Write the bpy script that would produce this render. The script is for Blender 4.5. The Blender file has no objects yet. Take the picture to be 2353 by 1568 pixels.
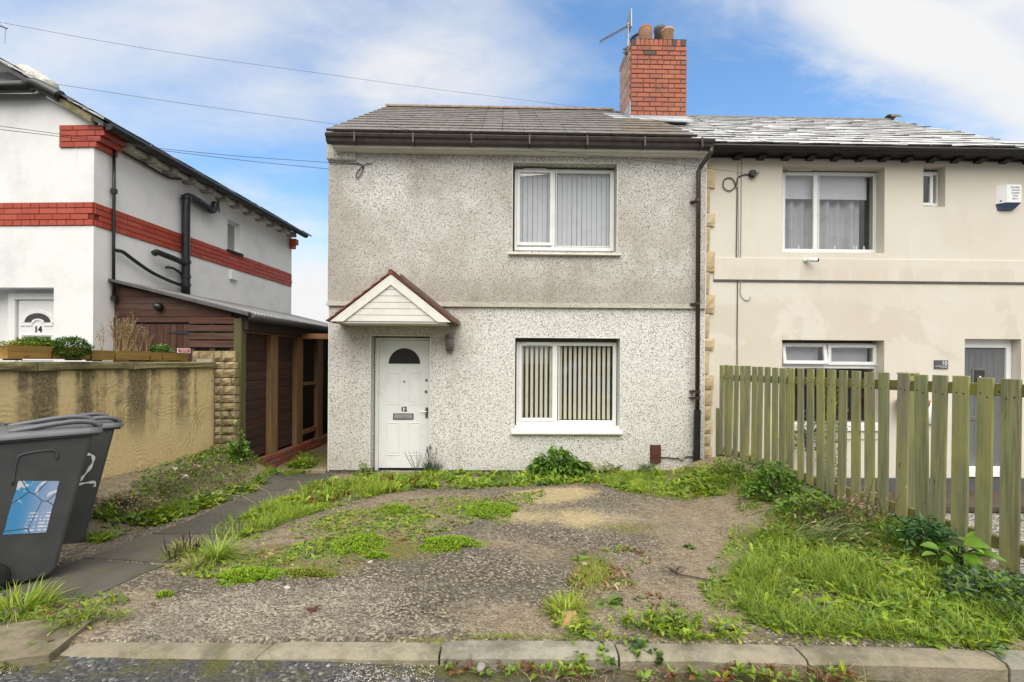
import bpy, math, random
import numpy as np
from mathutils import Vector, Matrix
random.seed(7)
RS = np.random.default_rng(7)
SC = bpy.context.scene
COL = SC.collection
R = math.radians

# ------------------------------------------------------------------ camera
CAM_Z = 1.5
F = 1046.0                      # focal length in pixels of a 2353 px wide picture
ROLL = R(0.35)
cam_d = bpy.data.cameras.new('camera')
cam_d.sensor_width = 36.0
cam_d.lens = 36.0 * F / 2353.0
cam_d.shift_y = 46.0 / 2353.0
cam_d.clip_start = 0.05
cam_d.clip_end = 2000
cam = bpy.data.objects.new('camera', cam_d)
COL.objects.link(cam)
cam.location = (0, 0, CAM_Z)
cam.rotation_euler = (math.pi / 2, -ROLL, 0)
SC.camera = cam

# ------------------------------------------------------------------ sky and sun
SUN_EL, SUN_AZ = R(58), R(180)  # azimuth measured from +Y clockwise: behind the camera, to the left
world = bpy.data.worlds.new('World')
SC.world = world
world.use_nodes = True
wt = world.node_tree
wt.nodes.clear()
def wn(typ, ins=None, **props):
    n = wt.nodes.new(typ)
    for k, v in props.items():
        setattr(n, k, v)
    for k, v in (ins or {}).items():
        if isinstance(v, bpy.types.NodeSocket):
            wt.links.new(v, n.inputs[k])
        else:
            n.inputs[k].default_value = v
    return n
sky = wn('ShaderNodeTexSky', sky_type='NISHITA', sun_disc=False, sun_elevation=SUN_EL,
         sun_rotation=SUN_AZ, air_density=1.0, dust_density=0.6, ozone_density=2.0)
tc = wn('ShaderNodeTexCoord')
dirn = wn('ShaderNodeVectorMath', {0: tc.outputs['Generated']}, operation='NORMALIZE').outputs[0]
sep = wn('ShaderNodeSeparateXYZ', {0: dirn})
def wm(op, a, b=0.0, c=0.0, clamp=False):
    n = wn('ShaderNodeMath', {0: a, 1: b, 2: c}, operation=op)
    n.use_clamp = clamp
    return n.outputs[0]
zz = wm('MAXIMUM', sep.outputs[2], 0.0)
den = wm('ADD', zz, 0.22)
plane = wn('ShaderNodeCombineXYZ', {0: wm('DIVIDE', sep.outputs[0], den), 1: wm('DIVIDE', sep.outputs[1], den), 2: 0.3})
# stretched fair-weather cloud: two scales of noise on a flat cloud layer, drawn out along one wind direction
mp = wn('ShaderNodeMapping', {0: plane.outputs[0], 'Rotation': (0, 0, R(-28)), 'Scale': (0.75, 1.25, 1)})
n1 = wn('ShaderNodeTexNoise', {'Vector': mp.outputs[0], 'Scale': 1.15, 'Detail': 7.0, 'Roughness': 0.55, 'Distortion': 0.35}).outputs[0]
n2 = wn('ShaderNodeTexNoise', {'Vector': mp.outputs[0], 'Scale': 4.2, 'Detail': 6.0, 'Roughness': 0.6, 'Distortion': 0.5}).outputs[0]
def bank(x, y, z, k, w):
    """a cloud bank around one bearing of the sky"""
    v = Vector((x, y, z)).normalized()
    d = wn('ShaderNodeVectorMath', {0: dirn, 1: tuple(v)}, operation='DOT_PRODUCT').outputs['Value']
    return wm('MULTIPLY', wm('POWER', wm('MAXIMUM', d, 0.0), k), w)
cl = wm('MULTIPLY_ADD', n1, 1.5, -0.62)
cl = wm('MULTIPLY_ADD', n2, 0.7, wm('SUBTRACT', cl, 0.35))
for b in ((0, -1, 0.35, 0.8, 0.75), (1, 0, 0.3, 2.0, 1.0), (-1, -.3, 0.4, 2.0, 0.6), (-0.75, 1, 0.45, 5, 0.06)):  # unseen banks behind and beside the view are added as fill light
    cl = wm('ADD', cl, bank(*b))
# long streaks and banks, each an ellipse on the cloud sheet ahead with its edge broken by the noise
ys = wm('MAXIMUM', sep.outputs[1], 0.05)
gx, gy = wm('DIVIDE', sep.outputs[0], ys), wm('DIVIDE', sep.outputs[2], ys)
n3 = wn('ShaderNodeTexNoise', {'Vector': mp.outputs[0], 'Scale': 11.0, 'Detail': 5.0, 'Roughness': 0.65, 'Distortion': 0.8}).outputs[0]
wob = wm('ADD', wm('MULTIPLY', wm('SUBTRACT', n2, 0.5), 2.6), wm('MULTIPLY', wm('SUBTRACT', n3, 0.5), 1.2))
ahead = wm('GREATER_THAN', sep.outputs[1], 0.05)
def streak(cx, cy, ax, ay, ang, w):
    c, s_ = math.cos(ang), math.sin(ang)
    dx, dy = wm('SUBTRACT', gx, cx), wm('SUBTRACT', gy, cy)
    a_ = wm('DIVIDE', wm('ADD', wm('MULTIPLY', dx, c), wm('MULTIPLY', dy, s_)), ax)
    b_ = wm('DIVIDE', wm('ADD', wm('MULTIPLY', dx, -s_), wm('MULTIPLY', dy, c)), ay)
    q_ = wm('ADD', wm('ADD', wm('MULTIPLY', a_, a_), wm('MULTIPLY', b_, b_)), wob)
    m_ = wn('ShaderNodeMapRange', {'Value': q_, 'From Min': -0.4, 'From Max': 2.0, 'To Min': w, 'To Max': 0.0}, interpolation_type='SMOOTHSTEP').outputs[0]
    return wm('MULTIPLY', m_, ahead)
for q in ((0.92, 0.70, 0.36, 0.085, R(-22), 0.46), (1.12, 0.57, 0.22, 0.06, R(-20), 0.02), (-0.06, 0.64, 0.34, 0.14, R(-12), 0.34), (-0.35, 0.58, 0.40, 0.10, R(8), 0.22), (-0.85, 0.70, 0.45, 0.10, R(14), 0.24), (-0.75, 0.50, 0.5, 0.08, R(10), 0.14),
          (0.40, 0.60, 0.34, 0.30, 0.0, -0.34), (0.80, 0.46, 0.45, 0.13, R(-20), -0.30)):
    cl = wm('ADD', cl, streak(*q))
hz = wn('ShaderNodeMapRange', {'Value': zz, 'From Min': 0.02, 'From Max': 0.36, 'To Min': 0.95, 'To Max': 0.0}, interpolation_type='SMOOTHSTEP').outputs[0]
lft = wn('ShaderNodeMapRange', {'Value': sep.outputs[0], 'From Min': -0.15, 'From Max': 0.5, 'To Min': 1.0, 'To Max': 0.45}, interpolation_type='SMOOTHSTEP').outputs[0]
cl = wm('ADD', cl, wm('MULTIPLY', hz, lft))
cm = wn('ShaderNodeMapRange', {'Value': cl, 'From Min': -0.05, 'From Max': 1.0, 'To Min': 0.0, 'To Max': 1.0}, interpolation_type='SMOOTHSTEP').outputs[0]
SKY_GAIN = (1.0, 1.25, 1.34, 1)
skyc = wn('ShaderNodeMix', {'Factor': 1.0, 6: sky.outputs[0], 7: SKY_GAIN}, data_type='RGBA', blend_type='MULTIPLY').outputs[2]
CLOUD = (4.75, 4.75, 4.75, 1)
skymix = wn('ShaderNodeMix', {'Factor': cm, 6: skyc, 7: CLOUD}, data_type='RGBA').outputs[2]
bg = wn('ShaderNodeBackground', {'Color': skymix, 'Strength': 0.10})
wo = wn('ShaderNodeOutputWorld', {'Surface': bg.outputs[0]})

sun_d = bpy.data.lights.new('sun', 'SUN')
sun_d.energy = 2.4
sun_d.angle = R(72)
sun_d.color = (1.0, 0.955, 0.87)
sun = bpy.data.objects.new('sun', sun_d)
COL.objects.link(sun)
to_sun = Vector((math.sin(SUN_AZ) * math.cos(SUN_EL), math.cos(SUN_AZ) * math.cos(SUN_EL), math.sin(SUN_EL)))
sun.rotation_euler = to_sun.to_track_quat('Z', 'Y').to_euler()
sun.location = to_sun * 40

vs = SC.view_settings
vs.view_transform = 'Standard'
vs.look = 'None'
vs.exposure = 0.95
vs.gamma = 1.0
vs.use_curve_mapping = False
SC.cycles.max_bounces = 8
SC.cycles.transparent_max_bounces = 12
SC.cycles.caustics_reflective = False
SC.cycles.caustics_refractive = False

# ------------------------------------------------------------------ sight lines: where a pixel of the survey picture meets a plane
def ray(px, py):
    dx, dy = px - 1176.5, py - 830.0
    c, s = math.cos(ROLL), math.sin(ROLL)
    return Vector(((dx * c + dy * s) / F, 1.0, -(-dx * s + dy * c) / F))

class Frame:
    """a vertical plane: u runs along it, d goes in behind it, z up"""
    def __init__(s, ox, oy, dx, dy):
        l = math.hypot(dx, dy)
        s.o = Vector((ox, oy, 0)); s.u = Vector((dx / l, dy / l, 0)); s.n = Vector((-dy / l, dx / l, 0))
        s.ang = math.atan2(dy, dx)
    def hit(s, px, py, d=0.0):
        r = ray(px, py)
        t = (s.n.dot(s.o) + d) / s.n.dot(r)
        p = r * t
        return (p - s.o).dot(s.u), p.z + CAM_Z
    def U(s, px, py=830, d=0.0): return s.hit(px, py, d)[0]
    def Z(s, py, px=1176, d=0.0): return s.hit(px, py, d)[1]
    def rect(s, x0, y0, x1, y1, d=0.0):
        a = s.hit(x0, y0, d); b = s.hit(x1, y1, d)
        return a[0], b[0], b[1], a[1]           # u0,u1,z0,z1
    def w(s, u, d, z): return s.o + s.u * u + s.n * d + Vector((0, 0, z))

# ------------------------------------------------------------------ objects
def tag(o, label=None, cat=None, group=None, kind=None):
    if label: o['label'] = label
    if cat: o['category'] = cat
    if group: o['group'] = group
    if kind: o['kind'] = kind
    return o
def link(o, parent=None):
    COL.objects.link(o)
    if parent: o.parent = parent
    return o
def empty(name, loc=(0, 0, 0), rz=0.0, **k):
    o = bpy.data.objects.new(name, None)
    o.empty_display_size = 0.2
    o.location = loc; o.rotation_euler = (0, 0, rz)
    link(o); tag(o, **k)
    return o
def fempty(name, fr, **k):
    return empty(name, fr.o, fr.ang, **k)
def piece(name, me, parent=None, loc=(0, 0, 0), rot=(0, 0, 0), scale=(1, 1, 1)):
    o = bpy.data.objects.new(name, me)
    o.location = loc; o.rotation_euler = rot; o.scale = scale
    return link(o, parent)

class MB:
    def __init__(s): s.v = []; s.f = []
    def add(s, vs, fs):
        b = len(s.v); s.v += [tuple(p) for p in vs]; s.f += [tuple(b + i for i in f) for f in fs]; return s
    def box(s, x0, x1, y0, y1, z0, z1, c=0.0):
        x0, x1 = min(x0, x1), max(x0, x1); y0, y1 = min(y0, y1), max(y0, y1); z0, z1 = min(z0, z1), max(z0, z1)
        if c <= 0:
            return s.add([(x0, y0, z0), (x1, y0, z0), (x1, y1, z0), (x0, y1, z0), (x0, y0, z1), (x1, y0, z1), (x1, y1, z1), (x0, y1, z1)],
                         [(0, 3, 2, 1), (4, 5, 6, 7), (0, 1, 5, 4), (1, 2, 6, 5), (2, 3, 7, 6), (3, 0, 4, 7)])
        c = min(c, (x1 - x0) * .45, (y1 - y0) * .45, (z1 - z0) * .45)
        X, Y, Z = (x0, x1), (y0, y1), (z0, z1)
        vs = []; idx = {}
        for i in (0, 1):
            for j in (0, 1):
                for k in (0, 1):
                    sx, sy, sz = (c, -c)[i], (c, -c)[j], (c, -c)[k]
                    for a, p in enumerate(((X[i], Y[j] + sy, Z[k] + sz), (X[i] + sx, Y[j], Z[k] + sz), (X[i] + sx, Y[j] + sy, Z[k]))):
                        idx[i, j, k, a] = len(vs); vs.append(p)
        I = lambda i, j, k, a: idx[i, j, k, a]
        fs = []
        for i in (0, 1):
            q = [I(i, 0, 0, 0), I(i, 1, 0, 0), I(i, 1, 1, 0), I(i, 0, 1, 0)]; fs.append(q if i else q[::-1])
            q = [I(0, i, 0, 1), I(0, i, 1, 1), I(1, i, 1, 1), I(1, i, 0, 1)]; fs.append(q if i else q[::-1])
            q = [I(0, 0, i, 2), I(1, 0, i, 2), I(1, 1, i, 2), I(0, 1, i, 2)]; fs.append(q if i else q[::-1])
        for i in (0, 1):
            for j in (0, 1):
                q = [I(i, j, 0, 0), I(i, j, 0, 1), I(i, j, 1, 1), I(i, j, 1, 0)]; fs.append(q if i == j else q[::-1])
                q = [I(i, 0, j, 0), I(i, 1, j, 0), I(i, 1, j, 2), I(i, 0, j, 2)]; fs.append(q if i != j else q[::-1])
                q = [I(0, i, j, 1), I(1, i, j, 1), I(1, i, j, 2), I(0, i, j, 2)]; fs.append(q if i == j else q[::-1])
                for k in (0, 1):
                    q = [I(i, j, k, 0), I(i, j, k, 1), I(i, j, k, 2)]; fs.append(q if (i + j + k) % 2 else q[::-1])
        return s.add(vs, fs)
    def prism(s, poly, a0, a1, axis='y'):
        """extrude a 2-D outline: axis y -> poly is (x,z); axis x -> (y,z); axis z -> (x,y)"""
        n = len(poly)
        def P(p, a):
            return (p[0], a, p[1]) if axis == 'y' else (a, p[0], p[1]) if axis == 'x' else (p[0], p[1], a)
        vs = [P(p, a0) for p in poly] + [P(p, a1) for p in poly]
        area = sum(poly[i][0] * poly[(i + 1) % n][1] - poly[(i + 1) % n][0] * poly[i][1] for i in range(n))
        fs = [tuple(range(n)), tuple(range(2 * n - 1, n - 1, -1))] + [(i, n + i, n + (i + 1) % n, (i + 1) % n) for i in range(n)]
        flip = (area < 0) if axis == 'y' else (area > 0)
        if (a1 < a0): flip = not flip
        if flip: fs = [f[::-1] for f in fs]
        return s.add(vs, fs)
    def tube(s, pts, r, n=8, caps=True):
        pts = [Vector(p) for p in pts]
        rs = r if isinstance(r, (list, tuple)) else [r] * len(pts)
        b = len(s.v); ref = None
        for i, p in enumerate(pts):
            t = (pts[min(i + 1, len(pts) - 1)] - pts[max(i - 1, 0)]).normalized()
            if ref is None:
                ref = Vector((0, 0, 1)) if abs(t.z) < .9 else Vector((1, 0, 0))
            a = (ref - t * ref.dot(t)).normalized(); c = t.cross(a); ref = a
            for k in range(n):
                th = 2 * math.pi * k / n
                q = p + (a * math.cos(th) + c * math.sin(th)) * rs[i]
                s.v.append(tuple(q))
        for i in range(len(pts) - 1):
            for k in range(n):
                s.f.append((b + i * n + k, b + i * n + (k + 1) % n, b + (i + 1) * n + (k + 1) % n, b + (i + 1) * n + k))
        if caps:
            s.f.append(tuple(b + k for k in range(n))[::-1]); e = b + (len(pts) - 1) * n
            s.f.append(tuple(e + k for k in range(n)))
        return s
    def lathe(s, prof, n=16, center=(0, 0, 0)):
        b = len(s.v); cx, cy, cz = center
        for r, z in prof:
            for k in range(n):
                th = 2 * math.pi * k / n
                s.v.append((cx + r * math.cos(th), cy + r * math.sin(th), cz + z))
        m = len(prof)
        for i in range(m - 1):
            for k in range(n):
                s.f.append((b + i * n + k, b + i * n + (k + 1) % n, b + (i + 1) * n + (k + 1) % n, b + (i + 1) * n + k))
        s.f.append(tuple(b + k for k in range(n))[::-1]); s.f.append(tuple(b + (m - 1) * n + k for k in range(n)))
        return s
    def ring(s, u0, u1, z0, z1, w, d0, d1, c=.004, wb=None, wt_=None):
        wb = w if wb is None else wb; wt_ = w if wt_ is None else wt_
        s.box(u0, u0 + w, d0, d1, z0, z1, c); s.box(u1 - w, u1, d0, d1, z0, z1, c)
        s.box(u0 + w, u1 - w, d0, d1, z0, z0 + wb, c); s.box(u0 + w, u1 - w, d0, d1, z1 - wt_, z1, c)
        return s
    def mesh(s, name, mat=None, smooth=False):
        me = bpy.data.meshes.new(name); me.from_pydata(s.v, [], s.f)
        if mat: me.materials.append(mat)
        if smooth:
            me.polygons.foreach_set('use_smooth', [True] * len(me.polygons))
        me.update(); return me
    def obj(s, name, mat, parent=None, smooth=False, loc=(0, 0, 0), rot=(0, 0, 0)):
        return piece(name, s.mesh(name, mat, smooth), parent, loc, rot)

def wall_sheet(mb, u0, u1, z0, z1, holes, d, depth):
    """front face with rectangular openings and their reveals; holes are (u0,u1,z0,z1)"""
    us = sorted({u0, u1, *[h[0] for h in holes], *[h[1] for h in holes]}); us = [u for u in us if u0 - 1e-6 <= u <= u1 + 1e-6]
    zs = sorted({z0, z1, *[h[2] for h in holes], *[h[3] for h in holes]}); zs = [z for z in zs if z0 - 1e-6 <= z <= z1 + 1e-6]
    for i in range(len(us) - 1):
        for j in range(len(zs) - 1):
            cu, cz = (us[i] + us[i + 1]) / 2, (zs[j] + zs[j + 1]) / 2
            if any(h[0] < cu < h[1] and h[2] < cz < h[3] for h in holes): continue
            mb.add([(us[i], d, zs[j]), (us[i + 1], d, zs[j]), (us[i + 1], d, zs[j + 1]), (us[i], d, zs[j + 1])], [(0, 1, 2, 3)])
    e = d + depth
    for a, b, c, f in holes:
        c2 = max(c, z0); f2 = min(f, z1)
        if f2 <= c2: continue
        mb.add([(a, d, c2), (a, d, f2), (a, e, f2), (a, e, c2)], [(0, 1, 2, 3)])
        mb.add([(b, d, c2), (b, e, c2), (b, e, f2), (b, d, f2)], [(0, 1, 2, 3)])
        if f <= z1: mb.add([(a, d, f), (b, d, f), (b, e, f), (a, e, f)], [(0, 1, 2, 3)])
        if c >= z0: mb.add([(a, d, c), (a, e, c), (b, e, c), (b, d, c)], [(0, 1, 2, 3)])
    return mb

def text_mesh(txt, size, mat, depth=0.002, bold=0.0):
    cu = bpy.data.curves.new('lettering', 'FONT')
    cu.body = txt; cu.size = size; cu.extrude = depth; cu.offset = bold
    cu.align_x = 'CENTER'; cu.align_y = 'CENTER'; cu.resolution_u = 4
    o = bpy.data.objects.new('lettering', cu); COL.objects.link(o)
    dg = bpy.context.evaluated_depsgraph_get(); dg.update()
    me = bpy.data.meshes.new_from_object(o.evaluated_get(dg))
    bpy.data.objects.remove(o); me.materials.clear(); me.materials.append(mat); me.name = 'lettering'
    return me

def stone_mesh(lx, ly, lz, mat, seed=0, rough=.012, c=.012, n=3):
    """a rock-faced block: its front (-y) pillowed and uneven"""
    rnd = random.Random(seed); mb = MB()
    nx = max(3, n); nz = max(3, n)
    g = []
    for j in range(nz + 1):
        for i in range(nx + 1):
            x = (i / nx - .5) * lx; z = (j / nz - .5) * lz
            edge = (i in (0, nx)) or (j in (0, nz))
            y = -ly / 2 + (c if edge else -rnd.uniform(0, rough * 1.6))
            if edge: x += rnd.uniform(-.3, .3) * c * .5; z += rnd.uniform(-.3, .3) * c * .5
            g.append((x, y, z))
    W = nx + 1
    fs = [(j * W + i, j * W + i + 1, (j + 1) * W + i + 1, (j + 1) * W + i) for j in range(nz) for i in range(nx)]
    mb.add(g, fs)
    rim = [i for i in range(W)] + [j * W + nx for j in range(1, nz + 1)] + [nz * W + i for i in range(nx - 1, -1, -1)] + [j * W for j in range(nz - 1, 0, -1)]
    b = len(mb.v); mb.v += [(g[i][0], ly / 2, g[i][2]) for i in rim]
    m = len(rim)
    for k in range(m): mb.f.append((rim[k], b + k, b + (k + 1) % m, rim[(k + 1) % m]))
    mb.f.append(tuple(b + k for k in range(m))[::-1])
    return mb.mesh('stone', mat)
# ------------------------------------------------------------------ materials
class Mt:
    def __init__(s, name, color=None, rough=.6, spec=.5, metal=0.0):
        s.m = bpy.data.materials.new(name); s.m.use_nodes = True; s.t = s.m.node_tree
        s.b = s.t.nodes['Principled BSDF']; s._tc = None; s._geo = None; s._oi = None
        s.b.inputs['Roughness'].default_value = rough
        s.b.inputs['Specular IOR Level'].default_value = spec
        s.b.inputs['Metallic'].default_value = metal
        if color is not None: s.color(color)
    def put(s, sock, v):
        if isinstance(v, bpy.types.NodeSocket): s.t.links.new(v, sock)
        elif isinstance(v, (tuple, list)) and len(v) == 3 and sock.type == 'RGBA': sock.default_value = (*v, 1)
        else: sock.default_value = v
    def nd(s, typ, ins=None, **props):
        n = s.t.nodes.new(typ)
        for k, v in props.items(): setattr(n, k, v)
        for k, v in (ins or {}).items(): s.put(n.inputs[k], v)
        return n
    @property
    def obj(s):
        if not s._tc: s._tc = s.nd('ShaderNodeTexCoord')
        return s._tc.outputs['Object']
    @property
    def pos(s):
        if not s._geo: s._geo = s.nd('ShaderNodeNewGeometry')
        return s._geo.outputs['Position']
    @property
    def nrm(s):
        s.pos; return s._geo.outputs['Normal']
    @property
    def rnd(s):
        if not s._oi: s._oi = s.nd('ShaderNodeObjectInfo')
        return s._oi.outputs['Random']
    def xyz(s, v): return s.nd('ShaderNodeSeparateXYZ', {0: v}).outputs
    def map(s, v, scale=(1, 1, 1), rot=(0, 0, 0), loc=(0, 0, 0)):
        return s.nd('ShaderNodeMapping', {0: v, 'Scale': scale, 'Rotation': rot, 'Location': loc}).outputs[0]
    def noise(s, v, scale, detail=4, rough=.55, dist=0.0, out=0):
        return s.nd('ShaderNodeTexNoise', {'Vector': v, 'Scale': scale, 'Detail': detail, 'Roughness': rough, 'Distortion': dist}).outputs[out]
    def vor(s, v, scale, out='Distance', feature='F1', rand=1.0):
        return s.nd('ShaderNodeTexVoronoi', {'Vector': v, 'Scale': scale, 'Randomness': rand}, feature=feature).outputs[out]
    def red(s, c): return s.nd('ShaderNodeSeparateColor', {0: c}).outputs[0]
    def grn(s, c): return s.nd('ShaderNodeSeparateColor', {0: c}).outputs[1]
    def ramp(s, f, stops, mode='LINEAR'):
        n = s.nd('ShaderNodeValToRGB', {0: f}); cr = n.color_ramp; cr.interpolation = mode
        while len(cr.elements) > 1: cr.elements.remove(cr.elements[-1])
        for i, (p, c) in enumerate(stops):
            if not isinstance(c, (tuple, list)): c = (c, c, c)
            if i == 0: e = cr.elements[0]; e.position = p
            else: e = cr.elements.new(p)
            e.color = (*c[:3], 1)
        return n.outputs[0]
    def mix(s, f, a, b, typ='MIX'):
        n = s.nd('ShaderNodeMix', {0: f, 6: a, 7: b}, data_type='RGBA', blend_type=typ); return n.outputs[2]
    def ma(s, op, a, b=0.0, c=0.0, clamp=False):
        n = s.nd('ShaderNodeMath', {0: a, 1: b, 2: c}, operation=op); n.use_clamp = clamp; return n.outputs[0]
    def rng(s, v, a, b, c=0.0, d=1.0, smooth=True):
        return s.nd('ShaderNodeMapRange', {'Value': v, 'From Min': a, 'From Max': b, 'To Min': c, 'To Max': d},
                    interpolation_type='SMOOTHSTEP' if smooth else 'LINEAR').outputs[0]
    def color(s, c): s.put(s.b.inputs['Base Color'], c); return s
    def rough(s, v): s.put(s.b.inputs['Roughness'], v); return s
    def bump(s, h, strength=.5, dist=.01):
        n = s.nd('ShaderNodeBump', {'Height': h, 'Strength': strength, 'Distance': dist}); s.put(s.b.inputs['Normal'], n.outputs[0]); return s

MAT = {}
def plain(name, color, rough=.5, spec=.5, dirt=.12, scale=6, bump=0.0, metal=0.0):
    """a painted or moulded surface with a little unevenness in tone and gloss"""
    m = Mt(name, rough=rough, spec=spec, metal=metal)
    n = m.noise(m.pos, scale, 5, .6)
    dk = tuple(c * (1 - dirt * 2.2) for c in color); lt = tuple(min(1, c * (1 + dirt * .6)) for c in color)
    m.color(m.ramp(n, [(.3, dk), (.5, color), (.75, lt)]))
    m.rough(m.rng(n, .3, .7, rough * .85, min(1, rough * 1.15)))
    if bump: m.bump(m.noise(m.pos, scale * 12, 4), bump, .004)
    MAT[name] = m.m; return m.m

plain('upvc', (.80, .81, .80), .3, .5, .03, 3)
plain('white_board', (.74, .73, .68), .4, .5, .06, 4)
plain('fascia_white', (.72, .69, .60), .5, .5, .10, 5)
plain('black_plastic', (.016, .016, .017), .32, .5, .2, 8)
plain('brown_plastic', (.045, .032, .026), .38, .5, .2, 8)
plain('dark_paint', (.022, .02, .02), .5, .4, .2, 8, .1)
plain('grey_lamp', (.17, .15, .15), .5, .5, .12, 6)
plain('vent_brown', (.10, .032, .024), .5, .4, .15, 6)
plain('galvanised', (.42, .43, .44), .4, .5, .12, 9, 0, .5)
plain('lead', (.42, .44, .47), .55, .5, .14, 5, .15)
plain('door_grey', (.13, .14, .145), .42, .5, .06, 4)
plain('sign_slate', (.085, .088, .095), .4, .5, .05, 4)
plain('letter_white', (.82, .82, .82), .5, .4, .02)
plain('letter_black', (.02, .02, .02), .5, .4, .02)
plain('chrome', (.55, .54, .52), .22, .5, .05, 4, 0, .9)
plain('brass_dark', (.16, .13, .10), .4, .5, .1, 4, 0, .4)
plain('alarm_blue', (.05, .075, .13), .35, .5, .05)
plain('sign_red', (.55, .05, .06), .45, .4, .08)
plain('room_wall', (.16, .14, .11), .8, .3, .05)
plain('room_dark', (.10, .095, .09), .8, .3, .05)
plain('blind_cream', (.78, .73, .59), .7, .3, .05, 6)
plain('blind_white', (.60, .60, .645), .7, .3, .04, 6)
plain('net_pane', (.30, .31, .32), .12, .5, .06, 6)
plain('curtain', (.42, .42, .45), .85, .2, .08, 6)
plain('rubber', (.018, .018, .019), .75, .3, .15)
plain('terracotta', (.34, .125, .07), .75, .3, .16, 9, .2)
plain('pot_buff', (.56, .33, .22), .75, .3, .14, 9, .2)
plain('cowl_grey', (.10, .095, .095), .55, .4, .15)
plain('mortar', (.36, .33, .28), .9, .2, .18, 14, .5)
plain('mortar_dark', (.14, .125, .11), .9, .2, .2, 14, .5)
plain('red_mortar', (.17, .028, .018), .75, .3, .2, 14, .3)
plain('plinth_grey', (.10, .10, .105), .7, .3, .12, 5, .2)
plain('sleeper', (.085, .065, .05), .85, .2, .2, 7, .4)
plain('shed_dark', (.05, .036, .03), .8, .2, .2, 7)
plain('cable', (.035, .033, .032), .6, .3, .1)
plain('cable_grey', (.30, .29, .27), .6, .3, .1)
plain('airbrick', (.45, .21, .13), .8, .2, .1)
plain('rail_metal', (.30, .31, .33), .4, .5, .1, 5, 0, .7)
plain('pot_brown', (.30, .13, .06), .6, .3, .2, 9)
plain('concrete', (.36, .34, .30), .9, .2, .18, 9, .4)
plain('car_blue', (.05, .22, .62), .25, .5, .03)
plain('car_glass', (.02, .022, .025), .08, .6, .02)
plain('tail_red', (.5, .02, .015), .3, .5, .05)
plain('opposite_wall', (.30, .27, .23), .85, .2, .12, 2)
plain('opposite_roof', (.09, .085, .085), .8, .2, .15, 3)
plain('hedge_base', (.03, .05, .02), .9, .1, .3, 5)

# --- glass: a thin real pane, mirror at the Fresnel share of a double unit
def glass(name, gain, tint):
    m = Mt(name); t = m.t
    dt = m.nd('ShaderNodeVectorMath', {0: m.nrm, 1: m._geo.outputs['Incoming']}, operation='DOT_PRODUCT').outputs['Value']
    sch = m.ma('MULTIPLY_ADD', m.ma('POWER', m.ma('SUBTRACT', 1.0, m.ma('ABSOLUTE', dt), clamp=True), 5.0), .96, .04)   # Schlick, the same from both sides
    f = m.ma('MULTIPLY', sch, gain, clamp=True)
    gl = m.nd('ShaderNodeBsdfGlossy', {'Color': (1, 1, 1, 1), 'Roughness': 0.0})
    tr = m.nd('ShaderNodeBsdfTransparent', {'Color': (*tint, 1)})
    mx = m.nd('ShaderNodeMixShader', {0: f, 1: tr.outputs[0], 2: gl.outputs[0]})
    out = [n for n in t.nodes if n.type == 'OUTPUT_MATERIAL'][0]
    t.links.new(mx.outputs[0], out.inputs[0]); MAT[name] = m.m
glass('glass', 1.35, (.97, .98, .975))
m = Mt('obscure_glass', (.035, .033, .03), .12, .6); m.bump(m.noise(m.pos, 60, 3), .25, .004); MAT['obscure_glass'] = m.m

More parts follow.
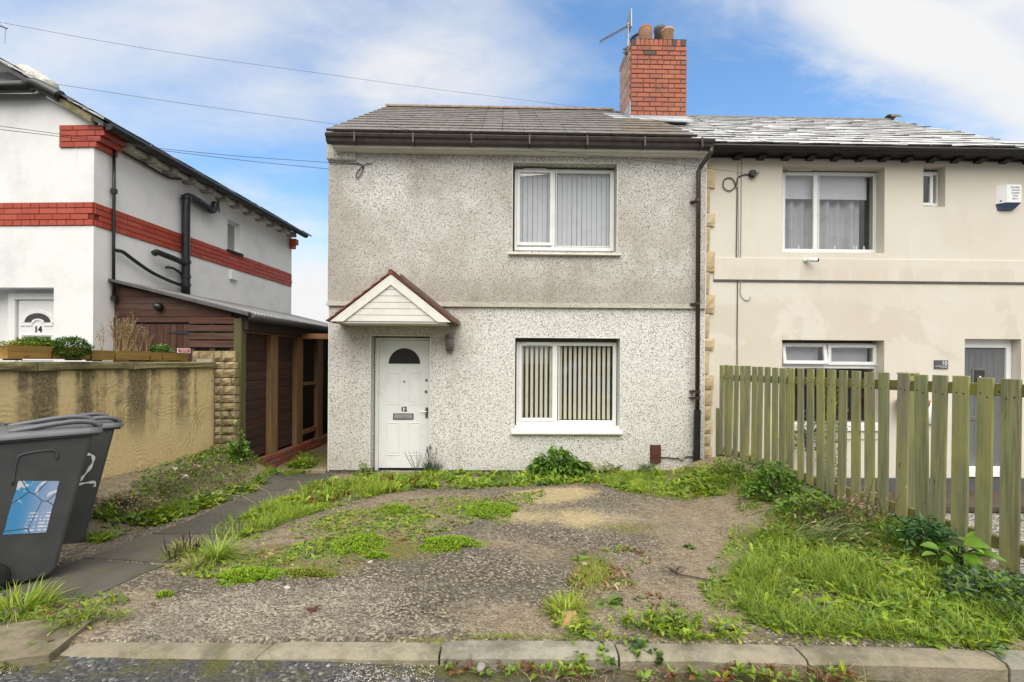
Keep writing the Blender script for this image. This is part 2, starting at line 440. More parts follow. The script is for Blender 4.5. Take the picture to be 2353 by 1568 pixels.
# --- pebbledash: cream grit with dark flints; grime where the photograph shows it on the wall itself
def pebble(name, upper):
    m = Mt(name, rough=.88, spec=.2)
    o = m.obj; X, Y, Z = m.xyz(o)
    cell = m.vor(o, 105, 'Color'); rd = m.red(cell); gd = m.grn(cell)
    cell2 = m.vor(m.map(o, loc=(3.1, 1.7, 5.2)), 82, 'Color'); r2 = m.red(cell2)
    chips = m.ramp(rd, [(0, (.10, .085, .065)), (.05, (.20, .16, .12)), (.09, (.38, .31, .23)), (.14, (.67, .66, .63)), (.6, (.765, .76, .735)), (1, (.82, .82, .80))], 'CONSTANT')
    chips = m.mix(m.ma('MULTIPLY', m.rng(r2, .86, .87), m.rng(m.vor(m.map(o, loc=(3.1, 1.7, 5.2)), 82), .50, .40)), chips, (.10, .08, .062))
    big = m.noise(o, .75, 5, .6, .4); fine = m.noise(o, 3.2, 5, .65)
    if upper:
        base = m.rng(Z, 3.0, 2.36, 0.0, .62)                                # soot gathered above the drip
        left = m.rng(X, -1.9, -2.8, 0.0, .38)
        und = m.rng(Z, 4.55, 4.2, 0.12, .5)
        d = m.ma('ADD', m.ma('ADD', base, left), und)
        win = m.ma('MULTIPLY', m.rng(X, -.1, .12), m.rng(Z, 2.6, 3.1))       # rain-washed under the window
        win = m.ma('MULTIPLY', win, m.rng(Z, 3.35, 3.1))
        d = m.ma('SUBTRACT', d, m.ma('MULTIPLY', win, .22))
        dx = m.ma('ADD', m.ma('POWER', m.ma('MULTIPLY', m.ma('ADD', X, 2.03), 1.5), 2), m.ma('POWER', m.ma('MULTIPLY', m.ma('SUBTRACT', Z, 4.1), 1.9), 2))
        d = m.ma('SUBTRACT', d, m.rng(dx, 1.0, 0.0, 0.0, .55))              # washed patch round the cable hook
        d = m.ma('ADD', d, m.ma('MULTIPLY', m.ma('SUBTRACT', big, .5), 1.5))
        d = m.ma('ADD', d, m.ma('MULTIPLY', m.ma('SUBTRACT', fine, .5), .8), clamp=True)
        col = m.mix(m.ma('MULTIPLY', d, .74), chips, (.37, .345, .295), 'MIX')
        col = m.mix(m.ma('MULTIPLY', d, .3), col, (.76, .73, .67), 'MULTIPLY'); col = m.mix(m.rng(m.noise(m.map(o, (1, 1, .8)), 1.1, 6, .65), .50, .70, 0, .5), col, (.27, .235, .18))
        dark = m.mix(m.rng(rd, .085, .09, .6, 0, False), col, (.09, .075, .06))
        col = dark
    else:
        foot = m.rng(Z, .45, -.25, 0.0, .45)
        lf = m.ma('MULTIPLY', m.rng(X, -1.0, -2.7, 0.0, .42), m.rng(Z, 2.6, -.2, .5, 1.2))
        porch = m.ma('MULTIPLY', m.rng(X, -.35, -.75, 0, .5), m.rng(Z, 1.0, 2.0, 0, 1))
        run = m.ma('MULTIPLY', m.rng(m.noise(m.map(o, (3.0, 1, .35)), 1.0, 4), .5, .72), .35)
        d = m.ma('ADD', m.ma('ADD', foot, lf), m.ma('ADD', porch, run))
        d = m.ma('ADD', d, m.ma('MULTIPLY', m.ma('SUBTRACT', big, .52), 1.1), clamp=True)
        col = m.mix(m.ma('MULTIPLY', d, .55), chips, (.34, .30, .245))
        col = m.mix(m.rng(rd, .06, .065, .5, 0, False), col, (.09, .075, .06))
    m.color(col)
    h = m.ma('ADD', m.vor(o, 105, 'Distance'), m.ma('MULTIPLY', m.noise(o, 140, 2), .4))
    m.bump(h, .4, .01)
    MAT[name] = m.m
pebble('pebble_upper', True); pebble('pebble_lower', False)

# --- smooth cream render with tide marks of damp
m = Mt('cream_render', rough=.8, spec=.25); o = m.obj; X, Y, Z = m.xyz(o)
n1 = m.noise(o, .9, 6, .62, .6); n2 = m.noise(m.map(o, (2.2, 1, .5)), 1.6, 6, .6, .3)
lowz = m.rng(Z, 2.75, 2.3, .0, 1.0); band = m.ma('MULTIPLY', m.rng(Z, 3.05, 2.95), m.rng(Z, 2.62, 2.78))
s1 = m.ma('MULTIPLY', m.rng(n1, .5, .54), m.ma('MULTIPLY', lowz, m.rng(Z, .9, 1.8)))
s2 = m.ma('MULTIPLY', m.rng(n2, .45, .50), band)
soft = m.rng(m.noise(o, .6, 5, .6), .35, .7)
col = m.mix(soft, (.665, .63, .555), (.62, .575, .49))
col = m.mix(m.ma('MULTIPLY', s1, .5), col, (.56, .495, .40))
col = m.mix(m.ma('MULTIPLY', s2, .5), col, (.60, .53, .43))
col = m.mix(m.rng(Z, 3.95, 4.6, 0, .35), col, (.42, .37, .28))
col = m.mix(m.rng(m.noise(m.map(o, (1.5, 1, .25)), 2.5, 5), .55, .8, 0, .25), col, (.50, .43, .34))
m.color(col); m.bump(m.noise(o, 60, 5, .7), .18, .006); MAT['cream_render'] = m.m

# --- white masonry paint
m = Mt('white_masonry', rough=.75, spec=.3); o = m.pos
col = m.ramp(m.noise(o, 1.6, 6, .65), [(.3, (.70, .70, .695)), (.5, (.80, .80, .795)), (.8, (.83, .83, .825))])
col = m.mix(m.rng(m.noise(m.map(o, (4, 4, .6)), 1.5, 6), .6, .8, 0, .22), col, (.45, .45, .43))
m.color(col); m.bump(m.noise(o, 38, 6, .7), .35, .012); MAT['white_masonry'] = m.m

def brickm(name, cols, rough=.8, soot=0.0, spec=.25):
    m = Mt(name, rough=rough, spec=spec); o = m.pos
    c = m.ramp(m.rnd, [(i / max(1, len(cols) - 1), k) for i, k in enumerate(cols)])
    n = m.noise(o, 30, 5, .7)
    c = m.mix(m.rng(n, .35, .75, 0, .35), c, tuple(k * .55 for k in cols[0]))
    if soot:
        c = m.mix(m.rng(m.noise(o, 3.2, 5, .65), .5, .72, 0, soot), c, (.10, .085, .07))
    m.color(c); m.bump(m.noise(o, 90, 5, .7), .5, .004); MAT[name] = m.m
brickm('chimney_brick', [(.42, .145, .095), (.38, .125, .08), (.46, .165, .10), (.31, .125, .095), (.48, .18, .115), (.36, .13, .09)], soot=.4)
brickm('pale_brick', [(.50, .33, .27), (.56, .42, .36), (.44, .26, .20), (.60, .50, .44)])
brickm('soot_brick', [(.13, .09, .075), (.10, .08, .07)])
brickm('painted_brick', [(.40, .068, .040), (.44, .078, .046), (.37, .058, .036), (.47, .095, .058)], .55, 0, .4)
brickm('base_brick', [(.28, .075, .045), (.33, .10, .06), (.22, .07, .05), (.20, .13, .10)], soot=.5)

def stonem(name, cols, moss=0.0, dark=0.0, scale=7):
    m = Mt(name, rough=.9, spec=.2); o = m.pos
    c = m.ramp(m.rnd, [(i / max(1, len(cols) - 1), k) for i, k in enumerate(cols)])
    c = m.mix(m.rng(m.noise(o, scale, 6, .7), .4, .75, 0, .5), c, tuple(k * .6 for k in cols[0]))
    if dark: c = m.mix(m.rng(m.noise(o, 4.3, 6, .7), .45, .65, 0, dark), c, (.06, .052, .035))
    if moss: c = m.mix(m.rng(m.noise(o, 9, 6, .7), .48, .66, 0, moss), c, (.10, .115, .03))
    m.color(c); m.bump(m.noise(o, 48, 6, .75), .8, .012); MAT[name] = m.m
stonem('quoin_stone', [(.56, .43, .255), (.60, .48, .30), (.50, .375, .21), (.63, .52, .35)], .0, .2)
stonem('pier_stone', [(.36, .275, .15), (.42, .33, .19), (.30, .225, .125), (.44, .36, .22)], .35, .55)
stonem('coping_stone', [(.22, .19, .10), (.26, .22, .12)], .6, .55, 5)
stonem('kerb_stone', [(.30, .28, .23), (.36, .335, .265), (.34, .30, .22), (.30, .26, .185)], .35, .5, 14)
stonem('step_stone', [(.30, .25, .16)], .4, .2)
stonem('slab', [(.10, .092, .08), (.12, .108, .09), (.085, .08, .07)], .45, .25, 6)
stonem('yellow_block', [(.46, .32, .13)], .15, .15)
stonem('flag_stone', [(.25, .21, .145)], .55, .6, 4)
stonem('pebble_stone', [(.40, .38, .35), (.30, .285, .26), (.52, .49, .44), (.44, .37, .26), (.20, .19, .18)])

# --- yellow roughcast wall: combed swirls and black weather streaks below the coping
m = Mt('yellow_render', rough=.88, spec=.2); o = m.obj; X, Y, Z = m.xyz(o)
st = m.noise(m.map(o, (1.55, 1, .10)), 1.55, 5, .62, .25)
lev = m.rng(Z, .42, .98, 0, 1)
lev2 = m.ma('ADD', lev, m.rng(Z, 1.18, 1.4, 0, .45))
sk = m.ma('MULTIPLY', m.rng(m.ma('ADD', st, m.ma('MULTIPLY', m.ma('SUBTRACT', m.noise(o, 9, 5, .7), .5), .25)), .44, .60), lev2, clamp=True)
base = m.mix(m.rng(m.noise(o, 1.8, 5, .6), .3, .7), (.56, .43, .215), (.63, .50, .28))
base = m.mix(m.rng(m.noise(o, 26, 5, .7), .52, .7, 0, .4), base, (.27, .185, .075))
col = m.mix(m.ma('MULTIPLY', sk, .9), base, m.mix(m.rng(m.noise(o, 40, 4, .7), .4, .62), (.075, .066, .045), (.20, .16, .085)))
vec = m.nd('ShaderNodeVectorMath', {0: m.vor(o, 5.5, 'Position'), 1: m.map(o, (5.5, 5.5, 5.5))}, operation='DISTANCE').outputs['Value']
sw = m.nd('ShaderNodeMath', {0: m.ma('ADD', m.ma('MULTIPLY', m.vor(m.map(o, (1, .2, 1)), 3.6, 'Distance'), 46.0), m.ma('MULTIPLY', m.noise(o, 5, 4), 9.0))}, operation='SINE').outputs[0]
msk = m.rng(m.noise(o, 2.7, 4, .6), .42, .62)
col = m.mix(m.ma('MULTIPLY', m.rng(sw, .72, .98), m.ma('MULTIPLY', msk, .3)), col, (.16, .115, .05))
m.color(col); m.bump(m.ma('ADD', m.ma('MULTIPLY', m.ma('MULTIPLY', sw, msk), .22), m.noise(o, 30, 6, .7)), .55, .012); MAT['yellow_render'] = m.m

# --- timber: grain runs along local z (upright) or local x (lying)
def wood(name, cols, axis='z', grey=0.0, moss=None, rough=.75, knots=True, usepos=False):
    m = Mt(name, rough=rough, spec=.25)
    o = m.pos if usepos else m.obj
    off = m.nd('ShaderNodeVectorMath', {0: o, 1: m.nd('ShaderNodeCombineXYZ', {0: m.ma('MULTIPLY', m.rnd, 17.0), 1: m.ma('MULTIPLY', m.rnd, 9.0), 2: m.ma('MULTIPLY', m.rnd, 23.0)}).outputs[0]}, operation='ADD').outputs[0]
    sc = (26, 26, 1.6) if axis == 'z' else (1.6, 26, 26) if axis == 'x' else (26, 1.6, 26)
    g = m.noise(m.map(off, sc), 1.0, 6, .65, .8)
    c = m.ramp(m.rnd, [(i / max(1, len(cols) - 1), k) for i, k in enumerate(cols)])
    c = m.mix(m.rng(g, .38, .68, 0, .7), c, tuple(k * .45 for k in cols[0]))
    if grey: c = m.mix(m.rng(m.noise(m.map(off, tuple(k * .22 for k in sc)), 1.0, 5), .45, .7, 0, grey), c, (.20, .19, .17))
    if moss: c = m.mix(m.rng(m.noise(m.map(off, tuple(max(1.2, k * .13) for k in sc)), 1.0, 5, .6), .40, .68, 0, .85), c, moss)
    if knots: c = m.mix(m.rng(m.vor(m.map(off, (9, 9, 2.2) if axis == 'z' else (2.2, 9, 9)), 1.0), .10, .05, 0, .8), c, tuple(k * .22 for k in cols[0]))
    m.color(c); m.bump(g, .35, .004); MAT[name] = m.m; return m
fm = wood('fence_wood', [(.27, .285, .145), (.31, .305, .155), (.235, .265, .14), (.325, .315, .165), (.265, .285, .19)], 'z', .6, (.36, .345, .12))
wood('fence_rail', [(.17, .165, .06), (.20, .18, .065)], 'x', 0, (.25, .24, .05))
wood('brown_plank', [(.095, .044, .030), (.115, .052, .034), (.080, .042, .031), (.105, .058, .042)], 'x', .22)
wood('brown_board', [(.085, .036, .024), (.10, .043, .028), (.075, .034, .024)], 'z', .10)
wood('dark_plank', [(.060, .030, .022), (.075, .036, .026), (.05, .028, .022)], 'y', .06)
wood('post_wood', [(.20, .105, .045), (.25, .135, .055), (.22, .12, .05)], 'z', .25)
wood('post_green', [(.105, .085, .04), (.12, .095, .04)], 'z', .15, (.09, .10, .035))
wood('beam_wood', [(.26, .125, .05), (.22, .11, .05)], 'x', .2)
wood('planter_wood', [(.50, .27, .075), (.55, .31, .09), (.46, .26, .08), (.42, .27, .09)], 'x', .1, (.26, .19, .05))

# --- roof coverings
m = Mt('roof_tile', rough=.6, spec=.45); o = m.pos
c = m.ramp(m.rnd, [(0, (.050, .039, .031)), (.5, (.068, .052, .041)), (1, (.058, .048, .039))])
c = m.mix(m.rng(m.noise(o, 2.6, 6, .7), .5, .68, 0, .55), c, (.075, .082, .03))
c = m.mix(m.rng(m.noise(o, 22, 5, .7), .56, .74, 0, .6), c, (.20, .18, .14))
nz_ = m.xyz(m.nrm)[2]; c = m.mix(m.rng(nz_, .05, .3), c, m.ramp(m.noise(o, 9, 5, .7), [(.32, (.075, .07, .04)), (.46, (.14, .12, .095)), (.7, (.26, .23, .19))]))  # upward faces coloured paler: sky sheen on wet tiles put into the colour
m.color(c); m.rough(m.rng(m.noise(o, 7, 4), .3, .7, .25, .6)); m.bump(m.noise(o, 60, 5), .3, .004); MAT['roof_tile'] = m.m
m = Mt('slate', rough=.3, spec=.3); o = m.pos
c = m.ramp(m.rnd, [(0, (.46, .46, .45)), (.3, (.54, .54, .53)), (.6, (.60, .595, .58)), (.85, (.50, .495, .48)), (1, (.63, .62, .605))])
c = m.mix(m.rng(m.noise(o, 14, 6, .7), .45, .7, 0, .6), c, (.17, .165, .155))
c = m.mix(m.rng(m.xyz(m.nrm)[2], .3, .1), c, (.06, .058, .055))  # pale slope faces carry the sky reflection in their colour; butt edges dark
m.color(c); m.rough(m.rng(m.noise(o, 5, 4), .3, .7, .35, .6)); m.bump(m.noise(o, 30, 5), .25, .005); MAT['slate'] = m.m
m = Mt('ridge_tile', rough=.7, spec=.3); o = m.pos
c = m.ramp(m.noise(o, 9, 5, .7), [(.3, (.15, .105, .075)), (.55, (.25, .185, .135)), (.75, (.33, .28, .22))]); m.color(c); m.bump(m.noise(o, 60, 4), .4, .005); MAT['ridge_tile'] = m.m
m = Mt('ridge_grey', rough=.7, spec=.3); o = m.pos
c = m.ramp(m.noise(o, 9, 5, .7), [(.3, (.12, .115, .105)), (.55, (.20, .19, .175)), (.75, (.28, .27, .25))]); m.color(c); MAT['ridge_grey'] = m.m
m = Mt('hip_tile', rough=.7, spec=.3); o = m.pos
c = m.ramp(m.noise(o, 12, 5, .7), [(.3, (.26, .25, .20)), (.55, (.52, .51, .47)), (.75, (.62, .61, .58))]); m.color(c); MAT['hip_tile'] = m.m
m = Mt('porch_tile', rough=.7, spec=.3); o = m.pos
c = m.ramp(m.noise(o, 14, 5, .7), [(.3, (.13, .045, .026)), (.55, (.185, .062, .034)), (.75, (.22, .085, .05))]); m.color(c); m.bump(m.noise(o, 80, 4), .4, .004); MAT['porch_tile'] = m.m
m = Mt('flashing_grey', rough=.55, spec=.4); o = m.pos
c = m.ramp(m.noise(o, 8, 5), [(.3, (.10, .075, .06)), (.7, (.145, .11, .09))]); m.color(c); MAT['flashing_grey'] = m.m
m = Mt('corrugated', rough=.42, spec=.5); o = m.pos
c = m.ramp(m.noise(o, 5, 5, .6), [(.3, (.13, .13, .13)), (.6, (.22, .22, .22)), (.8, (.30, .30, .29))]); m.color(c); MAT['corrugated'] = m.m

# --- wheelie-bin plastic, sticker, brushed paint
m = Mt('bin_grey', rough=.42, spec=.45); o = m.pos
c = m.ramp(m.noise(o, 3.0, 6, .65), [(.3, (.046, .048, .05)), (.6, (.064, .066, .069)), (.85, (.10, .10, .10))])
m.color(c); m.bump(m.noise(o, 220, 2), .12, .002); m.rough(m.rng(m.noise(o, 9, 5), .3, .7, .34, .55)); MAT['bin_grey'] = m.m
m = Mt('bin_lid', rough=.38, spec=.5); o = m.pos
c = m.ramp(m.noise(o, 5.0, 6, .65), [(.3, (.085, .088, .095)), (.7, (.135, .14, .15))]); m.color(c); m.bump(m.noise(o, 200, 2), .12, .002); MAT['bin_lid'] = m.m
m = Mt('sticker', rough=.5, spec=.4); o = m.obj; X, Y, Z = m.xyz(o)
c = m.mix(m.rng(X, -.07, .09), (.055, .25, .50), (.28, .36, .55))
ppl = m.rng(m.ma('ADD', m.noise(m.map(o, (14, 1, 9)), 1.0, 4, .6, 1.2), m.rng(Z, -.04, .10, -.16, .06)), .545, .60)
c = m.mix(m.ma('MULTIPLY', ppl, .85), c, (.66, .67, .70))
ln = m.ma('MULTIPLY', m.rng(m.nd('ShaderNodeMath', {0: m.ma('MULTIPLY', Z, 290.0)}, operation='SINE').outputs[0], .1, .5), m.rng(m.noise(m.map(o, (60, 1, 12)), 1.0, 3), .46, .54))
ln = m.ma('MULTIPLY', ln, m.ma('MULTIPLY', m.rng(Z, -.02, -.045), m.rng(X, -.015, .01)))
c = m.mix(ln, c, (.72, .73, .76))
cr = m.vor(m.map(o, (7, 1, 5)), 1.0, 'Distance', 'DISTANCE_TO_EDGE')
c = m.mix(m.rng(cr, .022, .008, 0, .9), c, (.05, .055, .06)); m.color(c); MAT['sticker'] = m.m
m = Mt('brush_white', (.62, .64, .66), .6, .3); MAT['brush_white'] = m.m

# --- leaves and stems: colour per leaf is the plant's own
def leafm(name, trans=.28, rough=.45):
    m = Mt(name, rough=rough, spec=.35)
    at = m.nd('ShaderNodeAttribute', attribute_name='Col').outputs['Color']
    m.color(at)
    tl = m.nd('ShaderNodeBsdfTranslucent', {'Color': at})
    mx = m.nd('ShaderNodeMixShader', {0: trans, 1: m.b.outputs[0], 2: tl.outputs[0]})
    out = [n for n in m.t.nodes if n.type == 'OUTPUT_MATERIAL'][0]
    m.t.links.new(mx.outputs[0], out.inputs[0]); MAT[name] = m.m
leafm('leaf')

# --- ground: broken tarmac, soil, sand, moss; zone colours say what lies where
m = Mt('ground', rough=.85, spec=.25); o = m.pos
z = m.nd('ShaderNodeAttribute', attribute_name='zone')
zr, zg, zb = m.nd('ShaderNodeSeparateColor', {0: z.outputs['Color']}).outputs[:3]; za = z.outputs['Alpha']
nz = m.noise(o, 6.5, 6, .68); nf = m.noise(o, 26, 5, .7)
def edge(v, k=1.15):
    a = m.ma('ADD', v, m.ma('MULTIPLY', m.ma('SUBTRACT', nz, .5), k)); a = m.ma('ADD', a, m.ma('MULTIPLY', m.ma('SUBTRACT', nf, .5), k * .7))
    return m.rng(a, .18, .82)
c1 = m.vor(o, 75, 'Color'); r1 = m.red(c1); c2 = m.vor(o, 150, 'Color'); r2 = m.red(c2); d1 = m.vor(o, 75)
tar = m.ramp(r1, [(0, (.045, .043, .04)), (.25, (.09, .085, .078)), (.48, (.15, .142, .128)), (.70, (.27, .25, .22)), (.88, (.50, .465, .40)), (1, (.56, .52, .44))], 'CONSTANT')
tar = m.mix(m.rng(r2, .55, .9, 0, .6), tar, (.15, .13, .105)); tar = m.mix(1.0, tar, (1.06, .98, .87), 'MULTIPLY')
tar = m.mix(m.rng(m.noise(o, 1.7, 5, .6), .38, .66, 0, .5), tar, (.13, .115, .096))
pale = m.ramp(r1, [(0, (.10, .095, .085)), (.2, (.19, .18, .16)), (.45, (.31, .29, .26)), (.72, (.44, .415, .37)), (1, (.56, .53, .48))], 'CONSTANT')
pale = m.mix(m.rng(r2, .4, .95, 0, .6), pale, (.24, .215, .175)); pale = m.mix(1.0, pale, (1.06, .99, .89), 'MULTIPLY'); pale = m.mix(m.rng(m.noise(o, 4.5, 5, .65), .42, .62, 0, .6), pale, (.17, .15, .12))
soil = m.ramp(m.noise(o, 13, 6, .7), [(.3, (.15, .11, .072)), (.5, (.26, .205, .145)), (.72, (.37, .305, .22))])
soil = m.mix(m.rng(r1, .80, .84, 0, .7), soil, (.42, .37, .28)); soil = m.mix(m.rng(r2, .0, .35, .55, 0), soil, (.09, .07, .05)); soil = m.mix(m.rng(r2, .86, .9, 0, .5), soil, (.40, .35, .27))
sand = m.ramp(m.noise(o, 16, 6, .7), [(.3, (.34, .265, .15)), (.5, (.50, .405, .24)), (.7, (.58, .49, .32))])
sand = m.mix(m.rng(r1, .3, .32, .35, 0), sand, (.2, .165, .11))
moss = m.ramp(m.noise(o, 17, 6, .75), [(.3, (.09, .08, .03)), (.5, (.17, .16, .04)), (.72, (.24, .24, .045))])
col = m.mix(edge(za), tar, pale); col = m.mix(edge(zb), col, sand); col = m.mix(edge(zr), col, soil); col = m.mix(m.ma('MULTIPLY', edge(zg), .9), col, moss)
col = m.mix(1.0, col, (.89, .875, .825), 'MULTIPLY'); m.color(col); m.rough(m.rng(m.noise(o, 3.1, 4), .35, .7, .55, .9))
m.bump(m.ma('ADD', m.ma('MULTIPLY', d1, -1.2), m.ma('MULTIPLY', nf, 1.3)), .75, .012); MAT['ground'] = m.m

m = Mt('road', rough=.8, spec=.3); o = m.pos; Xr, Yr, Zr = m.xyz(o)
c1 = m.vor(o, 70, 'Color'); r1 = m.red(c1); r2 = m.red(m.vor(o, 140, 'Color'))
tar = m.ramp(r1, [(0, (.034, .034, .036)), (.35, (.06, .06, .062)), (.6, (.09, .088, .088)), (.8, (.16, .155, .15)), (.93, (.33, .32, .30))], 'CONSTANT')
tar = m.mix(m.rng(r2, .5, .95, 0, .6), tar, (.115, .112, .11))
tar = m.mix(m.rng(m.noise(o, 2.4, 5), .45, .6, 0, .7), tar, (.05, .05, .053))
dirt = m.ramp(m.noise(o, 14, 6, .7), [(.3, (.05, .042, .032)), (.55, (.105, .085, .062)), (.75, (.17, .14, .10))])
dm = m.ma('MULTIPLY', m.rng(m.ma('ADD', Xr, m.noise(o, 2.0, 5)), .0, 1.0), m.rng(Yr, 1.3, 1.9))
col = m.mix(dm, tar, dirt)
mo = m.ma('MULTIPLY', m.rng(Yr, 1.98, 2.13), m.rng(m.noise(o, 4.5, 6, .7), .42, .6))
col = m.mix(mo, col, (.085, .085, .025)); m.color(col)
m.bump(m.ma('ADD', m.ma('MULTIPLY', m.vor(o, 70), -1), m.noise(o, 60, 4)), .7, .01); MAT['road'] = m.m

m = Mt('yard_gravel', rough=.9, spec=.2); o = m.pos
r1 = m.red(m.vor(o, 34, 'Color'))
m.color(m.ramp(r1, [(0, (.12, .11, .10)), (.3, (.27, .25, .225)), (.6, (.38, .355, .32)), (.85, (.50, .47, .43))], 'CONSTANT')); m.bump(m.ma('MULTIPLY', m.vor(o, 34), -1), 1, .03); MAT['yard_gravel'] = m.m
m = Mt('far_ground', rough=.9, spec=.2); o = m.pos
m.color(m.ramp(m.noise(o, .4, 5), [(.35, (.05, .05, .05)), (.6, (.07, .085, .04))])); MAT['far_ground'] = m.m
# ------------------------------------------------------------------ the lie of the land
def sst(a, b, v):
    t = np.clip((np.asarray(v, float) - a) / (b - a), 0, 1); return t * t * (3 - 2 * t)
def lump(x, y):
    return (np.sin(x * 3.1 + 1.3 * np.sin(y * 2.3)) * np.sin(y * 2.7 + 1.1 * np.sin(x * 1.9)) * .014 + np.sin(x * 9.3 + y * 4.1) * np.sin(y * 8.1 - x * 3.3) * .005)
def fence_x(y): return 3.709 - 0.077 * y
def G(x, y):
    x = np.asarray(x, float); y = np.asarray(y, float)
    t = np.clip((y - 2.3) / 4.7, 0, 1)
    z = .09 - .32 * t
    xl = -3.42 + .13 * (y - 3.0)
    a = sst(0, .75, xl - x) * sst(6.75, 6.1, y)
    z = z * (1 - a) + .25 * a
    b = sst(1.95, 3.0, x) * sst(7.3, 6.6, y)
    z = z * (1 - b) + (.07 + .05 * sst(3.0, 4.5, y)) * b
    p = sst(6.98, 7.06, y) * sst(-2.7, -2.8, x)
    z = z + p * (.075 + .03 * np.clip(y - 7, 0, 2))
    q = sst(2.6, 2.05, y) * sst(-2.2, -2.6, x)
    z = z * (1 - q) + .075 * q
    return z + lump(x, y) * sst(2.3, 2.6, y) - .035 * sst(2.285, 2.235, y) * sst(-2.3, -2.2, x)
def gp(px, py):
    r = ray(px, py); t = 2.0
    for _ in range(60):
        zt = float(G(r.x * t, t)) - CAM_Z
        t2 = zt / r.z if r.z < 0 else 50
        t = t * .5 + min(max(t2, .5), 40) * .5
    return (r.x * t, t, float(G(r.x * t, t)))
def gz(x, y): return float(G(x, y))

def grid_mesh(name, xs, ys, zf, keep, mat):
    X, Y = np.meshgrid(xs, ys); Zv = zf(X, Y)
    V = np.stack([X, Y, Zv], -1).reshape(-1, 3); nx = len(xs)
    i, j = np.meshgrid(np.arange(nx - 1), np.arange(len(ys) - 1))
    a = (j * nx + i).ravel(); Fq = np.stack([a, a + 1, a + nx + 1, a + nx], 1)
    cx = V[Fq].mean(1); Fq = Fq[keep(cx[:, 0], cx[:, 1])]
    me = bpy.data.meshes.new(name); me.from_pydata(V.tolist(), [], Fq.tolist()); me.materials.append(mat)
    me.polygons.foreach_set('use_smooth', [True] * len(me.polygons)); return me, V

me, V = grid_mesh('ground', np.arange(-4.9, 3.62, .05), np.arange(1.5, 9.6, .05), G,
                  lambda x, y: (x < fence_x(y) + .0) & ((y > 2.24) | (x < -2.3)) & ((y < 7.1) | (x < -2.7)) , MAT['ground'])
zone = np.zeros((len(V), 4))
def blob(ch, px, py, rx, ry, w=1.0):
    cx, cy, cz = gp(px, py); rx *= cy / F; ry *= cy * cy / (F * (CAM_Z - cz))
    zone[:, ch] += w * np.exp(-(((V[:, 0] - cx) / rx) ** 2 + ((V[:, 1] - cy) / ry) ** 2))
SOIL, MOSS, SAND, PALE = 0, 1, 2, 3
for b in ((SOIL, 1600, 1180, 190, 60, .8), (SOIL, 1640, 1270, 120, 80, .7), (SOIL, 1600, 1400, 140, 60, .9), (SOIL, 1680, 1340, 80, 90, .9), (SOIL, 1130, 1410, 130, 50, .7), (SOIL, 1240, 1270, 70, 45, .6),
          (SOIL, 1300, 1440, 170, 35, .9), (SOIL, 800, 1215, 200, 50, .85), (SOIL, 640, 1260, 140, 45, .85), (SOIL, 1130, 1245, 60, 25, .7), (SOIL, 930, 1185, 90, 30, .6), (SOIL, 700, 1300, 120, 30, .7),
          (SOIL, 1430, 1300, 110, 60, .6), (SOIL, 1480, 1380, 150, 50, .75), (SOIL, 1000, 1150, 220, 35, .8), (SOIL, 480, 1290, 100, 40, .8), (SOIL, 240, 1400, 110, 50, 1), (SOIL, 60, 1420, 140, 70, 1), (SOIL, 60, 1500, 160, 80, 1),
          (SAND, 1250, 1142, 95, 22, 1.05), (SAND, 1330, 1190, 60, 28, .75), (SAND, 1470, 1195, 160, 26, .5), (SAND, 1190, 1185, 70, 22, .8), (SAND, 1560, 1225, 110, 18, .42), (SAND, 1010, 1180, 110, 26, .42), (SAND, 1110, 1440, 90, 22, .5), (SAND, 1300, 1130, 80, 14, .8),
          (PALE, 520, 1390, 130, 55, .95), (PALE, 700, 1400, 160, 45, .85), (PALE, 330, 1430, 120, 40, .95), (PALE, 840, 1350, 130, 45, .55), (PALE, 600, 1450, 250, 22, .8), (PALE, 960, 1440, 180, 25, .6), (PALE, 1420, 1190, 180, 30, .6), (PALE, 1340, 1320, 70, 35, .55), (PALE, 1000, 1180, 100, 25, .5),
          (MOSS, 600, 1275, 110, 35, .65), (MOSS, 820, 1250, 110, 50, .65), (MOSS, 1370, 1310, 70, 55, .8), (MOSS, 1320, 1390, 75, 22, .85), (MOSS, 1080, 1165, 150, 30, .55), (MOSS, 1440, 1215, 130, 26, .55), (MOSS, 700, 1310, 100, 25, .7), (MOSS, 1700, 1468, 350, 9, .8), (MOSS, 1000, 1468, 160, 7, .7), (MOSS, 720, 1055, 60, 30, 1.1), (MOSS, 60, 1440, 110, 25, .7), (MOSS, 930, 1265, 90, 30, .65), (MOSS, 480, 1215, 60, 20, .6)):
    blob(*b)
zone[:, SOIL] += sst(6.0, 6.5, V[:, 1]) * sst(-2.9, -2.6, V[:, 0]) * 1.2
zone[:, SOIL] += sst(1.9, 2.4, V[:, 0] - .3 * np.abs(V[:, 1] - 4.2) / 2) * 1.1
zone[:, SOIL] += sst(.1, -.35, V[:, 0] + 3.42 - .13 * (V[:, 1] - 3)) * 1.1 + sst(7.0, 7.1, V[:, 1])
zone = np.clip(zone, 0, 1)
ca = me.color_attributes.new('zone', 'FLOAT_COLOR', 'POINT'); ca.data.foreach_set('color', zone.astype(np.float32).ravel())
ground = tag(piece('ground', me), kind='structure')

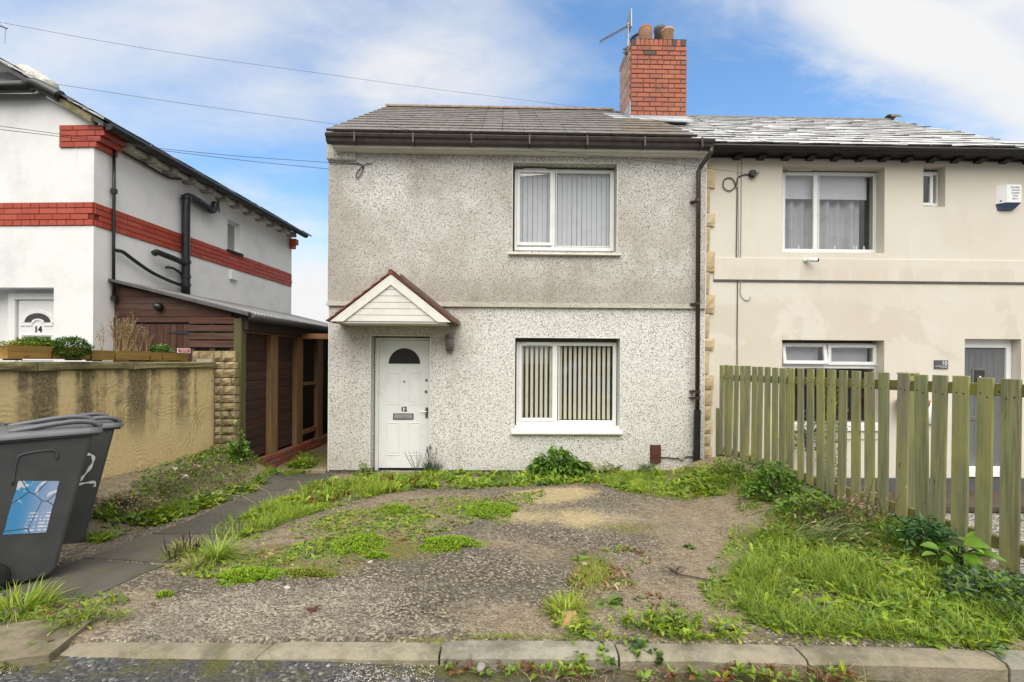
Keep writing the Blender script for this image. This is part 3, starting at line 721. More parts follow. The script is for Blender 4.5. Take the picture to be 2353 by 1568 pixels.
def road_z(x, y): return .040 - .022 * np.clip(np.asarray(x) + .3, -1.2, 4) + .006 * np.sin(np.asarray(x) * 5) * np.sin(np.asarray(y) * 4) + 0 * np.asarray(y)
me, _ = grid_mesh('road', np.concatenate([np.arange(-40, -5, 5.), np.arange(-5, 5.01, .25), np.arange(10, 41, 5.)]), np.concatenate([np.arange(-7, 1, 1.), np.arange(1, 2.26, .125)]), road_z, lambda x, y: y < 9, MAT['road'])
tag(piece('road', me), kind='structure')
tag(MB().add([(-400, -400, -.85), (400, -400, -.85), (400, 400, -.85), (-400, 400, -.85)], [(0, 1, 2, 3)]).obj('terrain', MAT['far_ground']), kind='structure')
tag(MB().box(3.05, 14, 2.2, 7.3, -.8, -.62).obj('gravel_yard', MAT['yard_gravel']), kind='structure')
tag(MB().box(3.3, 14, 6.45, 7.3, -.61, -.52, .01).obj('yard_path', MAT['sleeper']), kind='structure')

# kerb: five stones, laid end to end, the last ones drifting nearer the road
kerb = empty('kerb', kind='structure')
def kx(px): return (px - 1176.5) / F * 2.175
def kf(x): return 2.178 - .018 * max(0.0, x - .6) ** 1.6
joints = [132, 592, 1013, 1428, 1858, 2304, 2720, 3140, 3560]
for i in range(8):
    x0, x1 = kx(joints[i]) + .005, kx(joints[i + 1]) - .006
    mb = MB(); n = 7; rnd = random.Random(i)
    top = .088 - (.01 if i == 0 else 0) + rnd.uniform(-.004, .004); prof = []
    for k in range(n + 1):
        x = x0 + (x1 - x0) * k / n; f = kf(x); e = .004 if k in (0, n) else 0
        j = rnd.uniform(-.004, .004); w = .122
        prof.append([(x, f + .004, -.12), (x, f + j, top - .016 - e - rnd.uniform(0, .004)), (x, f + .014 + j, top - e), (x, f + w * .5, top + .002 - e), (x, f + w, top - .003 - e), (x, f + w + .01, -.12)])
    skew = -.05 if i == 0 else 0
    m_ = len(prof[0])
    for k, pr in enumerate(prof):
        for a, p in enumerate(pr):
            sk = 0
            if i == 0 and k == n: sk = .05 * (a - 1.5) / 3 if a else -.02
            if i == 1 and k == 0: sk = .05 * (a - 1.5) / 3 if a else -.02
            mb.v.append((p[0] + sk, p[1], p[2]))
    for k in range(n):
        for a in range(m_ - 1):
            b = k * m_ + a; mb.f.append((b, b + m_, b + m_ + 1, b + 1))
    mb.f.append(tuple(range(m_))); mb.f.append(tuple(n * m_ + a for a in range(m_))[::-1])
    o = mb.obj('kerb_stone', MAT['kerb_stone'], kerb)
# paved path down the left side
path = empty('path', kind='structure')
PL = [(70, 1330, 270, 1385), (150, 1255, 345, 1330), (255, 1215, 425, 1262), (335, 1180, 480, 1216), (432, 1150, 560, 1180), (510, 1128, 618, 1150), (575, 1110, 665, 1128), (628, 1097, 715, 1110)]
ctr = [(-2.95, 2.45), (-2.86, 3.02), (-2.78, 3.6), (-2.74, 4.2), (-2.74, 4.8), (-2.78, 5.4), (-2.86, 6.0), (-2.98, 6.56)]
for i, (cx, cy) in enumerate(ctr):
    nx_, ny_ = ctr[min(i + 1, 7)]; px_, py_ = ctr[max(i - 1, 0)]
    a = math.atan2(ny_ - py_, nx_ - px_) - math.pi / 2 + random.uniform(-.02, .02)
    mb = MB(); hx, hy = .355, .276; n = 4
    vs = []; 
    for jy in range(n + 1):
        for ix in range(n + 1):
            lx = -hx + 2 * hx * ix / n; ly = -hy + 2 * hy * jy / n
            wx = cx + lx * math.cos(a) - ly * math.sin(a); wy = cy + lx * math.sin(a) + ly * math.cos(a)
            vs.append((wx, wy, gz(wx, wy) + .012 - (.006 if ix in (0, n) or jy in (0, n) else 0) + random.uniform(-.001, .001)))
    W = n + 1
    mb.add(vs, [(jy * W + ix, jy * W + ix + 1, (jy + 1) * W + ix + 1, (jy + 1) * W + ix) for jy in range(n) for ix in range(n)])
    rim = list(range(W)) + [j * W + n for j in range(1, W)] + [n * W + k for k in range(n - 1, -1, -1)] + [j * W for j in range(n - 1, 0, -1)]
    b = len(mb.v); mb.v += [(vs[r_][0], vs[r_][1], vs[r_][2] - .06) for r_ in rim]
    for k in range(len(rim)): mb.f.append((rim[k], b + k, b + (k + 1) % len(rim), rim[(k + 1) % len(rim)]))
    mb.obj('paving_slab', MAT['slab'], path)
st = MB().box(-3.52, -2.83, 6.93, 7.06, -.3, -.175, .012).obj('door_step', MAT['step_stone'])
tag(st, 'long stone step across the passage entrance beside the pebbledashed wall', 'step')
fl = MB().prism([(-.34, -.16), (.30, -.19), (.36, .10), (.1, .19), (-.30, .14)], -.05, .055, 'z').obj('flagstone', MAT['flag_stone'], None, loc=(-2.52, 2.19, .07), rot=(0, R(3), R(24)))
tag(fl, 'weathered flat stone by the road at the left end of the kerb', 'stone')

# ------------------------------------------------------------------ shared builders: windows
def window(house, fr, name, op, fy, d0, lights, mat='upvc', inset=.15, frame_w=.055, blinds=None, sill=None, room=(1.6, 'room_wall'), label=None, top_bar=None):
    """op: opening px rect; fy: frame px rect measured on the frame plane; lights: list of (pane px rect, opening?)"""
    d = d0 + inset
    u0, u1, z0, z1 = fr.rect(*fy, d)
    mb = MB().ring(u0, u1, z0, z1, frame_w, d, d + .065, .005)
    panes = [(fr.rect(*p, d - .01), op_) for p, op_ in lights]
    if len(panes) == 2:
        a, b = panes[0][0][1], panes[1][0][0]; mc = (a + b) / 2
        mb.box(mc - .028, mc + .028, d + .001, d + .064, z0 + frame_w, z1 - frame_w, .004)
    w = mb.obj('window', MAT[mat], house)
    if label: w['label'] = label
    for i, ((a, b, c, e), opn) in enumerate(panes):
        if opn:
            s = .055
            MB().ring(a - s, b + s, c - s, e + s, s - .004, d - .012, d + .03, .008).obj('sash', MAT[mat], w)
        gd = d + (.012 if opn else .03)
        if not opn:
            MB().ring(a - .016, b + .016, c - .016, e + .016, .017, d - .001, d + .02, .006).obj('glazing_bead', MAT[mat], w)
        MB().box(a - .008, b + .008, gd, gd + .006, c - .008, e + .008).obj('pane', MAT['glass'], w)
    rd, rm = room
    mb = MB(); x0, x1, y0, y1, za, zb = u0 - .5, u1 + .5, d + .07, d + rd, z0 - .8, z1 + .25
    mb.add([(x0, y0, za), (x1, y0, za), (x1, y1, za), (x0, y1, za), (x0, y0, zb), (x1, y0, zb), (x1, y1, zb), (x0, y1, zb)],
           [(0, 1, 2, 3), (4, 7, 6, 5), (3, 2, 6, 7), (0, 3, 7, 4), (1, 5, 6, 2)])
    # the room's own front wall, so daylight only comes through the glass
    for q in ((x0, u0, za, zb), (u1, x1, za, zb), (u0, u1, za, z0), (u0, u1, z1, zb)):
        mb.add([(q[0], y0, q[2]), (q[1], y0, q[2]), (q[1], y0, q[3]), (q[0], y0, q[3])], [(0, 1, 2, 3)])
    mb.obj('room', MAT[rm], house)
    return w, (u0, u1, z0, z1, d)

def vent(w, fr, rect, d):
    a, b, c, e = fr.rect(*rect, d); MB().box(a, b, d - .03, d - .013, c, e, .004).obj('trickle_vent', MAT['upvc'], w)

# ================================================================== the pebbledashed house (12)
AL = R(1.15)
H = Frame(0, 7.0, math.cos(AL), math.sin(AL))
h12 = fempty('rendered_house', H, label='pebbledashed house with white door numbered 12 and brown tiled roof', cat='house')
uL = H.U(755, 900); uR = H.U(1618, 900)
Z2 = H.Z(706, 1176); DU = -.025
HB = -.45
win_u = H.rect(1178.5, 373, 1417, 580, DU); win_l = H.rect(1183.5, 776, 1424, 990)
door_o = H.rect(852, 771.5, 987, 1081)
mb = MB(); wall_sheet(mb, uL, uR, -.18, Z2, [win_l, (door_o[0], door_o[1], -.30, door_o[3])], 0, .24)
mb.add([(uL, 0, -.18), (uL, 0, Z2), (uL, 6.4, Z2), (uL, 6.4, -.18)], [(0, 1, 2, 3)]); mb.add([(uR, 0, -.18), (uR, .1, -.18), (uR, .1, Z2), (uR, 0, Z2)], [(0, 1, 2, 3)])
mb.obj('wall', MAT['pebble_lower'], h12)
ZT = 4.80
mb = MB(); wall_sheet(mb, uL - .012, uR, Z2 + .07, ZT, [win_u], DU, .26)
# bell-cast drip along its foot
mb.add([(uL - .012, DU, Z2 + .07), (uR, DU, Z2 + .07), (uR, DU - .022, Z2 - .004), (uL - .03, DU - .022, Z2 - .004), (uR, 0, Z2 - .004), (uL - .03, 0, Z2 - .004)],
       [(0, 3, 2, 1), (3, 5, 4, 2)])
mb.add([(uL - .012, DU, Z2 + .07), (uL - .012, DU, ZT), (uL - .012, 6.4, ZT), (uL - .012, 6.4, Z2 + .07)], [(0, 1, 2, 3)])
mb.add([(uL - .03, DU - .022, Z2), (uL - .012, DU, Z2 + .07), (uL - .012, 6.4, Z2 + .07), (uL - .03, 6.4, Z2)], [(0, 1, 2, 3)])
mb.add([(uR, DU, Z2), (uR, .1, Z2), (uR, .1, ZT), (uR, DU, ZT)], [(0, 1, 2, 3)])
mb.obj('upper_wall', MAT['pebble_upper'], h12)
mb = MB().add([(uL, 6.4, -.4), (uL, 6.4, ZT), (uR, 6.4, ZT), (uR, 6.4, -.4)], [(0, 1, 2, 3)]); mb.add([(uL, .3, 2.42), (uR, .3, 2.42), (uR, 6.4, 2.42), (uL, 6.4, 2.42)], [(0, 1, 2, 3)])
mb.obj('rear_wall', MAT['room_dark'], h12)
MB().box(uL + .01, door_o[0], .025, .2, HB, -.178).box(door_o[1], uR, .025, .2, HB, -.178).obj('plinth', MAT['mortar_dark'], h12)
# corner bump of thicker render under the eaves
a = H.rect(757, 341, 819, 371, DU); MB().box(uL - .035, a[1], DU - .045, DU + .02, a[2], 4.80, .02).obj('render_corbel', MAT['pebble_upper'], h12)
# metal render beads
for x in (uL, uR): MB().box(x - .006, x + .006, -.006, .01, -.2, Z2 - .01).obj('render_bead', MAT['white_board'], h12)
MB().box(uR - .006, uR + .006, DU - .006, 0, Z2, 4.6).obj('render_bead', MAT['white_board'], h12)
for q, dd in ((win_u, DU), (win_l, 0), (door_o, 0)):
    mb = MB(); mb.box(q[0] - .008, q[0] + .002, dd - .004, dd + .008, q[2], q[3]); mb.box(q[1] - .002, q[1] + .008, dd - .004, dd + .008, q[2], q[3]); mb.box(q[0] + .002, q[1] - .002, dd - .004, dd + .008, q[3] - .002, q[3] + .008)
    mb.obj('render_bead', MAT['white_board'], h12)

# upper window
w, (u0, u1, z0, z1, dw) = window(h12, H, 'w', None, (1183, 388, 1411, 578), DU, [((1196, 397, 1262.5, 557), True), ((1280, 393, 1401.5, 566.5), False)], label='upper window with closed white vertical blinds')
vent(w, H, (1203, 388.5, 1255, 391.5), dw - .0)
p = H.rect(1168, 581, 1428, 587.5, DU - .05)
MB().box(p[0], p[1], DU - .06, dw + .02, p[2], p[3], .006).obj('window_sill', MAT['fascia_white'], w)
def slats(w, u0, u1, z0, z1, d, pitch, width, ang, mat):
    me = MB().box(-width / 2, width / 2, -.0012, .0012, z0, z1).mesh('blind_slat', MAT[mat]); u = u0 + pitch * .4
    while u < u1:
        piece('blind_slat', me, w, (u, d, 0), (0, 0, ang + random.uniform(-.05, .05))); u += pitch * random.uniform(.97, 1.03)
    MB().box(u0, u1, d - .03, d + .03, z1, z1 + .035).obj('blind_rail', MAT['upvc'], w)
slats(w, u0 + .06, u1 - .05, z0 + .07, z1 - .05, dw + .085, .078, .074, R(8), 'blind_white')
# lower window
w, (u0, u1, z0, z1, dw) = window(h12, H, 'w', None, (1187, 786, 1416, 977.5), 0, [((1200, 796, 1268, 960.5), True), ((1286, 790, 1408, 967), False)], label='lower window with open cream vertical blinds')
vent(w, H, (1208, 786.5, 1264, 793.5), dw)
p = H.rect(1174, 991, 1432, 1000, -.07)
MB().box(p[0], p[1], -.075, -.005, p[2], p[3], .012).box(win_l[0] + .005, win_l[1] - .005, -.004, dw + .01, win_l[2] + .0, z0 - .002, .004).obj('window_sill', MAT['upvc'], w)
slats(w, u0 + .06, u1 - .05, z0 + .08, z1 - .05, dw + .075, .0765, .047, R(-24), 'blind_cream')

# front door in its recess
DD = .20
q = H.rect(863, 776, 987, 1079, DD)
fr0 = H.U(863, 900, DD); fz1 = q[3]; dz0 = H.Z(1076, 900, DD + .02)
mb = MB().box(fr0 - .01, fr0 + .045, DD, DD + .07, dz0 - .03, fz1, .004).box(fr0 + .045, door_o[1] + .12, DD, DD + .07, fz1 - .035, fz1, .004).box(door_o[1] + .04, door_o[1] + .12, DD, DD + .07, dz0 - .03, fz1 - .036, .004)
frame_o = mb.obj('door_frame', MAT['upvc'], h12)
DF = DD + .028
da, db = fr0 + .047, door_o[1] + .035
door = MB().box(da, db, DF, DF + .045, dz0, fz1 - .04, .003).obj('front_door', MAT['upvc'], h12)
MB().box(da - .05, db + .05, DD - .03, DD + .09, dz0 - .06, dz0 - .032, .006).obj('threshold', MAT['chrome'], door)
MB().box(door_o[0] + .01, door_o[1] - .01, -.03, DD + .1, -.42, dz0 - .062, .01).obj('door_step', MAT['step_stone'], door)
def raised(rect, fr, d, parent, mat, w=.016, h=.007):
    a, b, c, e = fr.rect(*rect, d)
    mb = MB().ring(a, b, c, e, w, d - h, d + .001, .005)
    mb.box(a + w * 2.2, b - w * 2.2, d - h * .8, d + .001, c + w * 2.2, e - w * 2.2, .005)
    return mb.obj('panel', MAT[mat], parent)
zx = lambda x, y: ((1160 + x / 1.7425) / 1.632, (950 + y / 1.7425) / 1.632)
for x0, y0, x1, y1 in ((503, 778, 592, 992), (650, 778, 733, 992), (500, 1106, 590, 1322), (646, 1106, 730, 1322)):
    raised((*zx(x0, y0), *zx(x1, y1)), H, DF, door, 'upvc')
cx_, cz_ = H.hit(929.5, 836.5, DF); ra = (H.U(966, 836, DF) - cx_)
rz_ = H.Z(800.5, 929, DF) - cz_
arc = [(cx_ + ra * math.cos(t), cz_ + rz_ * math.sin(t)) for t in np.linspace(0, math.pi, 19)]
MB().prism(arc, DF - .004, DF + .001).obj('fanlight', MAT['obscure_glass'], door)
mb = MB(); 
for k in range(18):
    (a, b), (c, e) = arc[k], arc[k + 1]; f = 1.07
    o_ = [(a, b), (c, e), (cx_ + (c - cx_) * f, cz_ + (e - cz_) * f), (cx_ + (a - cx_) * f, cz_ + (b - cz_) * f)]
    mb.prism(o_, DF - .008, DF + .001)
mb.box(cx_ - ra * 1.07, cx_ + ra * 1.07, DF - .008, DF + .001, cz_ - .014, cz_)
mb.obj('fanlight_trim', MAT['upvc'], door)
a = H.rect(*zx(549, 1047), *zx(681, 1086), DF)
lb = MB().ring(a[0], a[1], a[2], a[3], .008, DF - .014, DF + .001, .002).obj('letterbox', MAT['dark_paint'], door)
lb = MB().box(a[0] + .009, a[1] - .009, DF - .010, DF + .001, a[2] + .009, a[3] - .009, .003).obj('letter_flap', MAT['galvanised'], door)
p = H.hit(*zx(618, 1020), DF); piece('numeral', text_mesh('12', .098, MAT['letter_black'], .003, .004), door, (p[0], DF - .004, p[1]), (math.pi / 2, 0, 0))
def knob(px, py, r, d, parent, mat, name='lock', l=.02):
    u, z = H.hit(px, py, d); return MB().tube([(u, d + .002, z), (u, d - l * .7, z), (u, d - l, z)], [r, r, r * .6], 12).obj(name, MAT[mat], parent)
knob(*zx(620, 840), .014, DF, door, 'dark_paint', 'spyhole', .008); knob(*zx(620, 762), .006, DF, door, 'dark_paint', 'spyhole', .006)
knob(*zx(766, 830), .019, DF, door, 'brass_dark'); knob(*zx(763, 905), .021, DF, door, 'brass_dark')
a = H.rect(*zx(759, 1008), *zx(776, 1077), DF); hp = MB().box(a[0], a[1], DF - .012, DF + .001, a[2], a[3], .004).obj('handle_plate', MAT['brass_dark'], door)
a = H.hit(*zx(766, 1036), DF - .04); b = H.hit(*zx(724, 1032), DF - .05)
MB().tube([(a[0], DF, a[1]), (a[0], DF - .045, a[1]), (b[0], DF - .05, b[1])], .008, 8).obj('handle', MAT['chrome'], door)

# porch canopy
PF = -.55
pk = H.hit(899, 626, PF); le = H.hit(754, 735, PF); re = H.hit(1041.5, 741, PF)
hw = (re[0] - le[0]) / 2; pc = (re[0] + le[0]) / 2; pz0 = (le[1] + re[1]) / 2; pz1 = pk[1]
canopy = MB().box(pc - hw + .12, pc + hw - .12, PF + .06, -.001, pz0 - .03, pz0 + .0, .006).obj('porch_canopy', MAT['white_board'], h12)
th = math.atan2(pz1 - pz0, hw); tk = .035
for s in (-1, 1):
    # tiled slope, as courses that step
    nrow = 7; L = math.hypot(hw, pz1 - pz0)
    for k in range(nrow):
        l0, l1 = L * k / nrow - .02, L * (k + 1) / nrow
        def P(l, off): return (pc + s * (hw - l * math.cos(th)) + s * off * math.sin(th), pz0 + l * math.sin(th) + off * math.cos(th))
        poly = [P(l0, .016), P(l1, .002), P(l1, -.014), P(l0, -.004)]
        MB().prism(poly, PF - .035, -.002).obj('porch_tile', MAT['porch_tile'], canopy)
    bw = .115
    a, b = (pc + s * (hw - .03), pz0 - .012), (pc, pz1 - .03)
    poly = [a, b, (b[0], b[1] - bw / math.cos(th)), (a[0] - s * bw / math.sin(th) , a[1])]
    MB().prism(poly, PF - .02, PF + .012).obj('bargeboard', MAT['white_board'], canopy)
    # grey flashing where it meets the wall
    def Pf(l, off): return (pc + s * (hw - l * math.cos(th)) + s * off * math.sin(th), pz0 + l * math.sin(th) + off * math.cos(th))
    poly = [Pf(-.03, .02), Pf(L + (.06 if s > 0 else 0.03), .02), Pf(L + .0, .16), Pf(.02, .10)]
    if s > 0: MB().prism([Pf(-.06, .018), Pf(L, .018), Pf(L + .035, .075), Pf(-.02, .065)], -.055, -.03).obj('flashing', MAT['flashing_grey'], canopy)
MB().tube([(pc, PF - .036, pz1 + .005), (pc, -.03, pz1 + .005)], .036, 10).obj('ridge_tile', MAT['porch_tile'], canopy)
MB().add([(pc - hw + .1, PF + .09, pz0), (pc + hw - .1, PF + .09, pz0), (pc, PF + .09, pz1 - .1)], [(0, 1, 2)]).obj('gable_backing', MAT['dark_paint'], canopy)
nb = 6; zb = pz0 - .004; hz_ = (pz1 - .15 - zb) / nb
for k in range(nb):
    z0_ = zb + k * hz_; z1_ = z0_ + hz_ - .006
    def half(z): return max(.004, (pz1 - .15 - z) / math.tan(th))
    MB().prism([(pc - half(z0_) + .0, z0_), (pc + half(z0_), z0_), (pc + half(z1_), z1_), (pc - half(z1_), z1_)], PF + .004, PF + .022).obj('cladding_board', MAT['white_board'], canopy)
MB().box(pc - hw + .10, pc + hw - .10, PF + .02, PF + .055, pz0 - .035, pz0 - .006, .004).obj('bottom_trim', MAT['white_board'], canopy)

# roof: eaves, verge, ridge
ROOF_D0, ROOF_Z0 = -.29, 4.832
ridge_d = 2.98; ridge_z = 6.985
pitch = math.atan2(ridge_z - ROOF_Z0, ridge_d - ROOF_D0); SL = math.hypot(ridge_z - ROOF_Z0, ridge_d - ROOF_D0)
gL = H.U(751, 310, ROOF_D0); gR = 2.72
roof = MB().add([(gL, ROOF_D0, ROOF_Z0 - .02), (gR, ROOF_D0, ROOF_Z0 - .02), (gR, ridge_d, ridge_z - .02), (gL, ridge_d, ridge_z - .02), (gR, ridge_d * 2 + .3, ROOF_Z0), (gL, ridge_d * 2 + .3, ROOF_Z0)],
                [(0, 1, 2, 3), (3, 2, 4, 5)]).add([(gL + .12, ROOF_D0 + .3, 4.78), (gL + .12, ridge_d, ridge_z - .06), (gL + .12, ridge_d * 2, 4.78)], [(0, 1, 2)]).obj('roof', MAT['roof_tile'], h12)
nrow, ncol = 11, 17
gx = (gR - gL) / ncol; gl = SL / nrow
tmb = MB(); tw, tl, tt = gx - .0015, gl + .07, .037
tmb.box(-tw / 2, tw / 2, 0, tl, -.004, tt, .005); 
tile_me = tmb.mesh('roof_tile', MAT['roof_tile'])
CH = (H.U(1450, 270, 1.6), H.U(1579, 270, 1.6))
for r_ in range(nrow):
    for c_ in range(ncol):
        l = gl * r_; u = gL + gx * (c_ + .5 + (.0 if r_ % 2 else -.0)) + random.uniform(-.002, .002)
        dd = ROOF_D0 + l * math.cos(pitch)
        if u > CH[0] + .05 and dd > 1.45 and dd < 2.4: continue
        piece('roof_tile', tile_me, roof, (u, dd - .03 * math.cos(pitch), ROOF_Z0 + .012 + l * math.sin(pitch) - .01),
              (pitch - R(2.4) + random.uniform(-.006, .006), random.uniform(-.006, .006), random.uniform(-.004, .004)))
rt = MB()
for k in range(9):
    t0, t1 = math.pi * k / 9, math.pi * (k + 1) / 9
rme = MB(); half_ = [(.105 * math.cos(t), .085 * math.sin(t)) for t in np.linspace(0, math.pi, 9)] + [(-.088, 0), *[(.088 * math.cos(t), .068 * math.sin(t)) for t in np.linspace(math.pi, 0, 7)]]
rme.prism([(p_[0], p_[1]) for p_ in half_], -.225, .225, 'x')
rme_m = rme.mesh('ridge_tile', MAT['ridge_tile'])
ru0, ru1 = gL + .02, 2.95
for k in range(12):
    u = ru0 + .225 + .452 * k
    if u > 2.25: break
    piece('ridge_tile', rme_m, roof, (u, ridge_d, ridge_z + .005), (0, random.uniform(-.01, .01), 0))
# gutter, fascia, downpipe
gz1 = H.Z(304.5, 760, -.32); gd0 = -.34
gp_ = [(-.225, gz1 - .01), (-.33, gz1), (-.345, gz1 - .018), (-.335, gz1 - .055), (-.31, gz1 - .07), (-.30, gz1 - .115), (-.235, gz1 - .135), (-.225, gz1 - .12)]
gut = MB().prism([(a_, b_) for a_, b_ in gp_], gL - .01, H.U(1641, 335, -.3), 'x').obj('gutter', MAT['brown_plastic'], h12)
for k in range(7): MB().box(gL + .4 + k * .85, gL + .43 + k * .85, -.349, -.22, gz1 - .14, gz1 + .006, .004).obj('gutter_bracket', MAT['brown_plastic'], gut)
fb = H.Z(343, 780, -.13)
MB().box(gL + .04, uR - .04, -.22, -.15, fb - .0, gz1 - .02, .004).box(gL + .05, uR - .05, -.151, DU - .001, fb - .012, fb + .012, .003).obj('fascia', MAT['white_board'], h12)
dp = H.hit(1605, 500, -.11); du_ = H.U(1605, 400, -.11); du2 = H.U(1602.5, 930, -.11); dz_ = H.Z(942, 1602, -.11)
zb0 = H.Z(1066, 1602, -.11)
pipe = MB().tube([(H.U(1634, 340, -.28), -.28, gz1 - .12), (H.U(1634, 343, -.28), -.28, gz1 - .19), (du_ + .03, -.13, gz1 - .33), (du_, -.11, gz1 - .40), (du2, -.11, dz_ - .02)], .034, 12).obj('downpipe', MAT['brown_plastic'], h12, True)
MB().tube([(du2, -.11, dz_), (du2 - .01, -.105, zb0 - .15)], .052, 12).obj('pipe_shoe', MAT['black_plastic'], pipe)
for y in (461, 698, 915, 900):
    u, z = H.hit(1603, y, -.11); MB().lathe([(.041, -.02), (.041, .02)], 12, (u, -.11, z)).box(u - .085, u + .0, -.075, 0, z - .012, z + .012).obj('pipe_bracket', MAT['brown_plastic'], pipe)

# chimney stack on the party line
CD = 1.62
chim = MB()
cu0, cu1 = CH; cz0 = H.Z(276, 1510, CD); czt = H.Z(90, 1510, CD); cdep = .86
chim.box(cu0 + .012, cu1 - .012, CD + .012, CD + cdep - .012, cz0 - .9, czt - .01)
chimney = chim.obj('chimney', MAT['mortar_dark'], h12)
CP = (czt - H.Z(268, 1510, CD)) / 16.6
bl = .232
def brick_me(lx, ly, lz, mat, c=.005): return MB().box(-lx / 2, lx / 2, -ly / 2, ly / 2, -lz / 2, lz / 2, c).mesh('brick', MAT[mat])
B_st = brick_me(bl - .012, .10, CP - .012, 'chimney_brick'); B_hd = brick_me(bl / 2 - .012, .10, CP - .012, 'chimney_brick'); B_pl = brick_me(bl - .012, .10, CP - .012, 'pale_brick'); B_hs = brick_me(bl / 2 - .012, .10, CP - .012, 'soot_brick')
W_ = cu1 - cu0
def course(z, seq, u0, vert=False, soot=()):
    u = u0
    for i, l in enumerate(seq):
        me = brick_me(l - .012, .10, (CP if not vert else CP * 1.5) - .012, 'soot_brick' if i in soot else 'chimney_brick', .006)
        piece('brick', me, chimney, (u + l / 2, CD + .047 + random.uniform(-.003, .003), z), (random.uniform(-.01, .01), 0, random.uniform(-.01, .01))); u += l
zc = czt - CP * .75
k = 12; course(zc, [(W_ - .03) / k] * k, cu0, True, (0, 9, 11)); zc -= CP * 1.25
def fit(seq): s_ = W_ / sum(seq); return [x * s_ for x in seq]
pat = {3: [.115, *[.115] * 6, .06, .12], 8: [.232, .115, .115, .115, .115, .115, .232], 14: [.12, .115, .115, .115, .115, .115, .115, .20]}
for r_ in range(15):
    if r_ in pat: seq = fit(pat[r_])
    elif r_ % 2: seq = fit([.232, .232, .232, .232, .115])
    else: seq = fit([.115, .232, .232, .232, .232])
    course(zc, seq, cu0, False, {1: (1,), 3: (), 7: ()}.get(r_, ())); zc -= CP
for r_ in range(17):
    z = czt - CP * (.75 if r_ == 0 else r_ + 1.0); y = CD + .115 if r_ % 2 else CD + .05
    while y < CD + cdep - .06:
        piece('brick', B_pl, chimney, (cu0 + .047 + random.uniform(-.003, .003), min(y + .115, CD + cdep - .11), z), (0, 0, math.pi / 2)); y += bl
    # return face on the far side
MB().box(cu0 - .012, cu1 + .012, CD - .018, CD + .0, cz0 - .06, H.Z(267, 1510, CD), .004).box(cu0 - .015, cu0 + .0, CD, CD + cdep, cz0 - .1, cz0 + .35).obj('flashing', MAT['lead'], chimney)
a_ = [(cu0 - .32, CD - .06), (cu1 + .04, CD - .26), (cu1 + .04, CD - .0), (cu0 - .02, CD + .0), (cu0 - .02, CD + .7), (cu0 - .38, CD + .7)]
def rz(dd): return ROOF_Z0 + (dd - ROOF_D0) * math.tan(pitch) + .055
MB().add([(u, d, rz(d)) for u, d in a_] + [(u, d, rz(d) - .03) for u, d in a_], [(0, 1, 2, 3), (0, 3, 4, 5), (0, 6, 7, 1), (1, 7, 8, 2), (5, 11, 6, 0)]).obj('flashing_apron', MAT['lead'], chimney)
mb = MB()
pr = [(cu0 + .0, CD + .0), (cu1, CD + .0), (cu1, CD + cdep), (cu0, CD + cdep)]
pi_ = [(cu0 + .2, CD + .2), (cu1 - .2, CD + .2), (cu1 - .2, CD + cdep - .2), (cu0 + .2, CD + cdep - .2)]
mb.add([(u, d, czt) for u, d in pr] + [(u, d, czt + .075) for u, d in pi_], [(0, 1, 5, 4), (1, 2, 6, 5), (2, 3, 7, 6), (3, 0, 4, 7), (4, 5, 6, 7)])
mb.obj('flaunching', MAT['mortar'], chimney)
def pot(px, pytop, pybot, wpx, d, prof, mat, n=18):
    u, z1_ = H.hit(px, pytop, d); z0_ = H.Z(pybot, px, d); r = wpx / 2 * (7 + d) / F; h = z1_ - z0_
    return MB().lathe([(r * a, z0_ + h * b - .12 * (b == 0)) for a, b in prof], n, (u, d, 0)).obj('chimney_pot', MAT[mat], chimney, True)
pot(1483, 62, 88, 31, CD + .22, [(.98, 0), (.98, .6), (1.0, .62)], 'pot_buff'); pot(1483, 62, 88, 31, CD + .222, [(1.0, .62), (1.02, .66), (.94, .82), (.72, .97), (.3, 1)], 'terracotta')
pot(1534, 71, 88, 27, CD + .24, [(.95, 0), (.95, .75), (1.06, .8), (1.06, 1), (.8, 1.0)], 'pot_buff')
pot(1515, 62, 90, 25, CD + .55, [(.9, 0), (.9, .55), (1.0, .6), (1.0, .9), (.7, 1)], 'cowl_grey')
u, z = H.hit(1464, 84, CD + .5); MB().lathe([(.13, 0), (.15, .015), (.15, .03), (.10, .05)], 18, (0, 0, 0)).obj('pot_cowl', MAT['cowl_grey'], chimney, True, (u, CD + .5, z), (R(18), R(-32), 0))

# television aerial strapped to the stack
md = CD + .30; base = H.hit(1443.5, 117, md); topm = H.hit(1444, 53, md)
ae = empty('tv_aerial', H.w(base[0], md, base[1]), H.ang, label='grey television aerial on a short mast beside the brick chimney', cat='aerial')
mz = topm[1] - base[1]
MB().tube([(0, 0, -.18), (0, 0, mz)], .016, 8).obj('mast', MAT['galvanised'], ae)
MB().box(-.1, .16, -.012, .012, -.05, -.02).box(-.1, .16, -.012, .012, .02, .045).box(-.05, .05, -.05, .03, -.08, .06, .01).obj('bracket', MAT['cowl_grey'], ae)
b1 = H.hit(1379, 95, md); b2 = H.hit(1451, 55, md)
p1 = Vector((b1[0] - base[0], 0, b1[1] - base[1])); p2 = Vector((b2[0] - base[0], 0, b2[1] - base[1]))
MB().tube([p1, p2], .011, 6).obj('boom', MAT['cowl_grey'], ae)
ax = (p2 - p1).normalized(); up = Vector((ax.z * -1, 0, ax.x))
for k in range(12):
    c_ = p1 + (p2 - p1) * (.03 + .075 * k)
    MB().tube([c_ + Vector((0, -.13, -.005)) - up * .03, c_ + Vector((0, .13, .005)) + up * .02], .006, 5).obj('element', MAT['galvanised'], ae)
c_ = p1 + (p2 - p1) * .93
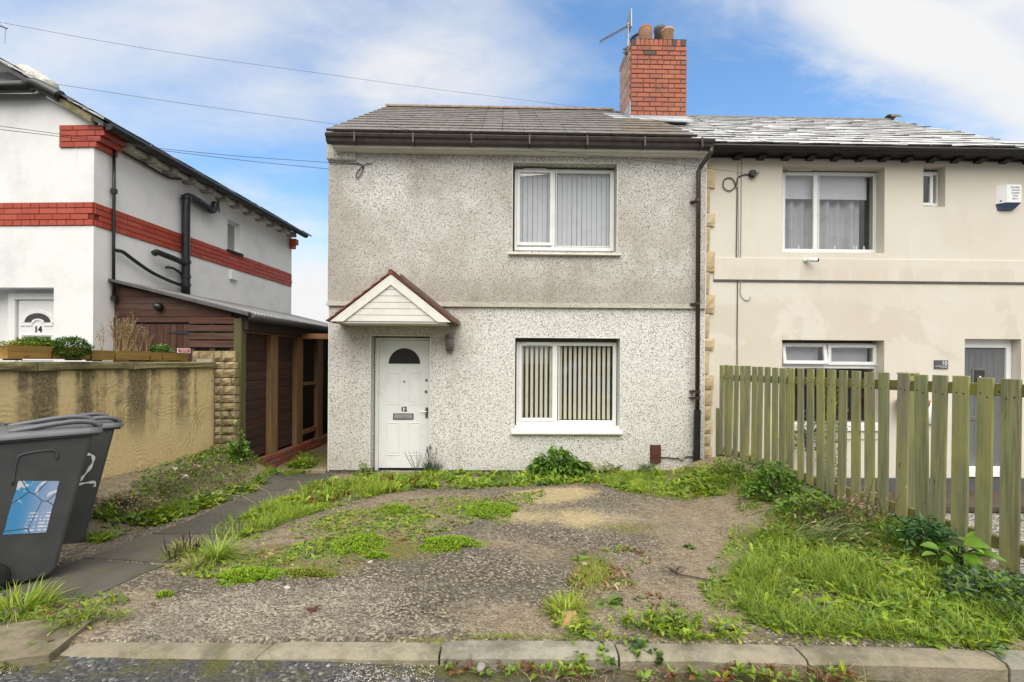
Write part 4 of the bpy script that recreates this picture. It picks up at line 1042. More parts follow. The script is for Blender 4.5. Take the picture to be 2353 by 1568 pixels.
MB().box(c_.x - .008, c_.x + .008, -.16, .16, c_.z - .14, c_.z + .2).obj('reflector', MAT['rail_metal'], ae)

# wall fittings hung on the front: each a thing of its own
u, z = H.hit(1033.5, 806, -.07)
lamp = empty('wall_lamp', H.w(u, 0, z), H.ang, label='grey cylindrical wall lamp on pebbledash beside the porch canopy', cat='lamp')
r_ = .062; h_ = (806 - 770) / 149.4
MB().lathe([(r_, 0), (r_, h_ * .72), (r_ * .98, h_ * .74)], 16, (0, -.075, 0)).obj('lamp_body', MAT['grey_lamp'], lamp, True)
MB().lathe([(r_ * 1.06, h_ * .75), (r_ * 1.06, h_), (r_ * .9, h_ * 1.02)], 16, (0, -.075, 0)).obj('lamp_cap', MAT['grey_lamp'], lamp, True)
MB().lathe([(r_ * .7, -.012), (r_ * .9, 0)], 16, (0, -.075, 0)).obj('lamp_lens', MAT['obscure_glass'], lamp)
MB().box(-.03, .03, -.02, 0, .02, h_ * .9).obj('back_plate', MAT['grey_lamp'], lamp)
q = H.rect(1496.5, 1024, 1518, 1055, -.03)
fv = empty('vent_cover', H.w((q[0] + q[1]) / 2, 0, q[2]), H.ang, label='small brown vent cover low on the pebbledashed wall near the downpipe', cat='vent')
wv, hv = (q[1] - q[0]) / 2, q[3] - q[2]
MB().prism([(-wv, -.06), (-wv, hv - .03), (-wv + .025, hv), (wv - .025, hv), (wv, hv - .03), (wv, -.06)], -.045, 0).obj('cover', MAT['vent_brown'], fv)
MB().box(-wv - .01, wv + .01, -.008, 0, -.06, hv + .005).obj('flange', MAT['vent_brown'], fv)
MB().box(-wv + .012, wv - .012, -.049, -.044, .03, .045).box(-wv + .012, wv - .012, -.049, -.044, .07, .085).obj('louvre', MAT['vent_brown'], fv)
u, z = H.hit(1566, 1052, -.02); MB().lathe([(.03, 0), (.05, .01), (.045, .03), (.02, .04)], 10).obj('pipe_end', MAT['concrete'], None, loc=H.w(u, -.005, z), rot=(R(90), 0, 0))
tag(bpy.data.objects['pipe_end'], 'round white blob of mortar at the foot of the wall beside the downpipe', 'pipe end')
# ================================================================== the cream house (10)
D10 = .10
h10 = fempty('cream_house', H, label='cream rendered house with yellow quoins, slate roof and grey front door', cat='house')
cL, cR = uR - .02, 9.6
w_u = H.rect(1798, 381, 2032, 582, D10); w_s = H.rect(2122, 381, 2172, 476, D10); w_l = H.rect(1797, 781, 2031, 975, D10); d_o = H.rect(2217, 779, 2420, 1090, D10); d_o = (d_o[0], H.U(2325, 900, D10 + .13), d_o[2], d_o[3])
zp = H.Z(1098, 2000, D10)
mb = MB(); wall_sheet(mb, cL, cR, zp, 4.9, [w_u, w_s, w_l, (d_o[0], d_o[1], zp - .2, d_o[3])], D10, .30)
mb.add([(cL, D10 + .3, 2.45), (cR, D10 + .3, 2.45), (cR, 6, 2.45), (cL, 6, 2.45)], [(0, 1, 2, 3)]).add([(cL, 6, -.6), (cL, 6, 4.9), (cR, 6, 4.9), (cR, 6, -.6)], [(0, 1, 2, 3)])
mb.obj('wall', MAT['cream_render'], h10)
bz0, bz1 = H.Z(638, 1176, D10 - .02), H.Z(587, 1176, D10 - .02)
MB().box(cL + .2, cR, D10 - .022, D10 + .01, bz0, bz1 - .0, .004).obj('string_course', MAT['cream_render'], h10)
MB().box(cL + .2, cR, D10 - .014, D10 - .001, bz0 - .03, bz0 - .001).obj('drip_bead', MAT['cowl_grey'], h10)
MB().box(cL, cR, D10 - .03, D10 + .2, -.7, zp, .01).obj('plinth', MAT['plinth_grey'], h10)
q = H.rect(2094, 1103, 2103, 1131, D10 - .03); ab = MB().box(q[0] - .01, q[1] + .01, D10 - .036, D10, q[2], q[3]).obj('air_brick', MAT['airbrick'], h10)
mb = MB()
for i in range(3):
    for j in range(7):
        x = q[0] + (i + .5) * (q[1] - q[0]) / 3; z = q[2] + (j + .5) * (q[3] - q[2]) / 7; mb.box(x - .006, x + .006, D10 - .038, D10 - .033, z - .006, z + .006)
tag(mb.obj('hole', MAT['letter_black'], ab), kind='stuff')
# windows
w, e_ = window(h10, H, 'w', None, (1797.5, 394, 2018, 582), D10, [((1805, 403.5, 1868, 576), True), ((1884.5, 398, 2008, 586 - 8), False)], inset=.17, room=(1.8, 'room_wall'), label='upper window of the cream house with half lowered blind')
u0, u1, z0, z1, dw = e_
vent(w, H, (1809, 391, 1863, 394.5), dw)
zb_ = H.Z(456, 1900, dw + .1)
MB().box(u0 + .06, u1 - .12, dw + .10, dw + .104, zb_, z1 - .03).box(u0 + .06, u1 - .12, dw + .095, dw + .11, zb_ - .02, zb_).obj('roller_blind', MAT['blind_white'], w)
mb = MB(); x = u0 + .08; pts = []
while x < u1 - .15: pts.append((x, dw + .2 + .035 * math.sin(x * 31) + .02 * math.sin(x * 13))); x += .02
mb.add([(a, b, z0 + .03) for a, b in pts] + [(a, b, z1 - .05) for a, b in pts], [(i, i + 1, len(pts) + i + 1, len(pts) + i) for i in range(len(pts) - 1)]); mb.obj('curtain', MAT['curtain'], w, True)
for px in (1835, 1918, 1962, 1968, 1985):
    u, z = H.hit(px, 583, dw + .12); MB().lathe([(.018, 0), (.02, .02), (.008, .05), (.012, .08), (.004, .10)], 8, (u, dw + .12, z0 + .045)).obj('ornament', MAT['letter_white'], w, True)
w, e_ = window(h10, H, 'w', None, (2114, 394.5, 2160, 475.5), D10, [((2121.5, 405.5, 2137, 460.5 + 5), True)], inset=.13, room=(1.2, 'room_dark'), label='narrow upper window beside the alarm box')
dw = D10 + .17
w, e_ = window(h10, H, 'w', None, (1797, 788, 2017, 978), D10, [], inset=.17, room=(1.8, 'room_wall'), label='lower window behind the fence with one top light open')
u0, u1, z0, z1, dw = e_
for (px0, py0, px1, py1), opn in (((1803, 798, 1888, 829), True), ((1908, 800, 2003, 831), True)):
    a, b, c, e = H.rect(px0, py0, px1, py1, dw)
    tilt = R(9) if px0 < 1850 else 0
    s = MB().ring(a - .06 - a, b - a + .06, c - e - .065, .06, .058, -.03, .02, .008).obj('sash', MAT['upvc'], w, loc=(a, dw - .004, e), rot=(-tilt, 0, 0))
    MB().box(-.01, b - a + .01, -.004, .004, c - e - .01, .01).obj('pane', MAT['glass'], w, loc=(a, dw - .004, e), rot=(-tilt, 0, 0))
    MB().box(.12, b - a - .12, -.045, -.028, .018, .034, .004).obj('trickle_vent', MAT['upvc'], w, loc=(a, dw - .004, e), rot=(-tilt, 0, 0))
    MB().add([(a - .02, dw + .12, c - .05), (b + .02, dw + .12, c - .05), (b + .02, dw + .12, e + .05), (a - .02, dw + .12, e + .05)], [(0, 1, 2, 3)]).obj('net_curtain', MAT['curtain'], w)
zt = H.Z(840, 1900, dw)
MB().box(u0 + .05, u1 - .05, dw, dw + .06, zt - .05, zt + .03, .004).obj('transom', MAT['upvc'], w)
MB().box(u0 + .05, u1 - .05, dw + .03, dw + .036, z0 + .05, zt - .05).obj('pane', MAT['glass'], w)
q = H.rect(1790, 973, 2032, 992, D10 - .05); MB().box(w_l[0] + .004, w_l[1] - .004, D10 - .05, dw + .02, q[2], q[3], .01).obj('window_sill', MAT['upvc'], w)
MB().box(w_l[0] - .02, w_l[1] + .02, D10 - .02, D10 + .001, q[2] - .13, q[2] - .02, .004).obj('sub_sill', MAT['cream_render'], w)
# grey front door
dd = D10 + .13
q = H.rect(2216, 788, 2329, 1082, dd)
fr_ = MB().ring(q[0] - .12, H.U(2324, 900, dd), q[2] - .02, q[3] + .14, .085, dd, dd + .07, .005, None, .22).obj('door_frame', MAT['upvc'], h10)
a = H.rect(2210, 794, 2307, 1076, dd + .03); ds = dd + .03
gd = MB().box(a[0] - .10, a[1] + .01, ds, ds + .045, a[2], a[3] + .01, .003).obj('front_door', MAT['door_grey'], h10)
mb = MB()
for px in (2226, 2240, 2254, 2268, 2283):
    u = H.U(px, 830, ds); mb.box(u - .004, u + .004, ds - .0012, ds + .004, a[2] + .2, H.Z(812, 2250, ds))
tag(mb.obj('groove', MAT['sign_slate'], gd), kind='stuff')
z1_ = zx7 = lambda x, y: ((3200 + x / 2.45) / 1.632, (1300 + y / 2.45) / 1.632)
b = H.rect(*zx7(1085, 202), *zx7(1220, 435), ds); MB().ring(b[0], b[1], b[2], b[3], .035, ds - .012, ds + .002, .006).obj('door_light_frame', MAT['door_grey'], gd)
MB().box(b[0] + .03, b[1] - .03, ds - .004, ds + .002, b[2] + .03, b[3] - .03).obj('door_light', MAT['obscure_glass'], gd)
c = H.rect(*zx7(1040, 640), *zx7(1150, 680), ds); MB().box(c[0], c[1], ds - .012, ds + .001, c[2], c[3], .004).obj('letterbox', MAT['chrome'], gd)
u, z = H.hit(*zx7(1157, 282), ds); MB().lathe([(.02, 0), (.02, .02), (.01, .03)], 10).obj('knocker', MAT['chrome'], gd, loc=(u, ds, z), rot=(R(90), 0, 0))
MB().tube([(u, ds - .03, z - .01), (u - .06, ds - .04, z - .11), (u - .05, ds - .03, z - .14), (u + .02, ds - .03, z - .17)], .008, 6).obj('handle', MAT['chrome'], gd)
b = H.rect(2200, 1079, 2330, 1097, D10 - .05); MB().box(d_o[0], H.U(2330, 900, D10), D10 - .05, dd + .1, b[2], b[3] - .02, .006).obj('threshold', MAT['upvc'], gd)
# quoins
qz = [354, 388, 446, 532, 580, 657, 738, 792, 845, 880, 937, 968, 1016, 1047, 1090, 1140]
zq = lambda y: (400 + y / 1.867) / 1.632
edges = [340, zq(430), zq(446), zq(575), zq(747), zq(845), zq(1015), zq(1150), zq(1315), zq(1452), 770, 803, 876, 911, 945, 975, 1015, 1046, 1075, 1110]
edges = [340, 384, 434, 490, 522, 578, 626, 677, 721, 777, 805, 861, 896, 932, 965, 996, 1024, 1052, 1080, 1112]
wide = [0, 1, 0, 1, 0, 1, 0, 1, 0, 1, 0, .9, .7, .5, .75, .5, .7, .5, .6]
for i in range(len(edges) - 1):
    z1_, z0_ = H.Z(edges[i], 1620, D10), H.Z(edges[i + 1], 1620, D10)
    lx = .14 + .08 * wide[i]
    o = piece('quoin', stone_mesh(lx, .10, z1_ - z0_ - .014, MAT['quoin_stone'], 40 + i, .009, .010, 4), h10, (uR - .035 + lx / 2, D10 + .03 - .022, (z0_ + z1_) / 2))
# eaves and rafters
E0 = -.18; EZ = H.Z(333, 1800, E0)
MB().box(2.72, cR, E0 + .03, D10 + .05, EZ - .06, EZ - .048).obj('soffit', MAT['dark_paint'], h10)
g_ = MB().prism([(E0 - .02, EZ - .0), (E0 - .035, EZ - .03), (E0 - .0, EZ - .055), (E0 + .045, EZ - .055), (E0 + .06, EZ - .01)], H.U(1642, 335, -.3), cR, 'x').obj('gutter', MAT['dark_paint'], h10)
MB().box(2.72, cR, D10 - .03, D10 + .01, EZ - .085, EZ - .05).obj('wall_plate', MAT['dark_paint'], h10)
u = H.U(1702, 345, -.05)
rng_ = random.Random(3)
while u < cR - .3:
    MB().prism([(D10 - .12, EZ - .058), (D10 - .12, EZ - .10), (D10 + .02, EZ - .125), (D10 + .02, EZ - .058)], u - .055, u + .055, 'x').obj('rafter_end', MAT['dark_paint'], h10, rot=(0, 0, 0)); u += .392 + rng_.uniform(-.02, .02)
# slate roof
rd10, rz10 = 3.05, 6.93
SL10 = math.hypot(rd10 - E0, rz10 - EZ); p10 = math.atan2(rz10 - EZ, rd10 - E0)
uE = 2.74; uRid = H.U(2050, 266, rd10)
roof10 = MB().add([(uE, E0, EZ), (7.95, E0, EZ - .02), (uRid, rd10, rz10 - .03), (uE, rd10, rz10 - .03)], [(0, 1, 2, 3)]).add([(uE, rd10, rz10 - .03), (uRid, rd10, rz10 - .03), (8.5, rd10 * 2, EZ), (uE, rd10 * 2, EZ)], [(0, 1, 2, 3)]).obj('roof', MAT['plinth_grey'], h10)
slm = [MB().add([(-.5, 0, 0), (.5, 0, 0), (.5, 1, 0), (-.5, 1, 0), (-.5 + a, .0 + b, .018), (.5 - c, .0 + e, .018), (.5 - c, 1, .012), (-.5 + a, 1, .012)],
                 [(0, 3, 2, 1), (4, 5, 6, 7), (0, 1, 5, 4), (1, 2, 6, 5), (2, 3, 7, 6), (3, 0, 4, 7)]).mesh('slate', MAT['slate'])
       for a, b, c, e in ((.01, .01, .015, .03), (.02, .03, .01, .0), (.01, .0, .02, .02), (.015, .02, .01, .01))]
rows = 15; rg = random.Random(11); ncount = 0; extra = MB()
hinge = lambda t: (5.2 + (uRid - 5.2) * t)
def slate_at(u, l):
    """place on the slope; beyond the hinge line the courses run down towards the far corner"""
    t = l / SL10; h = hinge(t); drop = 0; return l, 0
    if u > h: drop = (u - h) * .36 * t
    return max(0.02, l - drop), (-.36 * t if u > h else 0)
for r_ in range(rows):
    l = SL10 * (r_ / rows) ** .96; l2 = SL10 * ((r_ + 1) / rows) ** .96; h_ = l2 - l
    u = uE + rg.uniform(0, .25)
    while u < 7.95 + .5 * r_ / rows - .12:
        w_ = rg.uniform(.25, .46) * (1.0 - .15 * r_ / rows); uc = u + w_ / 2; u += w_ + .006
        ll, sk = slate_at(uc, l)
        if uc > CH[0] - .02 and uc < CH[1] + .02 and 1.5 < E0 + ll * math.cos(p10) < 2.4: continue
        P = (uc, E0 - .03 + ll * math.cos(p10), EZ + .01 + ll * math.sin(p10)); rot = (p10 - R(1.9) + rg.uniform(-.012, .012), rg.uniform(-.012, .012), rg.uniform(-.01, .01) + sk * .8)
        sc = (w_, h_ * 1.35, rg.uniform(.5, 1.1))
        if ncount < 300: piece('slate', rg.choice(slm), roof10, P, rot, sc); ncount += 1
        else:
            M_ = Matrix.LocRotScale(Vector(P), __import__('mathutils').Euler(rot), Vector(sc)); sm = rg.choice(slm)
            extra.add([M_ @ v.co for v in sm.vertices], [tuple(p.vertices) for p in sm.polygons])
if extra.v: tag(extra.obj('slate_courses', MAT['slate'], roof10), kind='stuff')
rgm = MB().prism([(p_[0], p_[1]) for p_ in half_], -.222, .222, 'x').mesh('ridge_tile', MAT['ridge_grey'])
u = CH[1] - .25
while u < uRid - .1:
    piece('ridge_tile', rgm, roof10, (u + .225, rd10, rz10 - .02), (0, rg.uniform(-.012, .012), 0), (1, .9, .9)); u += .45
piece('ridge_tile', rgm, roof10, (uRid - .02, rd10 - .02, rz10 + .04), (0, .05, 0), (.5, 1.2, 1.1))

# fittings on the cream wall
q = H.rect(2306, 424, 2347, 474, D10 - .09)
al = empty('alarm_box', H.w((q[0] + q[1]) / 2, D10, q[2]), H.ang, label='white burglar alarm box with blue base high on the cream wall', cat='alarm box')
hw_ = (q[1] - q[0]) / 2; hh = q[3] - q[2]; zbl = hh * .17
MB().prism([(-hw_ - .03, -.001), (-hw_ + .055, -.09), (hw_, -.09), (hw_, -.001)], zbl, hh, 'z').obj('case', MAT['upvc'], al)
MB().add([(-hw_ - .03, -.001, zbl - .002), (-hw_ + .055, -.09, zbl - .002), (hw_, -.09, zbl - .002), (hw_, -.001, zbl - .002), (-hw_ + .0, -.001, -.05), (-hw_ + .06, -.05, -.03), (hw_ - .06, -.05, -.03), (hw_ - .06, -.001, -.05)],
         [(0, 1, 2, 3), (4, 7, 6, 5), (0, 4, 5, 1), (1, 5, 6, 2), (2, 6, 7, 3)]).obj('base', MAT['alarm_blue'], al)
for k, (tx, sz) in enumerate((('RICHARD', .034), ('CRAVEN', .036), ('ALARMS', .036), ('01535', .034), ('665311', .034))):
    piece('lettering', text_mesh(tx, sz, MAT['letter_black'], .0006), al, (hw_ * .32, -.0912, hh - .045 - .0445 * k), (math.pi / 2, 0, 0))
MB().lathe([(.012, 0), (.008, .004)], 10).obj('screw', MAT['letter_black'], al, loc=(-hw_ + .01, -.045, zbl + .035), rot=(R(90), 0, R(-45)))
u, z = H.hit(1848, 600, D10)
cc = empty('security_camera', H.w(u, D10 - .022, z), H.ang, label='small white tubular security camera under the cream house upper window', cat='camera')
MB().lathe([(.035, 0), (.035, .02), (.02, .03)], 12).obj('mount', MAT['upvc'], cc, True, rot=(R(90), 0, 0), loc=(0, 0, .005))
MB().tube([(0, -.03, .004), (.03, -.06, 0), (.11, -.14, -.02)], [.022, .034, .034], 12).obj('camera_body', MAT['upvc'], cc, True)
MB().tube([(.109, -.139, -.0195), (.113, -.144, -.0207)], [.033, .03], 12).obj('lens', MAT['letter_black'], cc)
q = H.rect(2145.5, 828, 2177, 848, D10)
sg = empty('house_sign', H.w((q[0] + q[1]) / 2, D10, (q[2] + q[3]) / 2), H.ang, label='grey slate house number plate reading 10 beside the grey door', cat='sign')
sw_, sh_ = (q[1] - q[0]) / 2, (q[3] - q[2]) / 2
MB().box(-sw_, sw_, -.014, 0, -sh_, sh_, .002).obj('plate', MAT['sign_slate'], sg)
piece('lettering', text_mesh('10', .092, MAT['letter_white'], .0006), sg, (sw_ * .45, -.0148, sh_ * .28), (math.pi / 2, 0, 0))
piece('lettering', text_mesh('Carver Drive', .020, MAT['letter_white'], .0006), sg, (sw_ * .35, -.0148, -sh_ * .68), (math.pi / 2, 0, 0))
MB().box(-sw_ * .85, sw_ * .88, -.0152, -.014, -sh_ * .40, -sh_ * .33).obj('rule', MAT['letter_white'], sg)
u, z = H.hit(1727, 402, D10)
cb = empty('cable_junction', H.w(u, D10, z), H.ang, label='black telephone junction box with looped cable on the cream wall', cat='junction box')
MB().prism([(-.05, -.03), (-.04, .05), (.03, .045), (.055, -.02), (.02, -.055)], -.07, -.002).obj('box', MAT['black_plastic'], cb)
MB().tube([(.04, -.04, .0), (.08, -.05, .005), (.10, -.03, .03)], .008, 6).obj('clip', MAT['black_plastic'], cb)
def onwall(pts, d): 
    out = []
    for px, py in pts:
        a, b = H.hit(px, py, d); out.append((a, d, b))
    return out
def smooth_path(pts, k=6):
    P = [Vector(p) for p in pts]; out = []
    for i in range(len(P) - 1):
        p0, p1, p2, p3 = P[max(i - 1, 0)], P[i], P[i + 1], P[min(i + 2, len(P) - 1)]
        for j in range(k):
            t = j / k; out.append(.5 * ((2 * p1) + (p2 - p0) * t + (2 * p0 - 5 * p1 + 4 * p2 - p3) * t * t + (3 * p1 - p0 - 3 * p2 + p3) * t ** 3))
    out.append(P[-1]); return out
o = MB().tube([Vector(p) - Vector(onwall([(1727, 402)], D10)[0]) for p in smooth_path(onwall([(1722, 401), (1705, 403), (1695, 410), (1692, 425), (1680, 438), (1668, 436), (1662, 428), (1664, 414), (1674, 409), (1684, 412), (1690, 424), (1694, 435)], D10 - .016))], .008, 6).obj('loop', MAT['cable'], cb)
def wall_cable(name, pts, r, mat, label, d=D10 - .012):
    o = MB().tube(smooth_path(onwall(pts, d), 3), r, 6).obj(name, MAT[mat]); o.location = H.o; o.rotation_euler = (0, 0, H.ang); tag(o, label, 'cable'); return o
wall_cable('wall_cable', [(1694, 436), (1693, 520), (1692, 600), (1694, 634), (1695, 660), (1694, 750), (1694, 845)], .007, 'cable', 'black cable running straight down the cream wall from the junction box')
wall_cable('wall_cable', [(1715, 345), (1706, 370), (1704, 400), (1703, 520), (1702, 600), (1703, 640), (1701, 670), (1706, 685), (1716, 691), (1723, 688), (1724, 682)], .006, 'cable_grey', 'pale thin cable on the cream wall ending in an upturned hook')
wall_cable('wall_cable', [(1699, 375), (1696, 390), (1697, 500), (1697, 640), (1700, 634), (1708, 630)], .0045, 'cable_grey', 'thin grey wire stub beside the black cable on the cream wall')
# things that hang or stand in front of the cream house, seen between the pickets
bk = empty('hanging_basket', H.w(H.U(2099, 920, D10 - .2), D10 - .2, H.Z(955, 2099, D10 - .2)), H.ang, label='brown round hanging basket on the cream wall behind the fence', cat='basket')
MB().lathe([(.04, 0), (.14, .06), (.19, .17), (.20, .24), (.17, .24)], 16).obj('bowl', MAT['pot_brown'], bk, True)
MB().tube([(-.19, 0, .24), (-.02, .0, .62), (.0, .12, .66), (.0, .2, .64)], .007, 6).tube([(.19, 0, .24), (.0, .0, .62)], .007, 6).obj('hanger', MAT['letter_black'], bk)
ck = empty('wall_clock', H.w(H.U(2141, 950, D10 - .03), D10 - .02, H.Z(950, 2141, D10)), H.ang, label='white garden wall clock beside the basket behind the fence', cat='clock')
MB().lathe([(.17, 0), (.18, .02), (.165, .035)], 24).obj('clock_face', MAT['upvc'], ck, True, rot=(R(90), 0, 0))
MB().box(-.006, .006, -.04, -.036, 0, .11).box(0, .07, -.04, -.036, -.006, .006).obj('hands', MAT['letter_black'], ck)

# ================================================================== the white house with red brick bands (14)
Wf = Frame(-5.525, 6.0, math.cos(R(-2.4)), math.sin(R(-2.4)))      # its front; u negative to the left
Ws = Frame(-5.525, 6.0, -Wf.n.x * -1, Wf.n.y)                       # its side wall, u going back from the corner
h14 = fempty('white_house', Wf, label='white painted house with red brick bands and black pipes on its side', cat='house')
LS = Ws.U(670, 600); ze = 4.60
bzt, bzb = Wf.Z(465, 213), Wf.Z(519, 213)
dr = (Wf.U(-70, 800), Wf.U(123, 800), .0, Wf.Z(661, 60))
mb = MB(); wall_sheet(mb, -6, 0, -.2, ze, [dr], 0, .22)
# gable slope of the front
vz = Wf.hit(108, 224)
mb.add([(-6, 0, ze), (0, 0, ze), (vz[0], 0, vz[1]), (vz[0] - .15, 0, Wf.Z(203, 40) + .02), (-6, 0, Wf.Z(203, 40) + .02)], [(0, 1, 2, 3, 4)])
mb.obj('front_wall', MAT['white_masonry'], h14)
sw = Ws.rect(523, 503, 551, 583)
mb = MB(); wall_sheet(mb, 0, LS, -.2, ze, [sw], 0, .12)
mb.v = [(-y, x, z) for x, y, z in mb.v]                               # turn onto the side: u -> +d, d -> -x
mb.obj('side_wall', MAT['white_masonry'], h14)
# side window
a, b, c, e = sw
mb = MB().ring(a, b, c, e, .045, .07, .12, .004); mb.v = [(-y, x, z) for x, y, z in mb.v]; w = mb.obj('window', MAT['upvc'], h14)
mb = MB().box(a + .04, b - .04, .085, .09, c + .04, e - .04); mb.v = [(-y, x, z) for x, y, z in mb.v]; mb.obj('pane', MAT['net_pane'], w)
mb = MB().box(a - .03, b + .05, -.05, .1, c - .05, c - .002, .006); mb.v = [(-y, x, z) for x, y, z in mb.v]; mb.obj('window_sill', MAT['dark_paint'], w)
# brick band
band = MB().box(-6, .004, -.004, .02, bzb, bzt).box(-.02, .004, 0, LS, bzb, bzt).obj('brick_band', MAT['red_mortar'], h14)
ch_ = (bzt - bzb) / 4; BL = .245
bm = MB().box(-BL / 2 + .004, BL / 2 - .004, -.012, .012, -ch_ / 2 + .004, ch_ / 2 - .004, .003).mesh('brick', MAT['painted_brick'])
bh = MB().box(-BL / 4 + .004, BL / 4 - .004, -.012, .012, -ch_ / 2 + .004, ch_ / 2 - .004, .003).mesh('brick', MAT['painted_brick'])
for r_ in range(4):
    z = bzt - ch_ * (r_ + .5); hdr = r_ in (0, 3); L_ = BL / 2 if hdr else BL; u = -L_ / 2 - (.0 if r_ != 2 else BL * .25)
    while u > -3.0: piece('brick', bh if hdr else bm, band, (u, -.004 + random.uniform(-.002, .001), z)); u -= L_
    u = L_ / 2 + (0 if r_ != 2 else BL * .25)
    while u < LS - .03: piece('brick', bh if hdr else bm, band, (.004 + random.uniform(-.001, .002), u, z), (0, 0, math.pi / 2)); u += L_
# brick kneeler at the eaves corner, stepping out
kz1, kz0 = Wf.Z(288, 213), Wf.Z(340, 213); kc = (kz1 - kz0) / 4
kn = MB().box(Wf.U(140, 300) + .01, -.01, -.015, .05, kz0 + .01, kz1 - .01).obj('kneeler', MAT['red_mortar'], h14)
kl = Wf.U(139, 300)
for r_ in range(4):
    out = [.06, .12, .19, .11][3 - r_] if False else (.05 + .055 * (3 - r_) if r_ else .15)
    z = kz1 - kc * (r_ + .5); tot = out - kl; n = 3 if r_ % 2 == 0 else 4; wds = [tot / 2.5] * 2 + [tot / 5] if r_ % 2 else [tot * .3, tot * .38, tot * .32]
    u = kl
    for l in wds:
        mb = MB().box(u + .004, u + l - .004, -.022, .30, z - kc / 2 + .004, z + kc / 2 - .004, .003); mb.obj('brick', MAT['painted_brick'], kn); u += l
mb = MB().box(.0, .16, LS - .12, LS + .02, ze - .35, ze - .22, .003).box(.0, .10, LS - .11, LS + .02, ze - .44, ze - .352, .003); mb.obj('corbel_brick', MAT['painted_brick'], h14)
# roof: slope, verge, hip end, gutters
RP = R(29.6); eo = .20
def Rz(x): return ze - .02 + (eo - x) * math.tan(RP) * 1.0
roof14 = MB().add([(eo, -.08, Rz(eo)), (eo, LS + .15, Rz(eo)), (-4, LS + .15, Rz(-4)), (-4, -.08, Rz(-4)), (eo, -.08, Rz(eo) - .06), (eo, LS + .15, Rz(eo) - .06), (-4, LS + .15, Rz(-4) - .06), (-4, -.08, Rz(-4) - .06)],
                  [(0, 1, 2, 3), (4, 7, 6, 5), (0, 4, 5, 1), (0, 3, 7, 4)]).obj('roof', MAT['plinth_grey'], h14)
for r_ in range(9):
    y = -.11
    while y < LS + .1:
        w_ = rg.uniform(.3, .5); l = .235 * r_
        piece('slate', rg.choice(slm), roof14, (eo - l * math.cos(RP) + .03, y + w_ / 2, Rz(eo) + .012 + l * math.sin(RP)), (RP - R(2), 0, math.pi / 2), (w_ - .006, .32, rg.uniform(.9, 1.8))); y += w_
vl = []
n = 5
for k in range(n):                                                      # verge stones under the slates
    x0_, x1_ = .06 - (.06 - vz[0]) * k / n, .06 - (.06 - vz[0]) * (k + 1) / n - .004
    MB().prism([(x0_, Rz(x0_) - .10), (x0_, Rz(x0_) - .02), (x1_, Rz(x1_) - .02), (x1_, Rz(x1_) - .10)], -.10, .0).obj('verge_stone', MAT['coping_stone'], roof14)
hzg = Wf.Z(203, 40, -.12)
MB().tube([(-3, -.15, hzg), (Wf.U(70, 205, -.15), -.15, hzg + .0)], .07, 10).tube(smooth_path([(Wf.U(62, 204, -.15), -.15, hzg), (Wf.U(78, 196, -.15), -.14, hzg + .035), (Wf.U(104, 206, -.15), -.12, hzg - .03), (Wf.U(130, 221, -.15), -.10, hzg - .11)]), .075, 10).obj('hip_gutter', MAT['black_plastic'], roof14, True)
hs = [(-.0, Wf.hit(128, 217, .02)), (.1, Wf.hit(90, 182, .1)), (.55, Wf.hit(50, 166, .5)), (1.1, Wf.hit(15, 160, 1.0))]
MB().add([(-6, -.1, hzg + .06), (Wf.U(128, 217, 0), -.06, hzg - .05), (Wf.U(50, 166, .5), .5, Wf.Z(166, 50, .5)), (-6, 1.2, Wf.Z(140, 15, 1.0))], [(0, 1, 2, 3)]).obj('hip_slates', MAT['slate'], roof14)
pv = [Vector((Wf.U(118, 205, .0), .0, Wf.Z(200, 118, 0))), Vector((Wf.U(60, 166, .4), .4, Wf.Z(166, 60, .4))), Vector((Wf.U(10, 158, .9), .9, Wf.Z(158, 10, .9)))]
for i in range(5):
    a_ = pv[0].lerp(pv[1], i / 4) if i < 4 else pv[1].lerp(pv[2], .1); b_ = pv[0].lerp(pv[1], (i + 1) / 4) if i < 4 else pv[2]
    MB().tube([a_, b_ + (b_ - a_) * .05], [.085, .10], 8).obj('hip_tile', MAT['hip_tile'], roof14, True)
g_ = [(eo + .0, Rz(eo) - .02), (eo + .10, Rz(eo) - .015), (eo + .115, Rz(eo) - .05), (eo + .08, Rz(eo) - .10), (eo + .02, Rz(eo) - .10)]
MB().prism(g_, -.06, LS + .2).obj('gutter', MAT['black_plastic'], h14)
MB().box(.0, .12, .1, LS, ze - .16, ze - .10).obj('soffit', MAT['fascia_white'], h14)
for k in range(12):
    y = .35 + k * .40
    if y < LS: MB().box(.0, .20, y - .05, y + .05, ze - .20, ze - .09, .01).obj('rafter_end', MAT['concrete'], h14)
# door of no. 14
DDr = .20; fz = Wf.Z(675, 60, DDr)
mb = MB().box(-2.2, -.3, DDr + .06, DDr + .1, -.2, fz + .2); mb.obj('door_recess', MAT['white_masonry'], h14)
fu = Wf.U(23.5, 700, DDr); du0 = Wf.U(42, 700, DDr)
MB().box(fu, fu + .1, DDr - .03, DDr + .059, -.1, fz, .004).box(fu + .1, fu + 1.05, DDr - .03, DDr + .059, fz - .085, fz, .004).obj('door_frame', MAT['upvc'], h14)
dl = MB().box(du0 + .004, du0 + .86, DDr + .0, DDr + .05, -.1, fz - .088, .003).obj('front_door', MAT['upvc'], h14)
zx8 = lambda x, y: (x / 5.115 / 1.632, (1080 + y / 5.115) / 1.632)
cxx, czz = Wf.hit(*zx8(738, 668), DDr); rr = Wf.U(*zx8(992, 668), DDr) - cxx; rh = Wf.Z(zx8(738, 487)[1], 90, DDr) - czz; ri = Wf.U(*zx8(860, 668), DDr) - cxx
A = np.linspace(0, math.pi, 17)
